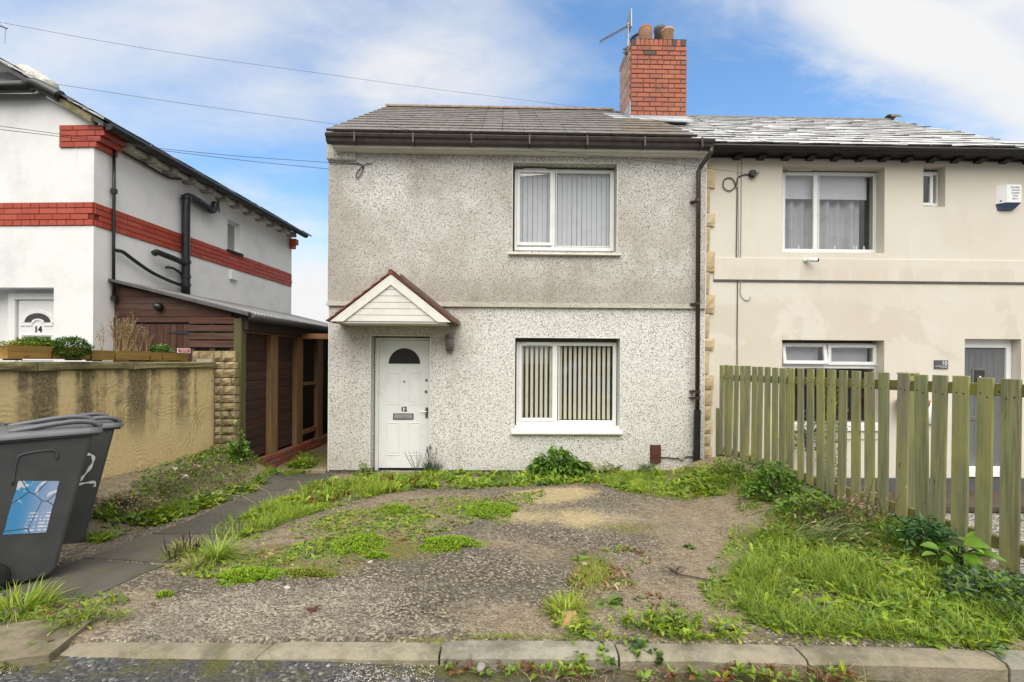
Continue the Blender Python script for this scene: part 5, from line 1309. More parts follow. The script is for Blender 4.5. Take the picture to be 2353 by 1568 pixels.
def arcring(r0, r1, h0, h1, d0, d1, name, mat, parent, cz=czz):
    mb = MB()
    for k in range(16):
        a_, b_ = A[k], A[k + 1]
        mb.prism([(cxx + r0 * math.cos(a_), cz + h0 * math.sin(a_)), (cxx + r1 * math.cos(a_), cz + h1 * math.sin(a_)), (cxx + r1 * math.cos(b_), cz + h1 * math.sin(b_)), (cxx + r0 * math.cos(b_), cz + h0 * math.sin(b_))], d0, d1)
    return mb.obj(name, MAT[mat], parent)
arcring(ri, rr, ri * .6, rh, DDr - .004, DDr + .001, 'fanlight', 'obscure_glass', dl); arcring(rr, rr * 1.25, rh, rh * 1.25, DDr - .014, DDr + .001, 'fanlight_trim', 'upvc', dl); arcring(ri * .6, ri, ri * .35, ri * .6, DDr - .012, DDr + .001, 'fanlight_trim', 'upvc', dl)
a_ = Wf.rect(*zx8(395, 668), *zx8(1020, 735), DDr); MB().box(a_[0], cxx - ri * .9, DDr - .012, DDr + .001, a_[2], a_[3], .004).box(cxx + ri * .9, a_[1], DDr - .012, DDr + .001, a_[2], a_[3], .004).obj('fanlight_sill', MAT['upvc'], dl)
p = Wf.hit(*zx8(735, 800), DDr); piece('numeral', text_mesh('14', .115, MAT['letter_black'], .003, .003), dl, (p[0], DDr - .003, p[1]), (math.pi / 2, 0, 0))
a_ = Wf.rect(*zx8(400, 880), *zx8(1050, 1400), DDr); MB().ring(a_[0], a_[1], a_[2], a_[3], .03, DDr - .012, DDr + .001, .006).obj('panel_trim', MAT['upvc'], dl)
MB().box(a_[0] + .06, a_[1] - .06, DDr - .003, DDr + .001, a_[2] + .04, a_[3] - .04).obj('glazed_panel', MAT['obscure_glass'], dl)
# pipes on the side wall (placed on the side frame, then turned)
def side(pts, off):
    out = []
    for px, py in pts:
        u, z = Ws.hit(px, py, -off); out.append((off, u, z))
    return out
p_ = side([(262, 338), (262, 450), (261, 560), (261, 680)], .05)
dpp = MB().tube(p_, .019, 8).obj('downpipe', MAT['black_plastic'], h14, True)
for y in (338, 440, 686): 
    q_ = side([(262, y)], .05)[0]; MB().lathe([(.038, -.03), (.038, .03)], 10, q_).obj('pipe_collar', MAT['black_plastic'], dpp)
MB().tube(smooth_path(side([(264, 339), (300, 360), (345, 385), (375, 402), (395, 410), (415, 411), (432, 408), (440, 402)], .05), 3), .018, 7).obj('waste_pipe', MAT['black_plastic'], h14, True)
sp = side([(427, 676), (427, 600), (427, 520), (428, 462)], .10); sp += side([(432, 453), (443, 456), (470, 474), (480, 482), (489, 483), (494, 475), (495, 466)], .10)
soil = MB().tube(smooth_path(sp, 3), .062, 12).obj('soil_pipe', MAT['black_plastic'], h14, True)
for px, py in ((428, 455), (451, 461), (481, 482), (427, 602), (427, 636), (427, 655)):
    q_ = side([(px, py)], .10)[0]; MB().lathe([(.075, -.025), (.075, .025)], 12, q_).obj('pipe_collar', MAT['black_plastic'], soil)
br = MB().tube(smooth_path(side([(425, 606), (405, 597), (385, 589), (370, 583), (360, 580), (354, 583)], .11), 3), .045, 10).obj('branch_pipe', MAT['black_plastic'], h14, True)
MB().tube(smooth_path(side([(423, 657), (395, 648), (350, 627), (310, 600), (285, 581), (275, 577), (268, 576)], .07), 3), .026, 8).obj('waste_pipe', MAT['black_plastic'], h14, True)
MB().tube(smooth_path(side([(424, 634), (412, 626), (400, 618), (390, 615), (382, 615)], .08), 3), .02, 8).obj('waste_pipe', MAT['black_plastic'], h14, True)
MB().tube(side([(502, 458), (504, 489)], .05), .012, 6).obj('overflow_pipe', MAT['black_plastic'], h14)
q_ = side([(537, 632)], .03)[0]; MB().box(.0, .05, q_[1] - .1, q_[1] + .1, q_[2] - .1, q_[2] + .08, .01).obj('meter_box', MAT['upvc'], h14)

# ================================================================== lean-to shed
Sf = Frame(-5.51, 6.30, Wf.u.x, Wf.u.y)
shed = fempty('lean_to_shed', Sf, label='dark brown timber lean-to shed with corrugated roof against the white house', cat='shed')
SR = Sf.U(553, 900); 
zr0, zr1 = Sf.Z(652, 268), Sf.Z(722, 553)
def roofz(u): return zr0 + (zr1 - zr0) * (u - .0) / SR
zlin = lambda y: (1000 + y / 3.92) / 1.632
bx = lambda x: (400 + x / 3.92) / 1.632
# front planking under the roof slope
pl = [zlin(230), zlin(330), zlin(430), zlin(545), zlin(640), zlin(735)]
zp_ = [zr0 - .0] + [Sf.Z(y, 300) for y in (zlin(440), zlin(540), zlin(640), zlin(738))]
uend = Sf.U(bx(1830), 735)
MB().box(.0, SR, .03, .06, -.3, Sf.Z(735, 300)).add([(0, .03, Sf.Z(735, 300)), (SR - .05, .03, Sf.Z(735, 300)), (SR - .05, .03, zr1 - .05), (0, .03, zr0 - .05)], [(0, 1, 2, 3)]).obj('backing', MAT['shed_dark'], shed)
for i in range(4):
    zt_, zb_ = zp_[i], zp_[i + 1]
    xt = min(uend, max(.05, (zt_ - .02 - zr0) / (zr1 - zr0) * SR)); xb = min(uend, (zb_ - .02 - zr0) / (zr1 - zr0) * SR)
    if i == 0: poly = [(0, zb_ + .004), (xb, zb_ + .004), (.0, zr0 - .03)]
    else: poly = [(0, zb_ + .004), (xb if xb < uend else uend, zb_ + .004), (xt, zt_ - .0), (0, zt_ - .0)]
    MB().prism(poly, .002 + .003 * (i % 2), .029).obj('plank', MAT['brown_plank'], shed)
dz1 = Sf.Z(zlin(852), 400); dx0, dx1 = Sf.U(bx(360), 760), Sf.U(bx(1225), 760)
MB().box(dx0 - .03, dx1, -.004, .03, Sf.Z(zlin(822), 400), zp_[4] - .003, .004).obj('door_head', MAT['brown_plank'], shed)
door_b = MB().box(dx0, dx1 - .006, .012, .03, -.2, dz1).obj('shed_door', MAT['brown_board'], shed)
bw_ = (dx1 - dx0) / 9
for k in range(9): MB().box(dx0 + bw_ * k + .003, dx0 + bw_ * (k + 1) - .003, -.006, .012, -.2, dz1 - .004, .003).obj('door_board', MAT['brown_board'], door_b)
p0, p1 = Sf.hit(bx(905), zlin(978)), Sf.hit(bx(1222), zlin(968))
MB().prism([(p0[0], p0[1] - .006), (p1[0], p1[1] - .035), (p1[0], p1[1] + .03), (p0[0], p0[1] + .006)], -.012, -.005).obj('strap_hinge', MAT['letter_black'], door_b)
MB().box(.0, dx0 - .02, -.012, .03, -.2, Sf.Z(zlin(745), 200), .004).obj('side_board', MAT['brown_board'], shed)
sx0, sx1 = Sf.U(bx(1232), 760), Sf.U(bx(1885), 760)
for k, (ya, yb) in enumerate(((745, 845), (865, 958), (980, 1075), (1092, 1190))):
    MB().box(sx0, sx1, -.03, -.008, Sf.Z(zlin(yb), 500), Sf.Z(zlin(ya), 500), .003).obj('pallet_slat', MAT['brown_plank'], shed)
MB().box(sx0 + .0, sx0 + .07, -.008, .03, .5, Sf.Z(zlin(745), 500)).box((sx0 + sx1) / 2 - .04, (sx0 + sx1) / 2 + .04, -.008, .03, .5, Sf.Z(zlin(745), 500)).box(sx1 - .07, sx1, -.008, .03, .5, Sf.Z(zlin(745), 500)).obj('pallet_block', MAT['brown_board'], shed)
# corrugated roof: sheets laid down the slope
dl_ = 4.6; tilt = math.atan2(zr0 - zr1, SR)
mb = MB(); n = 240
for side_ in (0, 1):
    for i in range(n + 1):
        d = -.10 + dl_ * i / n; zc_ = .018 * math.sin(d * 2 * math.pi / .076) if True else 0
        u_ = -.0 if side_ == 0 else SR + .16
        mb.v.append((u_, d, roofz(u_) + .04 + zc_))
for i in range(n): mb.f.append((i, n + 1 + i, n + 2 + i, i + 1))
b = len(mb.v); mb.v += [(x, y, z - .006) for x, y, z in mb.v[:b]]
for i in range(n): mb.f.append((b + i, b + i + 1, b + n + 2 + i, b + n + 1 + i)); mb.f.append((n + 1 + i, b + n + 1 + i, b + n + 2 + i, n + 2 + i))
mb.obj('corrugated_sheet', MAT['corrugated'], shed)
MB().add([(0.02, -.112, roofz(0) + .05), (SR + .17, -.112, roofz(SR + .17) + .05), (SR + .17, -.112, roofz(SR + .17) + .005), (0.02, -.112, roofz(0) + .02),
          (0, -.0, roofz(0) + .062), (SR + .17, -.0, roofz(SR + .17) + .062)], [(0, 3, 2, 1), (0, 1, 5, 4)]).obj('verge_trim', MAT['cowl_grey'], shed)
MB().tube([(SR + .20, -.08, zr1 - .06), (SR + .20, dl_, zr1 - .06)], .055, 10).obj('gutter', MAT['dark_paint'], shed, True)
MB().box(SR - .02, SR + .10, .0, dl_, zr1 - .22, zr1 - .02, .006).obj('eaves_board', MAT['shed_dark'], shed)
for px in (372,):
    u, z = Sf.hit(369, 706); MB().tube([(u, 0, z), (u - .005, -.04, z), (u - .02, -.085, z + .0)], [.05, .062, .03], 14).obj('bulkhead_lamp', MAT['black_plastic'], shed, True)
# the open side facing the path
Ss = Frame(*(Sf.w(SR, 0, 0).xy), Sf.n.x, Sf.n.y)
def sb(name, u0, u1, off0, off1, z0, z1, mat, c=.005, label=None, parent=None):
    o = MB().box(SR - off1, SR - off0, u0, u1, z0, z1, c).obj(name, MAT[mat], parent or shed)
    if label: o['label'] = label
    return o
sx = lambda x: (820 + x / 2.85) / 1.632
sy = lambda y: (1200 + y / 2.85) / 1.632
gz0 = -.25
sb('post', -.04, .07, -.03, .08, gz0, zr1 - .06, 'post_green', label='greenish front corner post')
pu = [(Ss.U(sx(545), 900), Ss.U(sx(622), 900)), (Ss.U(sx(822), 900), Ss.U(sx(890), 900)), (Ss.U(sx(1050), 900), Ss.U(sx(1105), 900))]
for a, b in pu: sb('post', a, b, -.02, .06, .02, zr1 - .2, 'post_wood')
sb('rail', .08, pu[1][0], -.01, .04, zr1 - .25, zr1 - .19, 'post_wood')
zs0 = .08; zs1 = zr1 - .22; npk = 13
for j, (a, b, n_) in enumerate(((.06, pu[0][0] + .06, npk), (pu[0][0] + .09, pu[1][0] + .03, npk))):
    for k in range(n_):
        z0_ = zs0 + (zs1 - zs0) * k / n_; z1_ = zs0 + (zs1 - zs0) * (k + 1) / n_ - .006
        sb('wall_board', a, b, .055 + .003 * (k % 2), .075, z0_, z1_, 'dark_plank', .003)
sb('shade_backing', pu[1][1], dl_, .5, .52, -.1, zs1, 'shed_dark'); MB().box(.0, SR + 1.3, dl_, dl_ + .03, -.3, zr1 - .1).obj('rear_wall', MAT['shed_dark'], shed)  # dark sheet stands for the shade inside; rear wall added to close a bright gap
zm = Ss.Z(sy(680), sx(970)); sb('cross_rail', pu[1][1], pu[2][0] + .02, -.0, .04, zm - .03, zm + .03, 'post_wood')
zm = Ss.Z(sy(1185), sx(960)); sb('cross_rail', pu[1][1], pu[2][0] + .02, -.0, .04, zm - .04, zm + .04, 'beam_wood')
bm_ = Ss.hit(sx(830), sy(170)); 
MB().box(SR - .02, SR + 1.5, pu[1][0] + .0, pu[1][0] + .07, zr1 - .27, zr1 - .18, .005).obj('tie_beam', MAT['beam_wood'], shed)
base = sb('brick_base', .1, dl_, -.04, .07, -.4, -.02, 'mortar_dark')
bmm = MB().box(-.105, .105, -.05, .05, -.033, .033, .004).mesh('brick', MAT['base_brick'])
for r_ in range(3):
    u = .22 + (.11 if r_ % 2 else 0)
    while u < dl_ - .1:
        piece('brick', bmm, base, (SR - .0, u, .022 - .075 * r_ - .0), (0, 0, math.pi / 2)); u += .222

# ================================================================== garden wall with coping and stone pier
GW = Frame(-4.005, 6.10, .40, 2.25)
gw = empty('garden_wall', (GW.o.x, GW.o.y, 0), GW.ang, label='yellow rendered garden wall with mossy stone coping and black streaks', cat='wall')
gu0, gu1 = -4.2, GW.U(489, 900); ztop = GW.Z(849, 300)
MB().box(gu0, gu1 + .03, 0, .20, -.1, ztop, .006).obj('render_panel', MAT['yellow_render'], gw)
cj = [gu0, GW.U(-190, 840), GW.U(80, 840), GW.U(301, 840), GW.U(492, 840)]
ct = GW.Z(832, 250)
for i in range(4):
    o = piece('coping_stone', stone_mesh(cj[i + 1] - cj[i] - .008, .29, ct - ztop, MAT['coping_stone'], 90 + i, .008, .012, 5), gw, ((cj[i] + cj[i + 1]) / 2, .10, (ct + ztop) / 2))
# pier: coursed rock-faced stone at the wall's end, one wide course above the coping
PF_ = Frame(*(GW.w(gu1, 0, 0).xy), 1, -.03)
pier = MB().box(gu1 + .005, gu1 + .27, .02, .30, -.2, 1.5).obj('pier', MAT['mortar'], gw)
rowsy = [848, 868, 886, 908, 926, 945, 962, 980, 1000, 1020, 1042, 1064]
rgs = random.Random(5)
p0w, p1w = GW.w(gu1, 0, 0), None
inv = Matrix.LocRotScale(GW.o, __import__('mathutils').Euler((0, 0, GW.ang)), None).inverted()
pang = math.atan2(-.03, 1) - GW.ang
def pier_stone(px0, px1, py0, py1, dep=.10, off=0.0):
    a, b, c, e = PF_.rect(px0, py0, px1, py1, off)
    ce = PF_.w((a + b) / 2, off + dep / 2, (c + e) / 2); lo = inv @ ce
    piece('stone', stone_mesh(b - a - .010, dep, e - c - .010, MAT['pier_stone'], rgs.randint(0, 999), .014, .010, 3), pier, lo, (0, 0, pang))
for i in range(len(rowsy) - 1):
    xs = [491, rgs.choice((509, 506, 513)), 541] if i % 2 == 0 else [491, 507, rgs.choice((527, 530)), 541] if i % 4 == 1 else [491, 508, 541]
    for j in range(len(xs) - 1): pier_stone(xs[j], xs[j + 1], rowsy[i], rowsy[i + 1])
xs = [440, 456, 490, 509, 540]
for j in range(4): pier_stone(xs[j], xs[j + 1], 806, 838 if j < 2 else 829 + 2, .14, .05)
for j in range(2): pier_stone([491, 516, 541][j], [491, 516, 541][j + 1], 831, 848, .12, .02)

# planters standing along the coping
def planter(px0, px1, pytop, pybot, boards, off, label):
    a, b, c, e = GW.rect(px0, pytop, px1, pybot, off)
    o = empty('planter', GW.w((a + b) / 2, off, c), GW.ang, label=label, cat='planter', group='timber planters on the garden wall')
    L_ = b - a; h = e - c; fl_ = .03
    xs_ = [-L_ / 2 + L_ * t for t in boards]
    for i in range(len(xs_) - 1):
        x0, x1 = xs_[i], xs_[i + 1]
        MB().add([(x0 + .008, 0, 0), (x1 - .008, 0, 0), (x1 - .008, .018, 0), (x0 + .008, .018, 0), (x0 + .008 - (fl_ if i == 0 else 0), -fl_, h), (x1 - .008, -fl_, h), (x1 - .008, -fl_ + .018, h), (x0 + .008 - (fl_ if i == 0 else 0), -fl_ + .018, h)],
                 [(0, 1, 5, 4), (1, 2, 6, 5), (2, 3, 7, 6), (3, 0, 4, 7), (4, 5, 6, 7), (0, 3, 2, 1)]).obj('front_board', MAT['planter_wood'], o)
    MB().box(-L_ / 2, L_ / 2, .16, .178, 0, h, .002).obj('back_board', MAT['planter_wood'], o)
    for x in (-L_ / 2, L_ / 2 - .018): MB().box(x, x + .018, .0, .16, 0, h - .005, .002).obj('end_board', MAT['planter_wood'], o)
    for x in xs_[1:-1]: MB().box(x - .012, x + .012, .004, .02, .002, h - .004).obj('batten', MAT['shed_dark'], o)
    MB().box(-L_ / 2 + .02, L_ / 2 - .02, .02, .158, h * .6, h * .86).obj('soil', MAT['sleeper'], o)
    MB().box(-L_ / 2 + .06, -L_ / 2 + .12, .02, .15, -.012, .0).box(L_ / 2 - .12, L_ / 2 - .06, .02, .15, -.012, .0).obj('foot', MAT['shed_dark'], o)
    return o, L_, h
plA = planter(17, 207, 794, 826, [0, .50, 1], .02, 'leftmost timber planter, overflowing with a green cushion plant')
plB = planter(210, 344, 805, 828, [0, .37, 1], .02, 'middle timber planter holding tall dry brown stalks')
plC = planter(346, 430, 810, 829, [0, .30, 1], .02, 'right timber planter with green rosettes and a red sign')
q = GW.rect(402, 800.5, 432, 812, .0)
rs = empty('red_sign', GW.w((q[0] + q[1]) / 2, -.03, (q[2] + q[3]) / 2), GW.ang, label='small red sign with white lettering on the right hand planter', cat='sign')
MB().box(-(q[1] - q[0]) / 2, (q[1] - q[0]) / 2, -.006, 0, -(q[3] - q[2]) / 2, (q[3] - q[2]) / 2, .001).obj('border', MAT['letter_white'], rs)
MB().box(-(q[1] - q[0]) / 2 + .012, (q[1] - q[0]) / 2 - .012, -.0075, -.006, -(q[3] - q[2]) / 2 + .008, (q[3] - q[2]) / 2 - .008).obj('panel', MAT['sign_red'], rs)
t_ = text_mesh('RESERVED', .038, MAT['letter_white'], .0005); piece('lettering', t_, rs, (0, -.0085, 0), (math.pi / 2, 0, 0), ((q[1] - q[0]) / .30, 1, 1))

# ================================================================== picket fence
FN = Frame(3.17, 7.0, .077, -1)
fence = empty('picket_fence', FN.o, FN.ang, label='green weathered picket fence running forward from the cream house', cat='fence')
xp = [229, 261, 295, 333, 372, 411, 456, 498, 545, 598, 648, 710, 776, 842, 910, 985, 1068, 1153, 1245, 1345, 1480, 1596, 1722, 1866, 2038, 2200, 2378]
xq = [253, 288, 322, 362, 402, 442, 489, 531, 581, 635, 692, 750, 815, 888, 960, 1040, 1124, 1215, 1312, 1416, 1560, 1685, 1830, 1980, 2152, 2350, 2560]
toD = lambda x: (2580 + x / 1.867) / 1.632
ftop = lambda x: (1200 + (315 + (x - 229) * .0475) / 1.867) / 1.632
rgf = random.Random(21)
nail_me = MB().tube([(0, .001, 0), (0, -.0015, 0)], .006, 6).mesh('nail', MAT['dark_paint']); fz_rail = FN.Z(ftop(229), toD(229)) - .19
for a, b in zip(xp, xq):
    u0_, u1_ = FN.U(toD(a), 850), FN.U(toD(b), 850); zt_ = FN.Z(ftop(a), toD((a + b) / 2)) + rgf.uniform(-.006, .006)
    w_ = max(.09, min(.118, u1_ - u0_)); cu = (u0_ + u1_) / 2
    mb = MB().box(-w_ / 2, w_ / 2, -.019, 0, -1.62, 0, .003)
    pk_ = mb.obj('picket', MAT['fence_wood'], fence, loc=(cu, 0, zt_), rot=(rgf.uniform(-.008, .008), rgf.uniform(-.016, .016), rgf.uniform(-.03, .03)))
    for s_ in (-.024, .024): piece('nail', nail_me, pk_, (s_ + rgf.uniform(-.006, .006), -.0195, fz_rail - zt_ + rgf.uniform(-.015, .015)))
for k in range(4):
    mb = MB().box(-.052, .052, -.019, 0, -1.62, 0, .003)
    pk_ = mb.obj('picket', MAT['fence_wood'], fence, loc=(4.165 + .152 * k, 0, FN.Z(ftop(2378), toD(2470)) + rgf.uniform(-.006, .006)), rot=(0, rgf.uniform(-.012, .012), 0))
u0_ = FN.U(toD(215), 900)
MB().box(-.02, .10, -.022, 0, -.2, FN.Z(938, toD(215)), .003).obj('picket', MAT['fence_wood'], fence)['label'] = 'short wide board against the house corner'
fz0 = FN.Z(ftop(229), toD(229))
slope = -.02
for zoff, nm in ((-.19, 'rail'), (-1.28, 'rail')):
    L_ = 4.6
    MB().box(0, L_, .001, .04, -.045, .045, .004).obj(nm, MAT['fence_rail'], fence, loc=(.05, 0, fz0 + zoff), rot=(0, -slope * -1 * .6, 0))
for px in (toD(628), toD(1432)):
    u_ = FN.U(px, 870) + .06
    zt_ = FN.Z(861 if px > 2000 else 853, px)
    p_o = MB().box(u_ - .045, u_ + .045, .041, .135, -.6, zt_, .005).obj('post', MAT['fence_wood'], fence)
    MB().box(u_ - .055, u_ + .055, .03, .145, zt_ + .001, zt_ + .02, .005).obj('post_cap', MAT['fence_wood'], p_o)
for k in range(3):
    MB().box(.02 + 1.5 * k, 1.515 + 1.5 * k, .003, .028, -.15, .10 - .015 * k, .003).obj('gravel_board', MAT['fence_rail'], fence)
pts = [(1645, 1052), (1660, 1045), (1700, 1058), (1760, 1075), (1800, 1090), (1870, 1120), (1950, 1158), (2040, 1195), (2120, 1225), (2200, 1262), (2240, 1285), (2290, 1308), (2353, 1337), (2420, 1368)]
fc = []
for px, py in pts:
    u_, z_ = FN.hit(px, py, -.03); fc.append(FN.w(u_, -.03, z_))
tag(MB().tube(smooth_path(fc, 3), .008, 6).obj('fence_cable', MAT['cable']), 'black cable clipped along the foot of the picket fence', 'cable')

# ================================================================== wheelie bins
def bin_(loc, ang, label, sticker=False, mark=False):
    o = empty('wheelie_bin', loc, ang, label=label, cat='wheelie bin', group='wheelie bins by the garden wall')
    W2 = .235
    # outline of the side (x forward, z up); taper in width too
    prof = [(-.02, .10), (.04, .03), (.30, .02), (.335, .06), (.505, .90), (.515, .96), (-.05, .96), (-.05, .90)]
    mb = MB(); n = len(prof)
    def wz(z): return W2 - .035 * (1 - z / .96)
    vs = [(x, -wz(z), z) for x, z in prof] + [(x, wz(z), z) for x, z in prof]
    ch = .02
    fs = [tuple(range(n)), tuple(range(2 * n - 1, n - 1, -1))] + [(i, n + i, n + (i + 1) % n, (i + 1) % n) for i in range(n)]
    mb.add(vs, fs); body = mb.obj('body', MAT['bin_grey'], o)
    bv = body.modifiers.new('edges', 'BEVEL'); bv.width = .018; bv.segments = 2; bv.limit_method = 'ANGLE'; bv.angle_limit = R(35)
    rm = MB().box(-.07, .545, -W2 - .018, W2 + .018, .925, .965, .008)
    rim = rm.obj('rim', MAT['bin_grey'], body)
    # lid: shallow domed shell with a raised bar each side and a front grip
    lb = MB(); N = 10
    xs = np.linspace(-.08, .555, N)
    sec = lambda x: .03 + .055 * (1 - ((x - .25) / .36) ** 2) * (x < .62)
    ys = [-W2 - .03, -W2 - .025, -W2 + .03, -.10, .0, .10, W2 - .03, W2 + .025, W2 + .03]; yh = [-.022, .012, .5, .85, 1, .85, .5, .012, -.022]
    vs = []
    for x in xs:
        h = max(.018, sec(x) * .4)
        for y, t in zip(ys, yh): vs.append((x, y, .968 + (t if abs(t) < .05 else t * h)))
    m_ = len(ys)
    fs = [(i * m_ + j, (i + 1) * m_ + j, (i + 1) * m_ + j + 1, i * m_ + j + 1) for i in range(N - 1) for j in range(m_ - 1)]
    fs += [tuple(range(m_)), tuple((N - 1) * m_ + k for k in range(m_))[::-1]]
    lid = lb.add(vs, fs).obj('lid', MAT['bin_lid'], o, True)
    for s in (-1, 1):
        pts_ = [(.12, s * (W2 - .055), .985), (.25, s * (W2 - .05), 1.005), (.38, s * (W2 - .045), 1.022), (.46, s * (W2 - .045), 1.022), (.52, s * (W2 - .045), 1.008), (.555, s * (W2 - .045), .98)]
        MB().tube(smooth_path(pts_, 3), .017, 8).obj('lid_rib', MAT['bin_lid'], lid, True)
    MB().tube([(.53, -W2 + .05, .99), (.53, W2 - .05, .99)], .014, 8).obj('lid_grip', MAT['bin_lid'], lid, True)
    MB().tube([(-.10, -W2 + .02, .99), (-.10, W2 - .02, .99)], .018, 8).box(-.11, -.03, -W2 + .02, -W2 + .05, .93, .995).box(-.11, -.03, W2 - .05, W2 - .02, .93, .995).obj('handle', MAT['bin_grey'], o)
    MB().box(.0, .02, -W2 - .024, -W2 + .02, .86, .925, .004).obj('hinge_lug', MAT['bin_grey'], body)
    # pressed panel outline on the side
    def sidept(x, z, off=.0015): return (x, -wz(z) - off, z)
    MB().tube(smooth_path([sidept(.14, .66), sidept(.155, .80), sidept(.18, .845), sidept(.30, .855), sidept(.335, .835), sidept(.335, .79)], 4), .007, 6).obj('pressed_rim', MAT['bin_grey'], body, True)
    for s in (-1, 1):
        wh = empty('wheel', (.035, s * (W2 - .012), .10), 0); wh.parent = o
        MB().lathe([(.06, -.026), (.095, -.024), (.10, -.012), (.10, .012), (.095, .024), (.06, .026)], 24).obj('tyre', MAT['rubber'], wh, True, rot=(R(90), 0, 0))
        mb = MB()
        for k in range(6):
            t = k * math.pi / 3; mb.tube([(.015 * math.cos(t), .015 * math.sin(t), 0), (.062 * math.cos(t), .062 * math.sin(t), 0)], .009, 6)
        mb.lathe([(.02, -.03), (.02, .03)], 10); mb.lathe([(.055, -.02), (.066, -.02), (.066, .02), (.055, .02)], 20); mb.obj('hub', MAT['black_plastic'], wh, rot=(R(90), 0, 0))
    MB().tube([(.035, -W2, .10), (.035, W2, .10)], .011, 8).obj('axle', MAT['rail_metal'], o)
    if sticker:
        sm = MB(); hx, hz = .095, .165; nz = 6
        ctr = (.225, .50)
        vs = []; 
        for j in range(nz + 1):
            z = -hz + 2 * hz * j / nz
            for x in (-hx, hx):
                jx = random.uniform(-.003, .003); vs.append((x + jx, 0, z))
        sm.add(vs, [(2 * j, 2 * j + 1, 2 * j + 3, 2 * j + 2) for j in range(nz)])
        al_ = math.atan2(.035, .96)
        sm.obj('sticker', MAT['sticker'], body, loc=(ctr[0], -wz(ctr[1]) - .0025, ctr[1]), rot=(al_, R(11), 0))['label'] = 'torn blue and white sticker'
    if mark:
        pts_ = [(.30, .70), (.32, .735), (.35, .74), (.375, .715), (.37, .66), (.34, .60), (.30, .545), (.275, .51), (.33, .512), (.385, .505), (.385, .47)]
        P = smooth_path([Vector((x, -wz(z) - .004, z)) for x, z in pts_], 5); mk = MB(); wdt = .011
        L = []
        for i, p in enumerate(P):
            t = (P[min(i + 1, len(P) - 1)] - P[max(i - 1, 0)]).normalized(); nn = Vector((-t.z, 0, t.x)); ww = wdt * (.75 + .35 * math.sin(i * .9))
            L += [p + nn * ww, p - nn * ww]
        mk.add(L, [(2 * i, 2 * i + 1, 2 * i + 3, 2 * i + 2) for i in range(len(P) - 1)]).obj('painted_mark', MAT['brush_white'], body)
    return o
BA = R(48)
bx_, by_ = gp(121, 1335)[:2]
off = Vector((math.cos(BA), math.sin(BA))) ; sidev = Vector((-math.sin(BA), math.cos(BA)))
B1 = Vector((bx_, by_)) - off * .32 + sidev * .20
bin_((B1.x, B1.y, gz(bx_, by_) + .012), BA, 'nearer grey wheelie bin with a torn blue sticker on its side', True)
B2 = B1 + Vector((-.43, .65)); bin_((B2.x, B2.y, gz(bx_, by_) - .05), BA + R(4), 'further grey wheelie bin with a white painted figure on its side', False, True)

# ================================================================== overhead cables
def wp(px, py, Y):
    r = ray(px, py); return r * Y + Vector((0, 0, CAM_Z))
def cable(pts, r, label, sag=.02):
    P = [wp(*p) for p in pts]
    o = MB().tube(smooth_path(P, 8), r, 5).obj('overhead_cable', MAT['cable']); tag(o, label, 'cable', 'overhead cables between the houses'); return o
cable([(-330, 246, 4.6), (0, 290, 5.2), (240, 323, 5.7), (365, 341, 6.0), (560, 360, 6.5), (758, 374, 6.9)], .0032, 'upper of the two telephone cables meeting the top left corner of the pebbledashed wall')
cable([(-330, 262, 4.6), (0, 298, 5.2), (240, 327, 5.7), (365, 345, 6.0), (560, 369, 6.5), (757, 389, 6.88)], .0032, 'lower of the two telephone cables meeting the top left corner of the pebbledashed wall')
cable([(-300, 122, 5.0), (95, 188, 7.0), (435, 240, 8.2), (775, 286, 9.5), (880, 300, 10.4)], .0032, 'thin cable crossing the sky between the white house ridge and the brown roof')
cable([(-260, 5, 4.0), (35, 58, 4.4), (225, 93, 4.7), (440, 128, 5.0), (730, 168, 5.4), (960, 200, 5.8), (1240, 235, 6.2), (1440, 262, 6.45), (1560, 290, 6.55), (1650, 310, 6.6), (1725, 334, 6.75)], .0016, 'long thin cable crossing the whole sky from upper left to the slate roof')
cable([(900, 292, 6.3), (1020, 312, 6.45), (1200, 340, 6.7), (1400, 362, 6.85), (1600, 384, 6.95), (1720, 400, 7.0)], .0024, 'thin cable drooping past the brown gutter to the junction box')
cable([(1590, 268, 6.6), (1640, 290, 6.62), (1700, 312, 6.65), (1800, 330, 6.7), (1980, 336, 6.75), (2150, 343, 6.85), (2353, 349, 7.0), (2500, 353, 7.0)], .0024, 'thin cable lying along the slate eaves of the cream house')
ta = empty('tv_aerial', wp(-14, 52, 7.5), 0, label='tip of a dark television aerial at the top left edge above the white house', cat='aerial')
tp = [wp(*p, 7.5) - wp(-14, 52, 7.5) for p in ((-40, 58), (2, 60), (16, 66))]
MB().tube(tp, .012, 6).obj('boom', MAT['cowl_grey'], ta); MB().tube([wp(13, 66, 7.5) - wp(-14, 52, 7.5), wp(11, 100, 7.5) - wp(-14, 52, 7.5)], .006, 5).obj('element', MAT['galvanised'], ta); MB().tube([wp(2, 48, 7.5) - wp(-14, 52, 7.5), wp(15, 66, 7.5) - wp(-14, 52, 7.5)], .006, 5).obj('element', MAT['galvanised'], ta)
MB().tube([wp(-30, 58, 7.5) - wp(-14, 52, 7.5), wp(-30, 200, 7.5) - wp(-14, 52, 7.5)], .018, 6).obj('mast', MAT['galvanised'], ta)
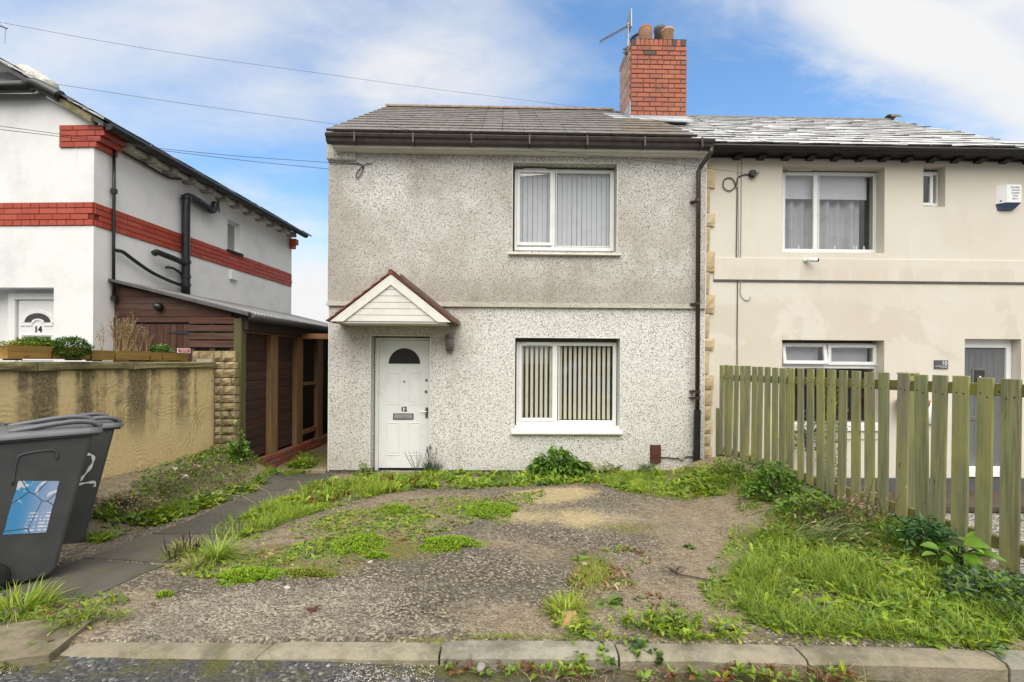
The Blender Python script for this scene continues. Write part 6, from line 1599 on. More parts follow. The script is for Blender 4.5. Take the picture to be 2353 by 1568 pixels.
# telephone hook and tail on the pebbledash
o = MB().tube(smooth_path(onwall([(757, 374), (800, 375), (826, 377), (834, 383), (832, 395), (824, 408), (818, 406), (822, 394), (832, 384), (842, 377), (855, 377)], DU - .02), 5), .007, 6).obj('telephone_tail', MAT['cable'])
o.location = H.o; o.rotation_euler = (0, 0, H.ang); tag(o, 'looped black telephone wire hooked to the upper pebbledashed wall', 'cable')
o = MB().tube(smooth_path(onwall([(1508, 1053), (1530, 1052), (1555, 1054), (1580, 1050), (1598, 1052), (1612, 1056)], -.02), 4), .010, 6).obj('wall_cable', MAT['cable'])
o.location = H.o; o.rotation_euler = (0, 0, H.ang); tag(o, 'dark cable along the foot of the pebbledashed wall by the downpipe', 'cable')

# ================================================================== across the street, behind the camera: what the windows mirror
car = empty('parked_car', (2.3, -3.3, .0), 0, label='blue hatchback parked across the street, mirrored in the lower window', cat='car')
bod = [(-.05, .35), (0, .25), (.3, .22), (3.6, .22), (3.9, .3), (3.95, .6), (3.8, .78), (2.9, .9), (2.3, 1.38), (1.9, 1.47), (.6, 1.46), (.2, 1.2), (.0, .85)]
cb_ = MB().prism(bod, -.82, .82).obj('body', MAT['car_blue'], car); bv = cb_.modifiers.new('edges', 'BEVEL'); bv.width = .05; bv.segments = 2
for s in (-1, 1):
    MB().prism([(.55, .95), (2.6, .95), (2.15, 1.33), (.75, 1.36)], s * .815, s * .828).obj('side_window', MAT['car_glass'], car)
    for x in (.75, 3.1):
        MB().lathe([(.18, -.1), (.31, -.09), (.31, .09), (.18, .1)], 20).obj('wheel', MAT['rubber'], car, True, (x, s * .76, .31), (R(90), 0, 0))
    MB().box(-.03, .12, s * .83 - .1, s * .83, .78, 1.08, .02).obj('tail_light', MAT['tail_red'], car)
def opp(name, x0, x1, y, h, rh_, label):
    o = empty(name, ((x0 + x1) / 2, y, 0), 0, label=label, cat='house'); w_ = (x1 - x0) / 2
    MB().box(-w_, w_, -6, 0, -.2, h).obj('wall', MAT['opposite_wall'], o)
    MB().prism([(.4, h - .05), (-3, h + rh_), (-6.4, h - .05)], -w_ - .2, w_ + .2, 'x').obj('roof', MAT['opposite_roof'], o)
    for x in (-w_ * .5, w_ * .35):
        for z in (.9, h - 1.9): MB().box(x - .8, x + .8, -.02, .05, z, z + 1.2, .01).obj('window', MAT['car_glass'], o)
opp('opposite_house', -12, -3.5, -15, 4.6, 2.3, 'plain house across the street to the left behind the camera')
opp('opposite_house', 4.0, 13, -15, 4.6, 2.3, 'plain house across the street to the right behind the camera')
# ================================================================== plants and loose stuff
def leaves(name, P, yaw, el, L, W, curl, prof, cols, parent=None, roll=.3, cols3=False, fold=.18, mat='leaf', loc=(0, 0, 0)):
    P = np.asarray(P, float); n = len(P)
    if n == 0: return None
    A = lambda v: np.broadcast_to(np.asarray(v, float), (n,)).copy()
    yaw, el, L, W, curl = A(yaw), A(el), A(L), A(W), A(curl)
    prof = np.asarray(prof, float); ns = len(prof) - 1
    t = np.arange(ns + 1) / ns
    ang = el[:, None] - curl[:, None] * t[None]
    mid = (ang[:, 1:] + ang[:, :-1]) / 2
    st = L[:, None] / ns
    hx = np.concatenate([np.zeros((n, 1)), np.cumsum(np.cos(mid) * st, 1)], 1); hz = np.concatenate([np.zeros((n, 1)), np.cumsum(np.sin(mid) * st, 1)], 1)
    cy, sy = np.cos(yaw)[:, None], np.sin(yaw)[:, None]
    C = np.stack([P[:, 0:1] + hx * cy, P[:, 1:2] + hx * sy, P[:, 2:3] + hz], -1)
    nrm = np.stack([-np.sin(ang) * cy, -np.sin(ang) * sy, np.cos(ang)], -1)
    side = np.stack([-sy + 0 * ang, cy + 0 * ang, 0 * ang], -1)
    ro = RS.normal(0, roll, n)[:, None, None]
    s2 = side * np.cos(ro) + nrm * np.sin(ro); n2 = nrm * np.cos(ro) - side * np.sin(ro)
    w = (W[:, None] * prof[None] / 2)[..., None]
    if cols3:
        V = np.stack([C - s2 * w + n2 * w * fold * 2, C, C + s2 * w + n2 * w * fold * 2], 2); k = 3
    else:
        V = np.stack([C - s2 * w, C + s2 * w], 2); k = 2
    V = V.reshape(-1, 3)
    b = (np.arange(n) * (ns + 1) * k)[:, None, None]; i = (np.arange(ns) * k)[None, :, None]; j = np.arange(k - 1)[None, None]
    a = (b + i + j).reshape(-1)
    Fq = np.stack([a, a + 1, a + k + 1, a + k], 1)
    me = bpy.data.meshes.new(name); me.from_pydata(V - np.asarray(loc), [], Fq)
    cols = np.asarray(cols, float)
    pick = cols[RS.integers(0, len(cols), n)] * RS.uniform(.72, 1.25, (n, 1)) if len(cols) != n else cols
    c4 = np.concatenate([pick, np.ones((n, 1))], 1)
    ca = me.color_attributes.new('Col', 'FLOAT_COLOR', 'POINT'); ca.data.foreach_set('color', np.repeat(c4, (ns + 1) * k, 0).astype(np.float32).ravel())
    me.polygons.foreach_set('use_smooth', np.ones(len(me.polygons), bool)); me.materials.append(MAT[mat]); me.update()
    return piece(name, me, parent, loc if not parent else (0, 0, 0))
GRASS = [1, .9, .6, .04]
BLADE = [.7, 1, .8, .45, .05]
OVATE = [.12, .75, 1, .85, .5, .04]
LANCE = [.2, .7, 1, .9, .6, .3, .03]
LOBED = [.15, .4, .25, .75, .4, .95, .5, 1, .6, .05]
ROUND = [.2, .9, 1.05, .85, .1]
LIME = [(.29, .37, .022), (.22, .33, .022), (.36, .40, .035), (.26, .35, .035), (.16, .27, .025)]
MIDG = [(.13, .23, .025), (.17, .27, .03), (.10, .19, .028), (.20, .28, .028)]
DARKG = [(.055, .11, .025), (.075, .14, .03), (.045, .09, .024), (.09, .15, .028)]
YELL = [(.33, .32, .05), (.28, .27, .04), (.36, .30, .08)]
STRAW = [(.40, .31, .16), (.32, .23, .11), (.45, .37, .22)]
RUST = [(.20, .075, .03), (.24, .11, .045), (.15, .06, .03)]
BLUEG = [(.10, .17, .10), (.13, .20, .13), (.08, .14, .08)]

def inpoly(poly, x, y):
    c = np.zeros(len(x), bool); n = len(poly)
    for i in range(n):
        (x1, y1), (x2, y2) = poly[i], poly[(i + 1) % n]
        m_ = ((y1 > y) != (y2 > y)) & (x < (x2 - x1) * (y - y1) / (y2 - y1 + 1e-12) + x1); c ^= m_
    return c
def patch_noise(x, y, s, seed):
    r = np.random.default_rng(seed); v = 0 * x
    for k in range(6):
        a = r.uniform(0, 6.28); f = s * r.uniform(.6, 2.2); v = v + np.sin((x * np.cos(a) + y * np.sin(a)) * f + r.uniform(0, 6.28) + 1.2 * np.sin((x * np.sin(a) - y * np.cos(a)) * f * .7))
    return v / 6 ** .5
def scatter(poly_px, n, clump=0.0, s=6, seed=1):
    poly = [gp(*p)[:2] for p in poly_px]; xs = [p[0] for p in poly]; ys = [p[1] for p in poly]
    out = []
    tot = 0
    while tot < n:
        x = RS.uniform(min(xs), max(xs), n * 3); y = RS.uniform(min(ys), max(ys), n * 3)
        k = inpoly(poly, x, y)
        if clump: k &= RS.uniform(0, 1, len(x)) < 1 / (1 + np.exp(-(patch_noise(x, y, s, seed) * 3 - clump)))
        x, y = x[k], y[k]; out.append(np.stack([x, y], 1)); tot += len(x)
        if len(out) > 40: break
    xy = np.concatenate(out)[:n]
    return np.concatenate([xy, G(xy[:, 0], xy[:, 1])[:, None] - .004], 1)
U_ = lambda a, b, n: RS.uniform(a, b, n)
def join(name, objs, parent=None, kind=None, label=None, cat=None, **k):
    """one mesh out of several generated leaf sheets"""
    objs = [o for o in objs if o]; V = []; Fs = []; Cc = []; b = 0; mats = []
    Fm = []
    for o in objs:
        me = o.data; n = len(me.vertices); co = np.empty(n * 3); me.vertices.foreach_get('co', co); V.append(co.reshape(-1, 3))
        f = np.empty(len(me.loops), np.int64); me.loops.foreach_get('vertex_index', f); Fs.append(f.reshape(-1, 4) + b)
        c = np.empty(n * 4, np.float32); me.color_attributes['Col'].data.foreach_get('color', c); Cc.append(c); b += n
        bpy.data.objects.remove(o); bpy.data.meshes.remove(me)
    me = bpy.data.meshes.new(name); me.from_pydata(np.concatenate(V), [], np.concatenate(Fs))
    ca = me.color_attributes.new('Col', 'FLOAT_COLOR', 'POINT'); ca.data.foreach_set('color', np.concatenate(Cc))
    me.polygons.foreach_set('use_smooth', np.ones(len(me.polygons), bool)); me.materials.append(MAT['leaf']); me.update()
    o = piece(name, me, parent); tag(o, label, cat, kind=kind, **k); return o

def turf(poly, n, h=(.05, .13), cols=LIME, clump=0.0, lean=(.7, 1.45), w=(.002, .0052), seed=1, s=6, name='t'):
    P = scatter(poly, n, clump, s, seed); n = len(P)
    hm = .65 + .35 * np.tanh(patch_noise(P[:, 0], P[:, 1], 5, seed + 9) * 1.3)
    return leaves(name, P, U_(0, 6.283, n), U_(*lean, n), U_(*h, n) * (hm + .25), U_(*w, n), U_(.2, 1.3, n), GRASS, cols)
def herbs(poly, n, l=(.05, .11), wr=.32, cols=MIDG, prof=LOBED, clump=0.0, seed=2, el=(.25, 1.2), curl=(.5, 1.6), s=5, z=0.0, per=6):
    C = scatter(poly, max(1, n // per), clump, s, seed); P = np.repeat(C, per, 0); n = len(P)
    P[:, 2] += U_(0, max(z, .001), n); P[:, :2] += RS.normal(0, .008, (n, 2))
    L = U_(*l, n) * np.repeat(RS.uniform(.6, 1.25, len(C)), per)
    cc = np.asarray(cols); base = np.repeat(cc[RS.integers(0, len(cc), len(C))], per, 0) * RS.uniform(.75, 1.25, (n, 1))
    return leaves('h', P, U_(0, 6.283, n), U_(*el, n), L, L * wr, U_(*curl, n), prof, base, cols3=True, roll=.35)

FRONT_L = [(470, 1230), (560, 1190), (650, 1150), (735, 1108), (900, 1092), (1010, 1092), (1010, 1120), (900, 1132), (800, 1158), (690, 1190), (600, 1228), (520, 1243)]
FRONT_R = [(880, 1093), (1240, 1088), (1420, 1078), (1620, 1073), (1700, 1078), (1760, 1128), (1650, 1140), (1430, 1128), (1380, 1112), (1220, 1118), (1040, 1126), (900, 1120)]
FRONT_G = [(1400, 1090), (1500, 1085), (1700, 1085), (1760, 1140), (1640, 1146), (1480, 1140), (1420, 1130)]
join('front_grass', [turf(FRONT_L, 9000, (.07, .17), LIME, .2, seed=3), herbs(FRONT_L, 2600, (.06, .13), .3, LIME + MIDG, LOBED, .2, 4), turf(FRONT_R, 6500, (.07, .17), LIME + MIDG, .3, seed=5), herbs(FRONT_R, 4200, (.06, .13), .34, MIDG + LIME[:2], OVATE, .1, 6), herbs(FRONT_R, 1200, (.07, .15), .3, LIME, LOBED, .3, 7),
     turf(FRONT_G, 5000, (.08, .18), LIME + YELL[:2] + MIDG[:1], .0, (.3, 1.2), seed=8), herbs([(700, 1120), (900, 1105), (1000, 1105), (1000, 1125), (800, 1150), (690, 1170)], 700, (.08, .16), .10, RUST + LIME, LANCE, 0, 12, (1.0, 1.5), (.0, .4))], kind='stuff', label=None)
BANK = [(208, 1180), (330, 1098), (440, 1062), (545, 1038), (640, 1062), (560, 1118), (430, 1160), (330, 1185), (215, 1205)]
BANK_LO = [(200, 1245), (215, 1200), (330, 1185), (430, 1158), (560, 1118), (700, 1048), (720, 1070), (640, 1090), (560, 1140), (430, 1185), (330, 1215), (230, 1250)]
def mound(poly, n, h, l, wr, cols, prof, seed, clump=.4, s=3.0):
    """bushy cover: leaves at all heights under a lumpy top"""
    P = scatter(poly, n, clump, s, seed); n = len(P)
    top = h * np.clip(.55 + .5 * patch_noise(P[:, 0], P[:, 1], 4.5, seed + 3), .12, 1.25)
    P[:, 2] += top * RS.uniform(0, 1, n) ** .6
    L = U_(*l, n)
    return leaves('m', P, U_(0, 6.283, n), U_(-.3, 1.2, n), L, L * wr, U_(.2, 1.2, n), prof, cols, cols3=True, roll=.6)
join('bank_weeds', [mound(BANK, 4600, .11, (.02, .05), .4, DARKG[:2] + MIDG + MIDG + LIME[:1], OVATE, 21, .0), mound(BANK, 2400, .08, (.015, .04), .25, RUST + STRAW + DARKG, OVATE, 22, -.6), turf(BANK, 2600, (.04, .12), STRAW + RUST + MIDG, -.6, (.1, 1.2), (.002, .004), seed=77), turf(BANK, 2500, (.05, .13), MIDG + STRAW[:1] + DARKG, .5, seed=23),
     turf(BANK_LO, 7000, (.05, .14), LIME + MIDG, .3, seed=24), herbs(BANK_LO, 2400, (.05, .12), .3, LIME + MIDG, LOBED, .2, 25), herbs(BANK_LO, 900, (.03, .07), .6, MIDG + BLUEG, OVATE, .3, 26)], kind='stuff')
VERGE = [(1690, 1330), (1740, 1235), (1800, 1180), (1920, 1190), (2060, 1225), (2200, 1290), (2353, 1360), (2420, 1480), (2250, 1490), (2050, 1474), (1850, 1462), (1740, 1440), (1700, 1400)]
VERGE_TOP = [(1740, 1240), (1790, 1165), (1900, 1165), (2060, 1212), (2180, 1260), (2080, 1290), (1900, 1260)]
VERGE_IN = [(1610, 1345), (1660, 1270), (1690, 1190), (1700, 1130), (1780, 1150), (1770, 1250), (1760, 1440), (1690, 1460), (1640, 1410)]
join('verge_grass', [turf(VERGE, 24000, (.06, .17), LIME + MIDG, .1, (.3, 1.4), seed=31), herbs(VERGE, 6000, (.04, .11), .24, LIME[:2] + LIME[3:] + MIDG, LOBED, .0, 32), herbs(VERGE, 2200, (.03, .06), .45, LIME + MIDG, OVATE, .4, 33), herbs(VERGE, 90, (.03, .06), .35, YELL, OVATE, .8, 34),
     turf(VERGE_IN, 4200, (.025, .08), LIME + MIDG + STRAW[:1], .8, (.2, 1.1), seed=35), mound(VERGE_TOP, 2400, .17, (.025, .06), .4, DARKG[:2] + MIDG + MIDG, OVATE, 36), turf(VERGE_TOP, 2600, (.12, .28), MIDG + LIME[:1], .2, (.4, 1.2), seed=37), turf(VERGE, 3500, (.06, .14), STRAW + YELL[:1], .5, (.05, .8), (.002, .004), seed=66), herbs(VERGE_IN, 1100, (.02, .05), .35, MIDG + LIME + RUST[:1], OVATE, .9, 81, (.1, 1), (.1, .8), 4), turf(VERGE_TOP, 1800, (.08, .2), STRAW + RUST, .3, (.05, .9), (.002, .004), seed=67), mound(VERGE_TOP, 1100, .22, (.02, .06), .2, RUST + STRAW, LANCE, 38),
     mound([(2150, 1330), (2353, 1345), (2420, 1460), (2300, 1440), (2180, 1380)], 1500, .14, (.03, .06), .35, DARKG + BLUEG + MIDG, OVATE, 39)], kind='stuff')
LOW2 = [(440, 1265), (520, 1240), (620, 1220), (760, 1180), (930, 1150), (1080, 1140), (1040, 1180), (900, 1215), (760, 1270), (600, 1310), (450, 1330), (380, 1310)]
LOWW = [(700, 1250), (900, 1180), (1060, 1150), (1250, 1128), (1250, 1145), (1050, 1215), (900, 1260), (700, 1330), (520, 1345), (430, 1320), (560, 1270)]
join('creeping_weeds', [herbs(LOW2, 4200, (.02, .048), .4, MIDG + LIME + [(.15, .17, .06)], OVATE, -.6, 141, (.05, .8), (.1, .7), 3.2), turf(LOW2, 4500, (.02, .07), LIME + MIDG + STRAW[:1] + RUST[:1], -.2, (.1, 1.3), seed=142, s=3.5), herbs(LOW2, 1400, (.015, .04), .35, RUST + STRAW, OVATE, .2, 143, (.05, .6), (.1, .7), 4),
     turf([(0, 1420), (120, 1420), (140, 1480), (60, 1540), (0, 1545)], 900, (.03, .09), LIME[:2] + STRAW + MIDG, .4, (.2, 1.3), seed=71), herbs([(0, 1420), (120, 1420), (140, 1480), (60, 1530), (0, 1535)], 240, (.02, .06), .4, MIDG + YELL[:1], OVATE, .4, 72),
     herbs(LOWW, 5200, (.022, .05), .42, MIDG + LIME[:2] + [(.12, .15, .06)], OVATE, -.4, 41, (.05, .7), (.1, .7), 4), herbs(LOWW, 1200, (.02, .045), .4, RUST + STRAW, OVATE, 1.2, 42, (.05, .5), (.1, .6), 4), turf(LOWW, 4500, (.02, .06), LIME + STRAW[:1] + MIDG + RUST[:1], -.2, (.1, 1.2), seed=43),
     herbs([(1300, 1345), (1340, 1270), (1450, 1255), (1500, 1290), (1470, 1345), (1390, 1370)], 800, (.02, .05), .3, RUST + STRAW + MIDG, OVATE, .5, 44, (.2, 1.3), (.1, .7)), turf([(1310, 1380), (1330, 1290), (1400, 1270), (1400, 1370)], 1500, (.02, .06), LIME[:2] + YELL, .5, seed=45),
     herbs([(1020, 1518), (1300, 1512), (1700, 1520), (1950, 1545), (1950, 1568), (1400, 1560), (1020, 1545)], 420, (.02, .05), .45, MIDG + RUST + LIME[:1], OVATE, 1.0, 46, (.1, 1.2), (.1, .8)), turf([(1020, 1518), (1300, 1512), (1700, 1520), (2000, 1545), (1990, 1568), (1400, 1562), (1020, 1550)], 900, (.04, .12), STRAW + RUST + MIDG[:1], .9, (.05, .9), (.0015, .003), seed=47),
     herbs([(1500, 1440), (1420, 1400), (1490, 1350), (1620, 1420), (1640, 1450)], 240, (.015, .035), .4, RUST + MIDG, OVATE, .8, 48, (.1, 1.2), (.1, .8)),
     turf([(1050, 1462), (1250, 1455), (1420, 1462), (1700, 1462), (1700, 1470), (1050, 1470)], 1300, (.015, .045), LIME + YELL[:1], .6, (.3, 1.4), seed=49), herbs([(730, 1000), (760, 1060), (650, 1080), (640, 1060)], 300, (.03, .06), .4, MIDG, OVATE, .2, 50)], kind='stuff')

# loose chippings and a few bigger pebbles
def gravel(name, specs, cols_n=5):
    V = []; Fs = []; b = 0
    base = np.array([(1, 0, 0), (-1, 0, 0), (0, 1, 0), (0, -1, 0), (0, 0, 1), (0, 0, -1)], float); fc_ = np.array([(0, 2, 4), (2, 1, 4), (1, 3, 4), (3, 0, 4), (2, 0, 5), (1, 2, 5), (3, 1, 5), (0, 3, 5)])
    for poly, n, r, cl in specs:
        P = scatter(poly, n, cl, 4, 60); n = len(P); sz = U_(*r, n) * RS.uniform(.6, 1.2, n)
        sh = base[None] * RS.uniform(.55, 1.25, (n, 6, 1)); sh[:, :, 2] *= .55
        th = U_(0, 6.28, n); c, s = np.cos(th)[:, None], np.sin(th)[:, None]
        X = sh[:, :, 0] * c - sh[:, :, 1] * s * .75; Y = sh[:, :, 0] * s + sh[:, :, 1] * c * .75
        v = np.stack([X, Y, sh[:, :, 2]], -1) * sz[:, None, None] + P[:, None, :] + np.array([0, 0, .002]); V.append(v.reshape(-1, 3))
        Fs.append((fc_[None] + (np.arange(n) * 6)[:, None, None] + b).reshape(-1, 3)); b += n * 6
    V = np.concatenate(V); me = bpy.data.meshes.new(name); me.from_pydata(V, [], np.concatenate(Fs))
    n = len(V) // 6; pal = np.array([(.42, .40, .36), (.30, .285, .255), (.18, .17, .155), (.50, .47, .41), (.46, .38, .26)]); c = pal[RS.integers(0, 5, n)] * RS.uniform(.7, 1.2, (n, 1))
    ca = me.color_attributes.new('Col', 'FLOAT_COLOR', 'POINT'); ca.data.foreach_set('color', np.repeat(np.concatenate([c, np.ones((n, 1))], 1), 6, 0).astype(np.float32).ravel())
    me.materials.append(MAT['grit']); o = piece(name, me); tag(o, kind='stuff'); return o
mg = Mt('grit', rough=.85, spec=.25); mg.color(mg.nd('ShaderNodeAttribute', attribute_name='Col').outputs['Color']); MAT['grit'] = mg.m
gravel('loose_chippings', [([(240, 1460), (330, 1385), (480, 1345), (700, 1340), (900, 1335), (1000, 1400), (1000, 1468), (300, 1468)], 9000, (.003, .008), .8),
    ([(700, 1340), (1000, 1200), (1300, 1210), (1300, 1340), (1200, 1440), (900, 1460)], 6000, (.002, .006), .5), ([(1180, 1200), (1350, 1150), (1600, 1170), (1640, 1230), (1400, 1240), (1250, 1230)], 3500, (.003, .010), .5),
    ([(1350, 1180), (1700, 1180), (1700, 1440), (1400, 1440)], 5000, (.002, .007), .3), ([(480, 1210), (1000, 1150), (1250, 1150), (1000, 1280), (480, 1330)], 4000, (.002, .006), .4), ([(0, 1540), (200, 1520), (1000, 1520), (1000, 1567), (0, 1567)], 2600, (.002, .006), -1.0), ([(950, 1190), (1180, 1150), (1180, 1210), (950, 1240)], 1500, (.002, .006), .4)])
for i, (px, py, r, lab) in enumerate(((1342, 1330, .03, None), (1850 // 1, 1562, .03, None),)):
    pass
def pebble_thing(px, py, r, label, mat='pebble_stone', flat=.5):
    x, y, z = gp(px, py); rnd = random.Random(px); mb = MB().lathe([(.5 * r, -.2 * r), (r, .1 * r), (.95 * r, flat * r * .8), (.5 * r, flat * r * 1.2)], 9)
    mb.v = [(a * rnd.uniform(.8, 1.2) * 1.2, b * rnd.uniform(.75, 1.1) * .8, c) for a, b, c in mb.v]
    o = mb.obj('stone', MAT[mat], None, True, loc=(x, y, z)); o.rotation_euler = (0, 0, rnd.uniform(0, 3)); tag(o, label, 'stone')
pebble_thing(1342, 1297, .022, 'pale pebble on the dark tarmac nearest the wide bare middle'); pebble_thing(1105, 1536, .03, 'buff pebble lying on the road below the kerb joint')
pebble_thing(851, 1293, .02, 'small white pebble on dark tarmac left of the green moss mat'); pebble_thing(660, 1352, .022, 'whitish pebble at the upper edge of the pale chippings'); pebble_thing(115, 1525, .02, 'white pebble on the road beside the flat stone')
x, y, z = gp(1303, 1430)
blk = piece('stone_block', stone_mesh(.12, .07, .10, MAT['yellow_block'], 5, .006, .01, 3), None, (x, y, z - .005), (R(-62), 0, R(8))); tag(blk, 'ochre stone block sunk in the weeds behind the kerb', 'stone')

# --- plants that stand alone
def plant(name, px, py, label, cat, group=None, at=None):
    x, y, z = at if at else gp(px, py); return empty(name, (x, y, z), 0, label=label, cat=cat, group=group)
def blades_at(pt, n, h, w, cols, spread=.03, lean=(.5, 1.45), curl=(.3, 1.4), prof=BLADE, parent=None, name='blade', k3=False, kind='stuff', off=0.0):
    P = np.zeros((n, 3)); th = U_(0, 6.283, n); r = spread * np.sqrt(U_(0, 1, n)); P[:, 0] = r * np.cos(th); P[:, 1] = r * np.sin(th); P[:, 2] = off
    yaw = th + RS.normal(0, .5, n)
    o = leaves(name, P, yaw, U_(*lean, n), U_(*h, n), U_(*w, n), U_(*curl, n), prof, cols, parent, cols3=k3, roll=.25)
    if kind: tag(o, kind=kind)
    return o
def tuft(px, py, n, h, cols, label, spread=.06, group='grass tufts on the drive'):
    p = plant('grass_tuft', px, py, label, 'grass tuft', group); blades_at(None, n, h, (.004, .008), cols, spread, (.35, 1.5), (.5, 1.6), parent=p); return p
YG = [(.30, .40, .05), (.24, .36, .035), (.36, .42, .09)]
tuft(497, 1288, 420, (.12, .26), YG, 'bright yellow-green arching grass tuft beside the dark path', .06)
tuft(425, 1275, 220, (.09, .18), YG[:2] + STRAW[:1], 'thinner pale grass tuft with dark dead seed stalks left of the bright arching tuft', .07)
tuft(450, 1305, 160, (.07, .14), YG + STRAW, 'small straw-coloured grass tuft just below the bright arching tuft', .05)
tuft(45, 1405, 340, (.10, .20), LIME + YG[:1], 'fresh green grass tuft in front of the wheelie bin wheel', .12)
tuft(1300, 1404, 320, (.05, .11), YELL + LIME, 'olive yellow grass tuft beside the ochre stone block', .10)
p = plant('dead_stalk', 425, 1285, 'dark dead seed stalks standing in the pale grass tuft by the path', 'dead plant')
blades_at(None, 34, (.10, .19), (.007, .012), [(.05, .03, .02), (.07, .045, .03)], .12, (1.1, 1.5), (-.2, .3), [.4, .5, 1, .9, .1], p, 'stalk')
# moss mats: low domes of tiny rosettes
def mat_(px, py, rx, ry, label, n=1400, h=.035, cols=None):
    x, y, z = gp(px, py); p = empty('moss_mat', (x, y, z), 0, label=label, cat='moss mat', group='bright green stonecrop mats on the drive')
    th = U_(0, 6.283, n); r = np.sqrt(U_(0, 1, n)) * (1 + .22 * np.sin(th * 3 + px) + .14 * np.sin(th * 5 + py) + .08 * np.sin(th * 9)); X = r * rx * np.cos(th); Y = r * ry * np.sin(th)
    zz_ = np.array([gz(x + a, y + b) for a, b in zip(X, Y)]) - z + h * np.clip(1 - r ** 2.2, 0, 1) * RS.uniform(.6, 1.15, n)
    P = np.stack([X, Y, zz_ - .006], 1); per = 6; P = np.repeat(P, per, 0); m_ = len(P)
    o = leaves('foliage', P, U_(0, 6.283, m_), U_(.2, 1.3, m_), U_(.009, .02, m_), U_(.005, .008, m_), U_(0, .7, m_), [.6, 1, .8, .2], cols or [(.22, .36, .015), (.18, .31, .015), (.27, .38, .02)], p); tag(o, kind='stuff')
mat_(1130, 1176, .29, .40, 'largest round bright green mat, nearest the sandy patch', 2000, .06)
mat_(1032, 1252, .26, .19, 'bright green mat at the edge of the dark tarmac, left of centre', 1500, .05)
mat_(825, 1250, .24, .29, 'ragged yellow-green mat in the middle of the weedy ground', 1200, .03)
mat_(572, 1324, .24, .13, 'long bright green mat along the top of the pale chippings', 1300, .04)
mat_(712, 1318, .17, .08, 'thin olive mat right of the long bright green mat', 800, .025, [(.20, .26, .02), (.26, .24, .04), (.16, .24, .02)])
mat_(908, 1172, .21, .19, 'small green mat nearest the weeds in front of the door', 700, .03)
mat_(378, 1368, .05, .03, 'tiny round green mat alone on the pale chippings', 120, .02)
mat_(865, 1280, .11, .05, 'little green clump below the ragged yellow-green mat', 250, .03)
# rosette weeds
def rosette(px, py, n, l, label, cols=LIME, prof=LOBED, wr=.3, lean=(.2, 1.1), group='leafy weeds by the kerb and drive', name='leafy_weed', cat='weed', at=None, curl=(.5, 1.5), spread=.015):
    p = plant(name, px, py, label, cat, group, at)
    P = np.zeros((n, 3)); th = U_(0, 6.283, n)
    if n > 60:
        nc = max(5, n // 14); cc = RS.normal(0, 1, (nc, 2)) * np.array([.09, .045]); k_ = RS.integers(0, nc, n); hh_ = RS.uniform(.3, 1, nc) * l[1] * 1.5
        P[:, :2] = cc[k_] + RS.normal(0, .014, (n, 2)); P[:, 2] = hh_[k_] * RS.uniform(0, 1, n)
    else: P[:, 0] = spread * np.cos(th); P[:, 1] = spread * np.sin(th)
    L = U_(*l, n)
    o = leaves('foliage', P, th + RS.normal(0, .3, n), U_(*lean, n), L, L * wr, U_(*curl, n), prof, cols, p, cols3=True, roll=.3); return p
rosette(150, 1440, 260, (.025, .07), 'tall dandelion-like weed with red stems beside the left end of the kerb', LIME[:2] + MIDG + RUST[:1], LOBED, .18, (.3, 1.5), spread=.06)
rosette(205, 1425, 220, (.02, .06), 'leafy yellow-green weed between the kerb end and the pale chippings', LIME + MIDG, LOBED, .22, (.3, 1.5), spread=.05)
rosette(235, 1395, 70, (.02, .05), 'small upright weed beside the edge of the dark path', MIDG + LIME, OVATE, .4, (.5, 1.4))
rosette(1345, 1452, 170, (.025, .06), 'spreading light green weed at the kerb in front of the ochre stone', MIDG + LIME, LOBED, .34)
rosette(1500, 1448, 190, (.03, .065), 'fern-like green weed behind the kerb, left of the green edging', MIDG + LIME, LOBED, .32, (.4, 1.4))
rosette(1570, 1452, 180, (.03, .06), 'bushy green weed behind the kerb, right of the fern-like weed', MIDG + LIME, LOBED, .34, (.4, 1.3))
rosette(1640, 1460, 150, (.02, .05), 'low creeping green weed behind the kerb next to the verge', MIDG + LIME, OVATE, .45)
rosette(1392, 1388, 10, (.06, .12), 'round-leaved weed beside the olive yellow tuft', [(.17, .24, .06)], ROUND, .7, (.1, .6))
rosette(1333, 1286, 22, (.03, .07), 'pale-veined small weed on the bare middle of the drive', [(.14, .18, .07)] + MIDG, OVATE, .5, (.05, .6))
rosette(1585, 1258, 26, (.03, .06), 'small dark green rosette alone on the brown right side of the drive', MIDG + DARKG, OVATE, .5, (.05, .8))
rosette(620, 1297, 14, (.04, .09), 'flat rosette weed above the long bright green mat', MIDG + BLUEG, OVATE, .45, (.05, .5))
rosette(245, 1205, 90, (.04, .10), 'leafy dock weed against the foot of the further bin', LIME + MIDG, LANCE, .22, (.5, 1.4))
rosette(310, 1205, 110, (.02, .05), 'bluish mint-like weed at the path edge', BLUEG + MIDG, OVATE, .5, (.3, 1.3))
rosette(1448, 1520, 130, (.02, .045), 'green clump growing from the kerb joint on the road side', MIDG + DARKG, OVATE, .6, (.4, 1.4))
rosette(1355, 1530, 90, (.015, .04), 'light green weed on the road below the kerb', LIME + MIDG, OVATE, .5, (.4, 1.4))
rosette(2283, 1498, 30, (.05, .12), 'grey-green divided-leaf weed lying over the kerb top', BLUEG, LOBED, .35, (.0, .7))
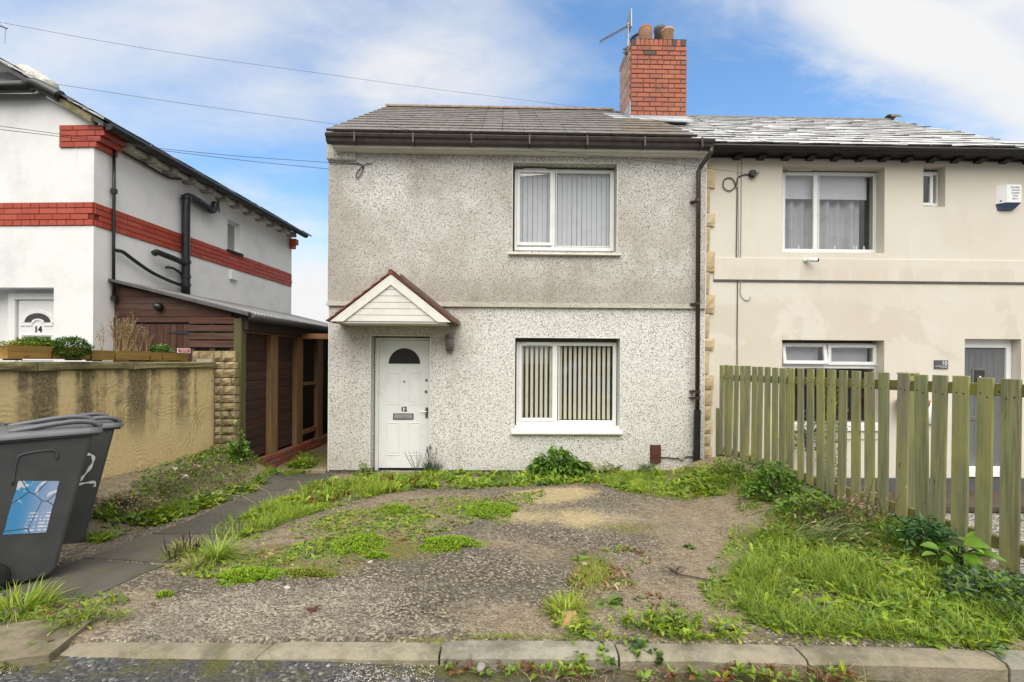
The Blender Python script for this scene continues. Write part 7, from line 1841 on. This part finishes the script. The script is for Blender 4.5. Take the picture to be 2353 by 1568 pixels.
# broad-leaved clump under the window
x, y, z = gp(1285, 1092)
hp_ = empty('broadleaf_clump', (x, y, z), 0, label='large clump of glossy pointed leaves under the lower window', cat='plant')
n = 430; P = np.zeros((n, 3)); th = U_(0, 6.283, n); r = .29 * np.sqrt(U_(0, 1, n)); P[:, 0] = r * np.cos(th) * 1.5; P[:, 1] = r * np.sin(th) * .7; hh_ = .36 * (1 - (r / .34) ** 2); P[:, 2] = hh_ * U_(.25, 1.05, n)
o = leaves('foliage', P, th + RS.normal(0, .6, n), U_(-.1, 1.0, n), U_(.09, .17, n), U_(.04, .07, n), U_(.6, 1.7, n), OVATE, [(.10, .20, .025), (.14, .26, .03), (.18, .30, .04), (.07, .15, .022)], hp_, cols3=True, roll=.4)
mb = MB()
for k in range(22):
    t = random.uniform(0, 6.28); q_ = random.uniform(.1, .34); mb.tube([(0, 0, 0), (q_ * .6 * math.cos(t), q_ * .35 * math.sin(t), .14), (q_ * math.cos(t), q_ * .55 * math.sin(t), .24)], .004, 5)
mb.obj('stem', MAT['hedge_base'], hp_)
x, y, z = gp(1380, 1092); hp2 = empty('broadleaf_clump', (x, y, z), 0, label='smaller yellowing clump with straw leaves right of the glossy clump', cat='plant')
n = 120; P = np.zeros((n, 3)); th = U_(0, 6.283, n); r = .2 * np.sqrt(U_(0, 1, n)); P[:, 0] = r * np.cos(th) * 1.4; P[:, 1] = r * np.sin(th) * .6; P[:, 2] = .2 * U_(.1, 1, n) * (1 - (r / .25) ** 2)
leaves('foliage', P, th, U_(0, 1.1, n), U_(.08, .18, n), U_(.02, .045, n), U_(.6, 1.8, n), LANCE, MIDG + YELL[:1] + STRAW[:1], hp2, cols3=True)
# lavender by the door
x, y, z = gp(993, 1090); lv = empty('lavender_plant', (x, y, z), 0, label='grey-green lavender with a few purple flower spikes beside the door', cat='plant')
blades_at(None, 420, (.14, .30), (.004, .007), BLUEG, .09, (.9, 1.5), (-.1, .5), LANCE, lv, 'foliage')
mb = MB(); fl_ = []
for k in range(9):
    t = random.uniform(0, 6.28); q_ = random.uniform(.02, .13); hgt = random.uniform(.3, .46); e_ = Vector((q_ * math.cos(t) - .03, q_ * .6 * math.sin(t), hgt)); mb.tube([(q_ * .3 * math.cos(t), q_ * .2 * math.sin(t), .05), e_], .0025, 4); fl_.append(e_)
mb.obj('stem', MAT['hedge_base'], lv)
P = np.repeat(np.array([tuple(e) for e in fl_]), 26, 0); P[:, 2] -= U_(0, .08, len(P)); P[:, :2] += RS.normal(0, .006, (len(P), 2))
tag(leaves('flower_spike', P, U_(0, 6.28, len(P)), U_(0, 1.2, len(P)), U_(.01, .02, len(P)), U_(.006, .01, len(P)), U_(0, .6, len(P)), OVATE, [(.14, .07, .22), (.10, .06, .16), (.18, .11, .24)], lv), kind='stuff')
x, y, z = gp(958, 1096); dv = empty('dry_weed', (x, y, z), 0, label='thin dark seed-headed weed in front of the white door', cat='weed')
mb = MB()
for k in range(11):
    t = random.uniform(0, 6.28); q_ = random.uniform(.05, .22); mb.tube([(0, 0, 0), (q_ * .4 * math.cos(t), q_ * .4 * math.sin(t), .17), (q_ * math.cos(t), q_ * .6 * math.sin(t), random.uniform(.25, .4))], .0022, 4)
mb.obj('stem', MAT['sleeper'], dv); 
n = 90; P = np.stack([RS.normal(0, .1, n), RS.normal(0, .05, n), U_(.12, .38, n)], 1); leaves('seed_head', P, U_(0, 6.28, n), U_(-.5, 1.2, n), U_(.012, .03, n), U_(.004, .009, n), 0, OVATE, [(.05, .06, .04), (.07, .05, .05), (.08, .10, .05)], dv)['kind'] = 'stuff'
# leafy shoot by the corner
def shrub(px, py, rx, ry, h, n, l, wr, cols, label, name='shrub', prof=OVATE, at=None, group=None, stems=10, cat='shrub', el=(-.3, 1.2)):
    x, y, z = at if at else gp(px, py); p = empty(name, (x, y, z), 0, label=label, cat=cat, group=group)
    v = RS.normal(0, 1, (n, 3)); v /= np.linalg.norm(v, axis=1)[:, None]; v[:, 2] = np.abs(v[:, 2]) * 1.0
    lob = 1 + .18 * np.sin(v[:, 0] * 5 + px) + .16 * np.sin(v[:, 1] * 6 + py) + .12 * np.sin(v[:, 2] * 7)
    r = RS.uniform(.25, 1, n) ** .45 * lob
    P = v * r[:, None] * np.array([rx, ry, h]); yaw = np.arctan2(v[:, 1], v[:, 0]) + RS.normal(0, .7, n); L = U_(*l, n)
    o = leaves('foliage', P, yaw, U_(*el, n), L, L * wr, U_(.1, 1.2, n), prof, cols, p, cols3=True, roll=.5)
    mb = MB(); rnd = random.Random(px)
    for k in range(stems):
        t = rnd.uniform(0, 6.28); q_ = rnd.uniform(.2, .8); mb.tube([(0, 0, -.02), (rx * q_ * .4 * math.cos(t), ry * q_ * .4 * math.sin(t), h * .45), (rx * q_ * math.cos(t), ry * q_ * math.sin(t), h * rnd.uniform(.6, .95))], [.006, .005, .002], 5)
    mb.obj('stem', MAT['sleeper'], p); return p
shrub(838, 1096, .15, .12, .17, 260, (.025, .05), .6, MIDG + LIME[:1], 'small round green weed against the wall left of the door', 'leafy_weed', cat='weed')
shrub(1780, 1140, .34, .30, .30, 1500, (.025, .055), .62, [(.11, .22, .025), (.15, .27, .03), (.08, .17, .02)], 'bright bramble-like bush in front of the middle of the fence')
shrub(1715, 1098, .42, .3, .24, 1500, (.018, .042), .35, DARKG[:2] + MIDG + MIDG + RUST[:1], 'fine dark green bush against the far end of the fence')
shrub(1660, 1090, .2, .14, .22, 420, (.03, .06), .4, LIME + MIDG, 'pale leafy clump at the foot of the downpipe', prof=LOBED, stems=4)
shrub(1488, 1090, .16, .12, .20, 420, (.02, .05), .3, BLUEG + MIDG, 'feathery bluish weed beneath the brown vent cover', prof=LOBED, stems=4)
shrub(1900, 1205, .32, .22, .18, 700, (.02, .045), .35, DARKG[:2] + MIDG + RUST, 'dark green thicket at the fence with brown twigs above it')
shrub(2122, 1268, .17, .15, .27, 520, (.04, .075), .32, [(.055, .15, .045), (.07, .18, .05), (.045, .12, .035)], 'blue-green upright shrub against the nearer fence pickets', prof=LANCE)
bl = plant('broadleaf_shoot', 2200, 1318, 'low shoot with large oval light green leaves near the fence foot', 'plant')
n = 24; th = U_(0, 6.283, n); P = np.stack([.13 * np.cos(th) * U_(.1, 1.3, n), .10 * np.sin(th) * U_(.1, 1, n), U_(.06, .22, n)], 1)
leaves('leaf', P, th, U_(-.1, .7, n), U_(.09, .15, n), U_(.05, .075, n), U_(.2, 1.0, n), OVATE, [(.17, .31, .03), (.22, .37, .05), (.13, .26, .025)], bl, cols3=True, roll=.5)['kind'] = 'stuff'
mb = MB()
for k in range(8): mb.tube([(0, 0, 0), (random.uniform(-.05, .05), random.uniform(-.05, .05), .1), (random.uniform(-.12, .12), random.uniform(-.08, .08), .19)], .0035, 5)
mb.obj('stem', MAT['hedge_base'], bl)
ag = plant('arching_grass', 1880, 1240, 'long silvery grass arching over the verge in front of the fence', 'grass')
n = 240; P = np.stack([RS.normal(0, .12, n), RS.normal(0, .08, n), np.zeros(n)], 1); tag(leaves('blade', P, RS.normal(-.3, .55, n), U_(.7, 1.35, n), U_(.25, .48, n), U_(.003, .006, n), U_(1.2, 2.1, n), [.6, 1, .9, .7, .5, .3, .05], [(.22, .30, .10), (.27, .33, .15), (.16, .25, .06)], ag), kind='stuff')
# dead twigs against the fence and a snapped dry stalk on the drive
tw = plant('dead_twigs', 1980, 1230, 'brown dead twigs leaning on the fence pickets', 'twigs')
mb = MB(); rnd = random.Random(9)
for k in range(16):
    x0, y0 = rnd.uniform(-.3, .3), rnd.uniform(.0, .12); L_ = rnd.uniform(.2, .5); a_ = rnd.uniform(.7, 2.4); e_ = Vector((x0 + L_ * math.cos(a_), y0 + rnd.uniform(-.05, .1), L_ * math.sin(a_))); m2 = Vector((x0, y0, 0)).lerp(e_, .5) + Vector((rnd.uniform(-.04, .04), 0, rnd.uniform(-.02, .03)))
    mb.tube([(x0, y0, 0), m2, e_], [.005, .004, .0015], 5)
    for j in range(3): mb.tube([m2, m2 + Vector((rnd.uniform(-.08, .08), rnd.uniform(-.03, .03), rnd.uniform(.0, .1)))], [.0025, .001], 4)
tag(mb.obj('twig', MAT['sleeper'], tw), kind='stuff')
n = 120; P = np.stack([RS.normal(.05, .22, n), RS.normal(.04, .05, n), U_(.1, .4, n)], 1); tag(leaves('dry_leaf', P, U_(0, 6.28, n), U_(-.6, 1, n), U_(.015, .04, n), U_(.004, .01, n), U_(0, 1, n), LANCE, STRAW + RUST, tw), kind='stuff')
ds_ = plant('dead_stalk', 1552, 1322, 'snapped dark dry stalk with a tangle of twigs on the bare ground', 'dead plant')
mb = MB(); mb.tube([(0, 0, .012), (.12, -.05, .010), (.25, -.11, .008)], [.006, .005, .003], 6)
for k in range(26):
    t = rnd.uniform(.6, 3.2); l_ = rnd.uniform(.05, .13); mb.tube([(0, 0, .012), (l_ * .5 * math.cos(t), rnd.uniform(-.03, .03), .012 + l_ * .3), (l_ * math.cos(t), rnd.uniform(-.05, .05), .012 + l_ * abs(math.sin(t)) * .7)], [.003, .002, .001], 4)
tag(mb.obj('twig', MAT['sleeper'], ds_), kind='stuff')
# seed-headed grasses over the path and pale flowers on the bank
sg_ = plant('seed_grass', 690, 1150, 'slender grass stems with buff seed heads beside the path', 'grass')
mb = MB(); tips = []
for dx, dy, hx, hh_ in ((0, 0, -.12, .12), (.02, .02, -.05, .2), (-.3, -.3, -.45, .14), (.1, .3, .1, .32), (.05, .2, .03, .16), (-.15, -.25, -.2, .2)):
    z0_ = gz(sg_.location.x + dx, sg_.location.y + dy) - sg_.location.z; e_ = Vector((dx + hx, dy, z0_ + hh_)); mb.tube([(dx, dy, z0_), (dx + hx * .4, dy, z0_ + hh_ * .75), e_], .0018, 4); tips.append(e_)
tag(mb.obj('stem', MAT['mortar'], sg_), kind='stuff')
P = np.repeat(np.array([tuple(e) for e in tips]), 22, 0); P += RS.normal(0, .012, P.shape); tag(leaves('seed_head', P, U_(0, 6.28, len(P)), U_(-.6, 1, len(P)), U_(.012, .025, len(P)), U_(.003, .006, len(P)), 0, OVATE, [(.46, .36, .26), (.40, .30, .2)], sg_), kind='stuff')
for px, py, c_, lab in ((426, 1123, (.72, .62, .64), 'pale pink flower low in the bank weeds'), (404, 1106, (.75, .72, .70), 'white flower among the bank weeds nearer the wall'), (450, 1098, (.62, .35, .33), 'dull pink flower at the top of the bank weeds')):
    fp = plant('flower', px, py, lab, 'flower'); fp.location.z += .13
    n = 14; th = np.arange(n) / n * 6.283; leaves('petal', np.zeros((n, 3)) + RS.normal(0, .006, (n, 3)), th, U_(.1, .8, n), U_(.02, .035, n), U_(.014, .022, n), U_(0, .6, n), OVATE, [c_], fp)['kind'] = 'stuff'
    MB().tube([(0, 0, -.13), (0, 0, 0)], .003, 4).obj('stem', MAT['hedge_base'], fp)
cl_ = shrub(548, 1058, .12, .12, .42, 320, (.03, .065), .7, [(.14, .26, .04), (.18, .31, .05), (.09, .19, .03)], 'light green climbing shoot at the foot of the shed corner post', 'climbing_weed', cat='weed', stems=5)
shrub(372, 1132, .34, .20, .11, 600, (.018, .04), .35, DARKG + MIDG[:2] + RUST[:1], 'dark green bushy weed below the yellow wall')
shrub(275, 1165, .35, .22, .10, 700, (.02, .04), .4, RUST + STRAW + DARKG, 'brown withered bush at the foot of the yellow wall', stems=30)
# in the planters
def inpl(pl, t, dz=0.0, dd=.09):
    o, L_, h = pl; return GW.w((Vector(o.location) - GW.o).dot(GW.u) - L_ / 2 + L_ * t, (Vector(o.location) - GW.o).dot(GW.n) + dd, o.location.z + h * .86 + dz)
cp = empty('cushion_plant', inpl(plA, .72, -.03, .0), GW.ang, label='big domed dark green cushion plant spilling over the leftmost planter', cat='plant')
n = 2600; v = RS.normal(0, 1, (n, 3)); v /= np.linalg.norm(v, axis=1)[:, None]; r = RS.uniform(.45, 1, n) ** .35 * (1 + .08 * np.sin(v[:, 0] * 7) + .07 * np.sin(v[:, 2] * 9)); P = v * r[:, None] * np.array([.16, .13, .105]) + np.array([.0, -.03, .03])
leaves('foliage', P, np.arctan2(v[:, 1], v[:, 0]) + RS.normal(0, .8, n), U_(-.4, 1.4, n), U_(.018, .038, n), U_(.007, .012, n), U_(0, .8, n), OVATE, [(.07, .15, .025), (.10, .20, .03), (.05, .11, .02), (.14, .24, .04)], cp)
cp2 = empty('cushion_plant', inpl(plA, .40, .0, .08), GW.ang, label='lighter green mounded plant behind the stonecrop in the leftmost planter', cat='plant')
n = 1500; v = RS.normal(0, 1, (n, 3)); v /= np.linalg.norm(v, axis=1)[:, None]; v[:, 2] = np.abs(v[:, 2]); P = v * (RS.uniform(.4, 1, n) ** .4)[:, None] * np.array([.22, .08, .095])
leaves('foliage', P, U_(0, 6.28, n), U_(-.2, 1.4, n), U_(.02, .04, n), U_(.006, .011, n), U_(0, .8, n), OVATE, [(.12, .21, .025), (.17, .27, .03), (.09, .17, .025)], cp2)
sc_ = empty('stonecrop', inpl(plA, .30, .0, .03), GW.ang, label='low yellow-green stonecrop along the front of the leftmost planter', cat='plant')
n = 1100; P = np.stack([U_(-.26, .26, n), U_(-.04, .05, n), U_(0, .05, n)], 1); leaves('foliage', P, U_(0, 6.28, n), U_(.1, 1.3, n), U_(.012, .024, n), U_(.006, .009, n), U_(0, .6, n), OVATE, [(.36, .40, .03), (.30, .36, .03), (.26, .30, .05)], sc_)
def dry(pl, t, h, sp, nst, label, nm='dry_plant', leafn=60, cols=STRAW):
    o = empty(nm, inpl(pl, t), GW.ang, label=label, cat='dry plant'); mb = MB(); rnd = random.Random(int(t * 100) + nst); pts_ = []
    for k in range(nst):
        x0 = rnd.uniform(-sp * .7, sp * .7); e_ = Vector((x0 + rnd.uniform(-sp, sp) * .6, rnd.uniform(-.05, .05), h * rnd.uniform(.55, 1))); m2 = Vector((x0, 0, 0)).lerp(e_, .5) + Vector((rnd.uniform(-.02, .02), 0, 0)); mb.tube([(x0, 0, 0), m2, e_], [.0045, .0035, .0015], 5)
        for j in range(7):
            q_ = Vector((x0, 0, 0)).lerp(e_, rnd.uniform(.35, 1)); q2 = q_ + Vector((rnd.uniform(-.045, .045), rnd.uniform(-.03, .03), rnd.uniform(.01, .06))); mb.tube([q_, q2], [.002, .001], 4); pts_.append(tuple(q2))
    tag(mb.obj('stem', MAT['dry_stalks'], o), kind='stuff'); P = np.repeat(np.array(pts_), 4, 0) + RS.normal(0, .008, (len(pts_) * 4, 3)); tag(leaves('seed_head', P, U_(0, 6.28, len(P)), U_(-.6, 1.2, len(P)), U_(.01, .025, len(P)), U_(.004, .008, len(P)), 0, OVATE, cols, o), kind='stuff'); return o
plain('dry_stalks', (.34, .25, .13), .85, .2, .2, 20)
dry(plB, .62, .44, .14, 20, 'tall branching straw-brown dead plant in the middle planter'); dry(plB, .88, .34, .08, 9, 'shorter straw-brown dead plant at the right of the middle planter'); dry(plB, .27, .30, .03, 2, 'thin dark sprig alone at the left of the middle planter', 'dry_sprig', cols=DARKG + RUST)
dry(plC, .06, .34, .03, 4, 'slim brown dead stalk at the left of the right hand planter', cols=STRAW + RUST)
rp = empty('rosette_plant', inpl(plC, .40, .0), GW.ang, label='fresh green rosette plant in the right hand planter', cat='plant')
n = 260; v = RS.normal(0, 1, (n, 3)); v /= np.linalg.norm(v, axis=1)[:, None]; v[:, 2] = np.abs(v[:, 2]); P = v * (RS.uniform(.3, 1, n) ** .5)[:, None] * np.array([.15, .08, .11]); leaves('foliage', P, np.arctan2(v[:, 1], v[:, 0]), U_(0, 1.2, n), U_(.03, .055, n), U_(.018, .03, n), U_(0, .9, n), OVATE, [(.10, .21, .04), (.15, .28, .06), (.22, .34, .10)], rp, cols3=True)
# climber on the cream house and dark pot plants seen through the fence
iv = empty('climbing_plant', H.w(H.U(1912, 950, D10 - .12), D10 - .1, -.5), H.ang, label='narrow leafy climber on the cream wall under the lower window', cat='plant')
n = 900; P = np.stack([RS.normal(0, .10, n), U_(-.1, .05, n), U_(.2, 1.75, n)], 1); leaves('foliage', P, U_(0, 6.28, n), U_(-.8, 1, n), U_(.03, .06, n), U_(.018, .03, n), U_(0, 1, n), OVATE, DARKG + YELL[:1] + MIDG[:1], iv)
MB().tube([(0, 0, 0), (.02, -.03, .8), (-.02, -.03, 1.7)], .012, 6).obj('stem', MAT['sleeper'], iv)
shrub(0, 0, .3, .15, .55, 500, (.03, .06), .5, DARKG, 'dark potted bush in the cream house window bay behind the fence', at=H.w(H.U(1850, 900, D10 - .2), D10 - .25, .15))
# fallen leaves and litter
def fallen(px, py, c, label, l=.05):
    p = plant('fallen_leaf', px, py, label, 'leaf', 'fallen leaves on the drive'); n = 3
    leaves('blade', RS.normal(0, .012, (n, 3)) * np.array([1, 1, .1]) + np.array([0, 0, .006]), U_(0, 6.28, n), U_(0, .4, n), l, l * .55, U_(0, .7, n), OVATE, [c], p, cols3=True)['kind'] = 'stuff'
fallen(716, 1404, (.16, .06, .035), 'curled brown leaf on the pale chippings'); fallen(1870, 1222 + 30, (.45, .30, .05), 'yellow leaf lying in the verge grass by the arching grass', .07); fallen(2040, 1365, (.48, .33, .05), 'large yellow leaf lying in the middle of the verge grass', .08)
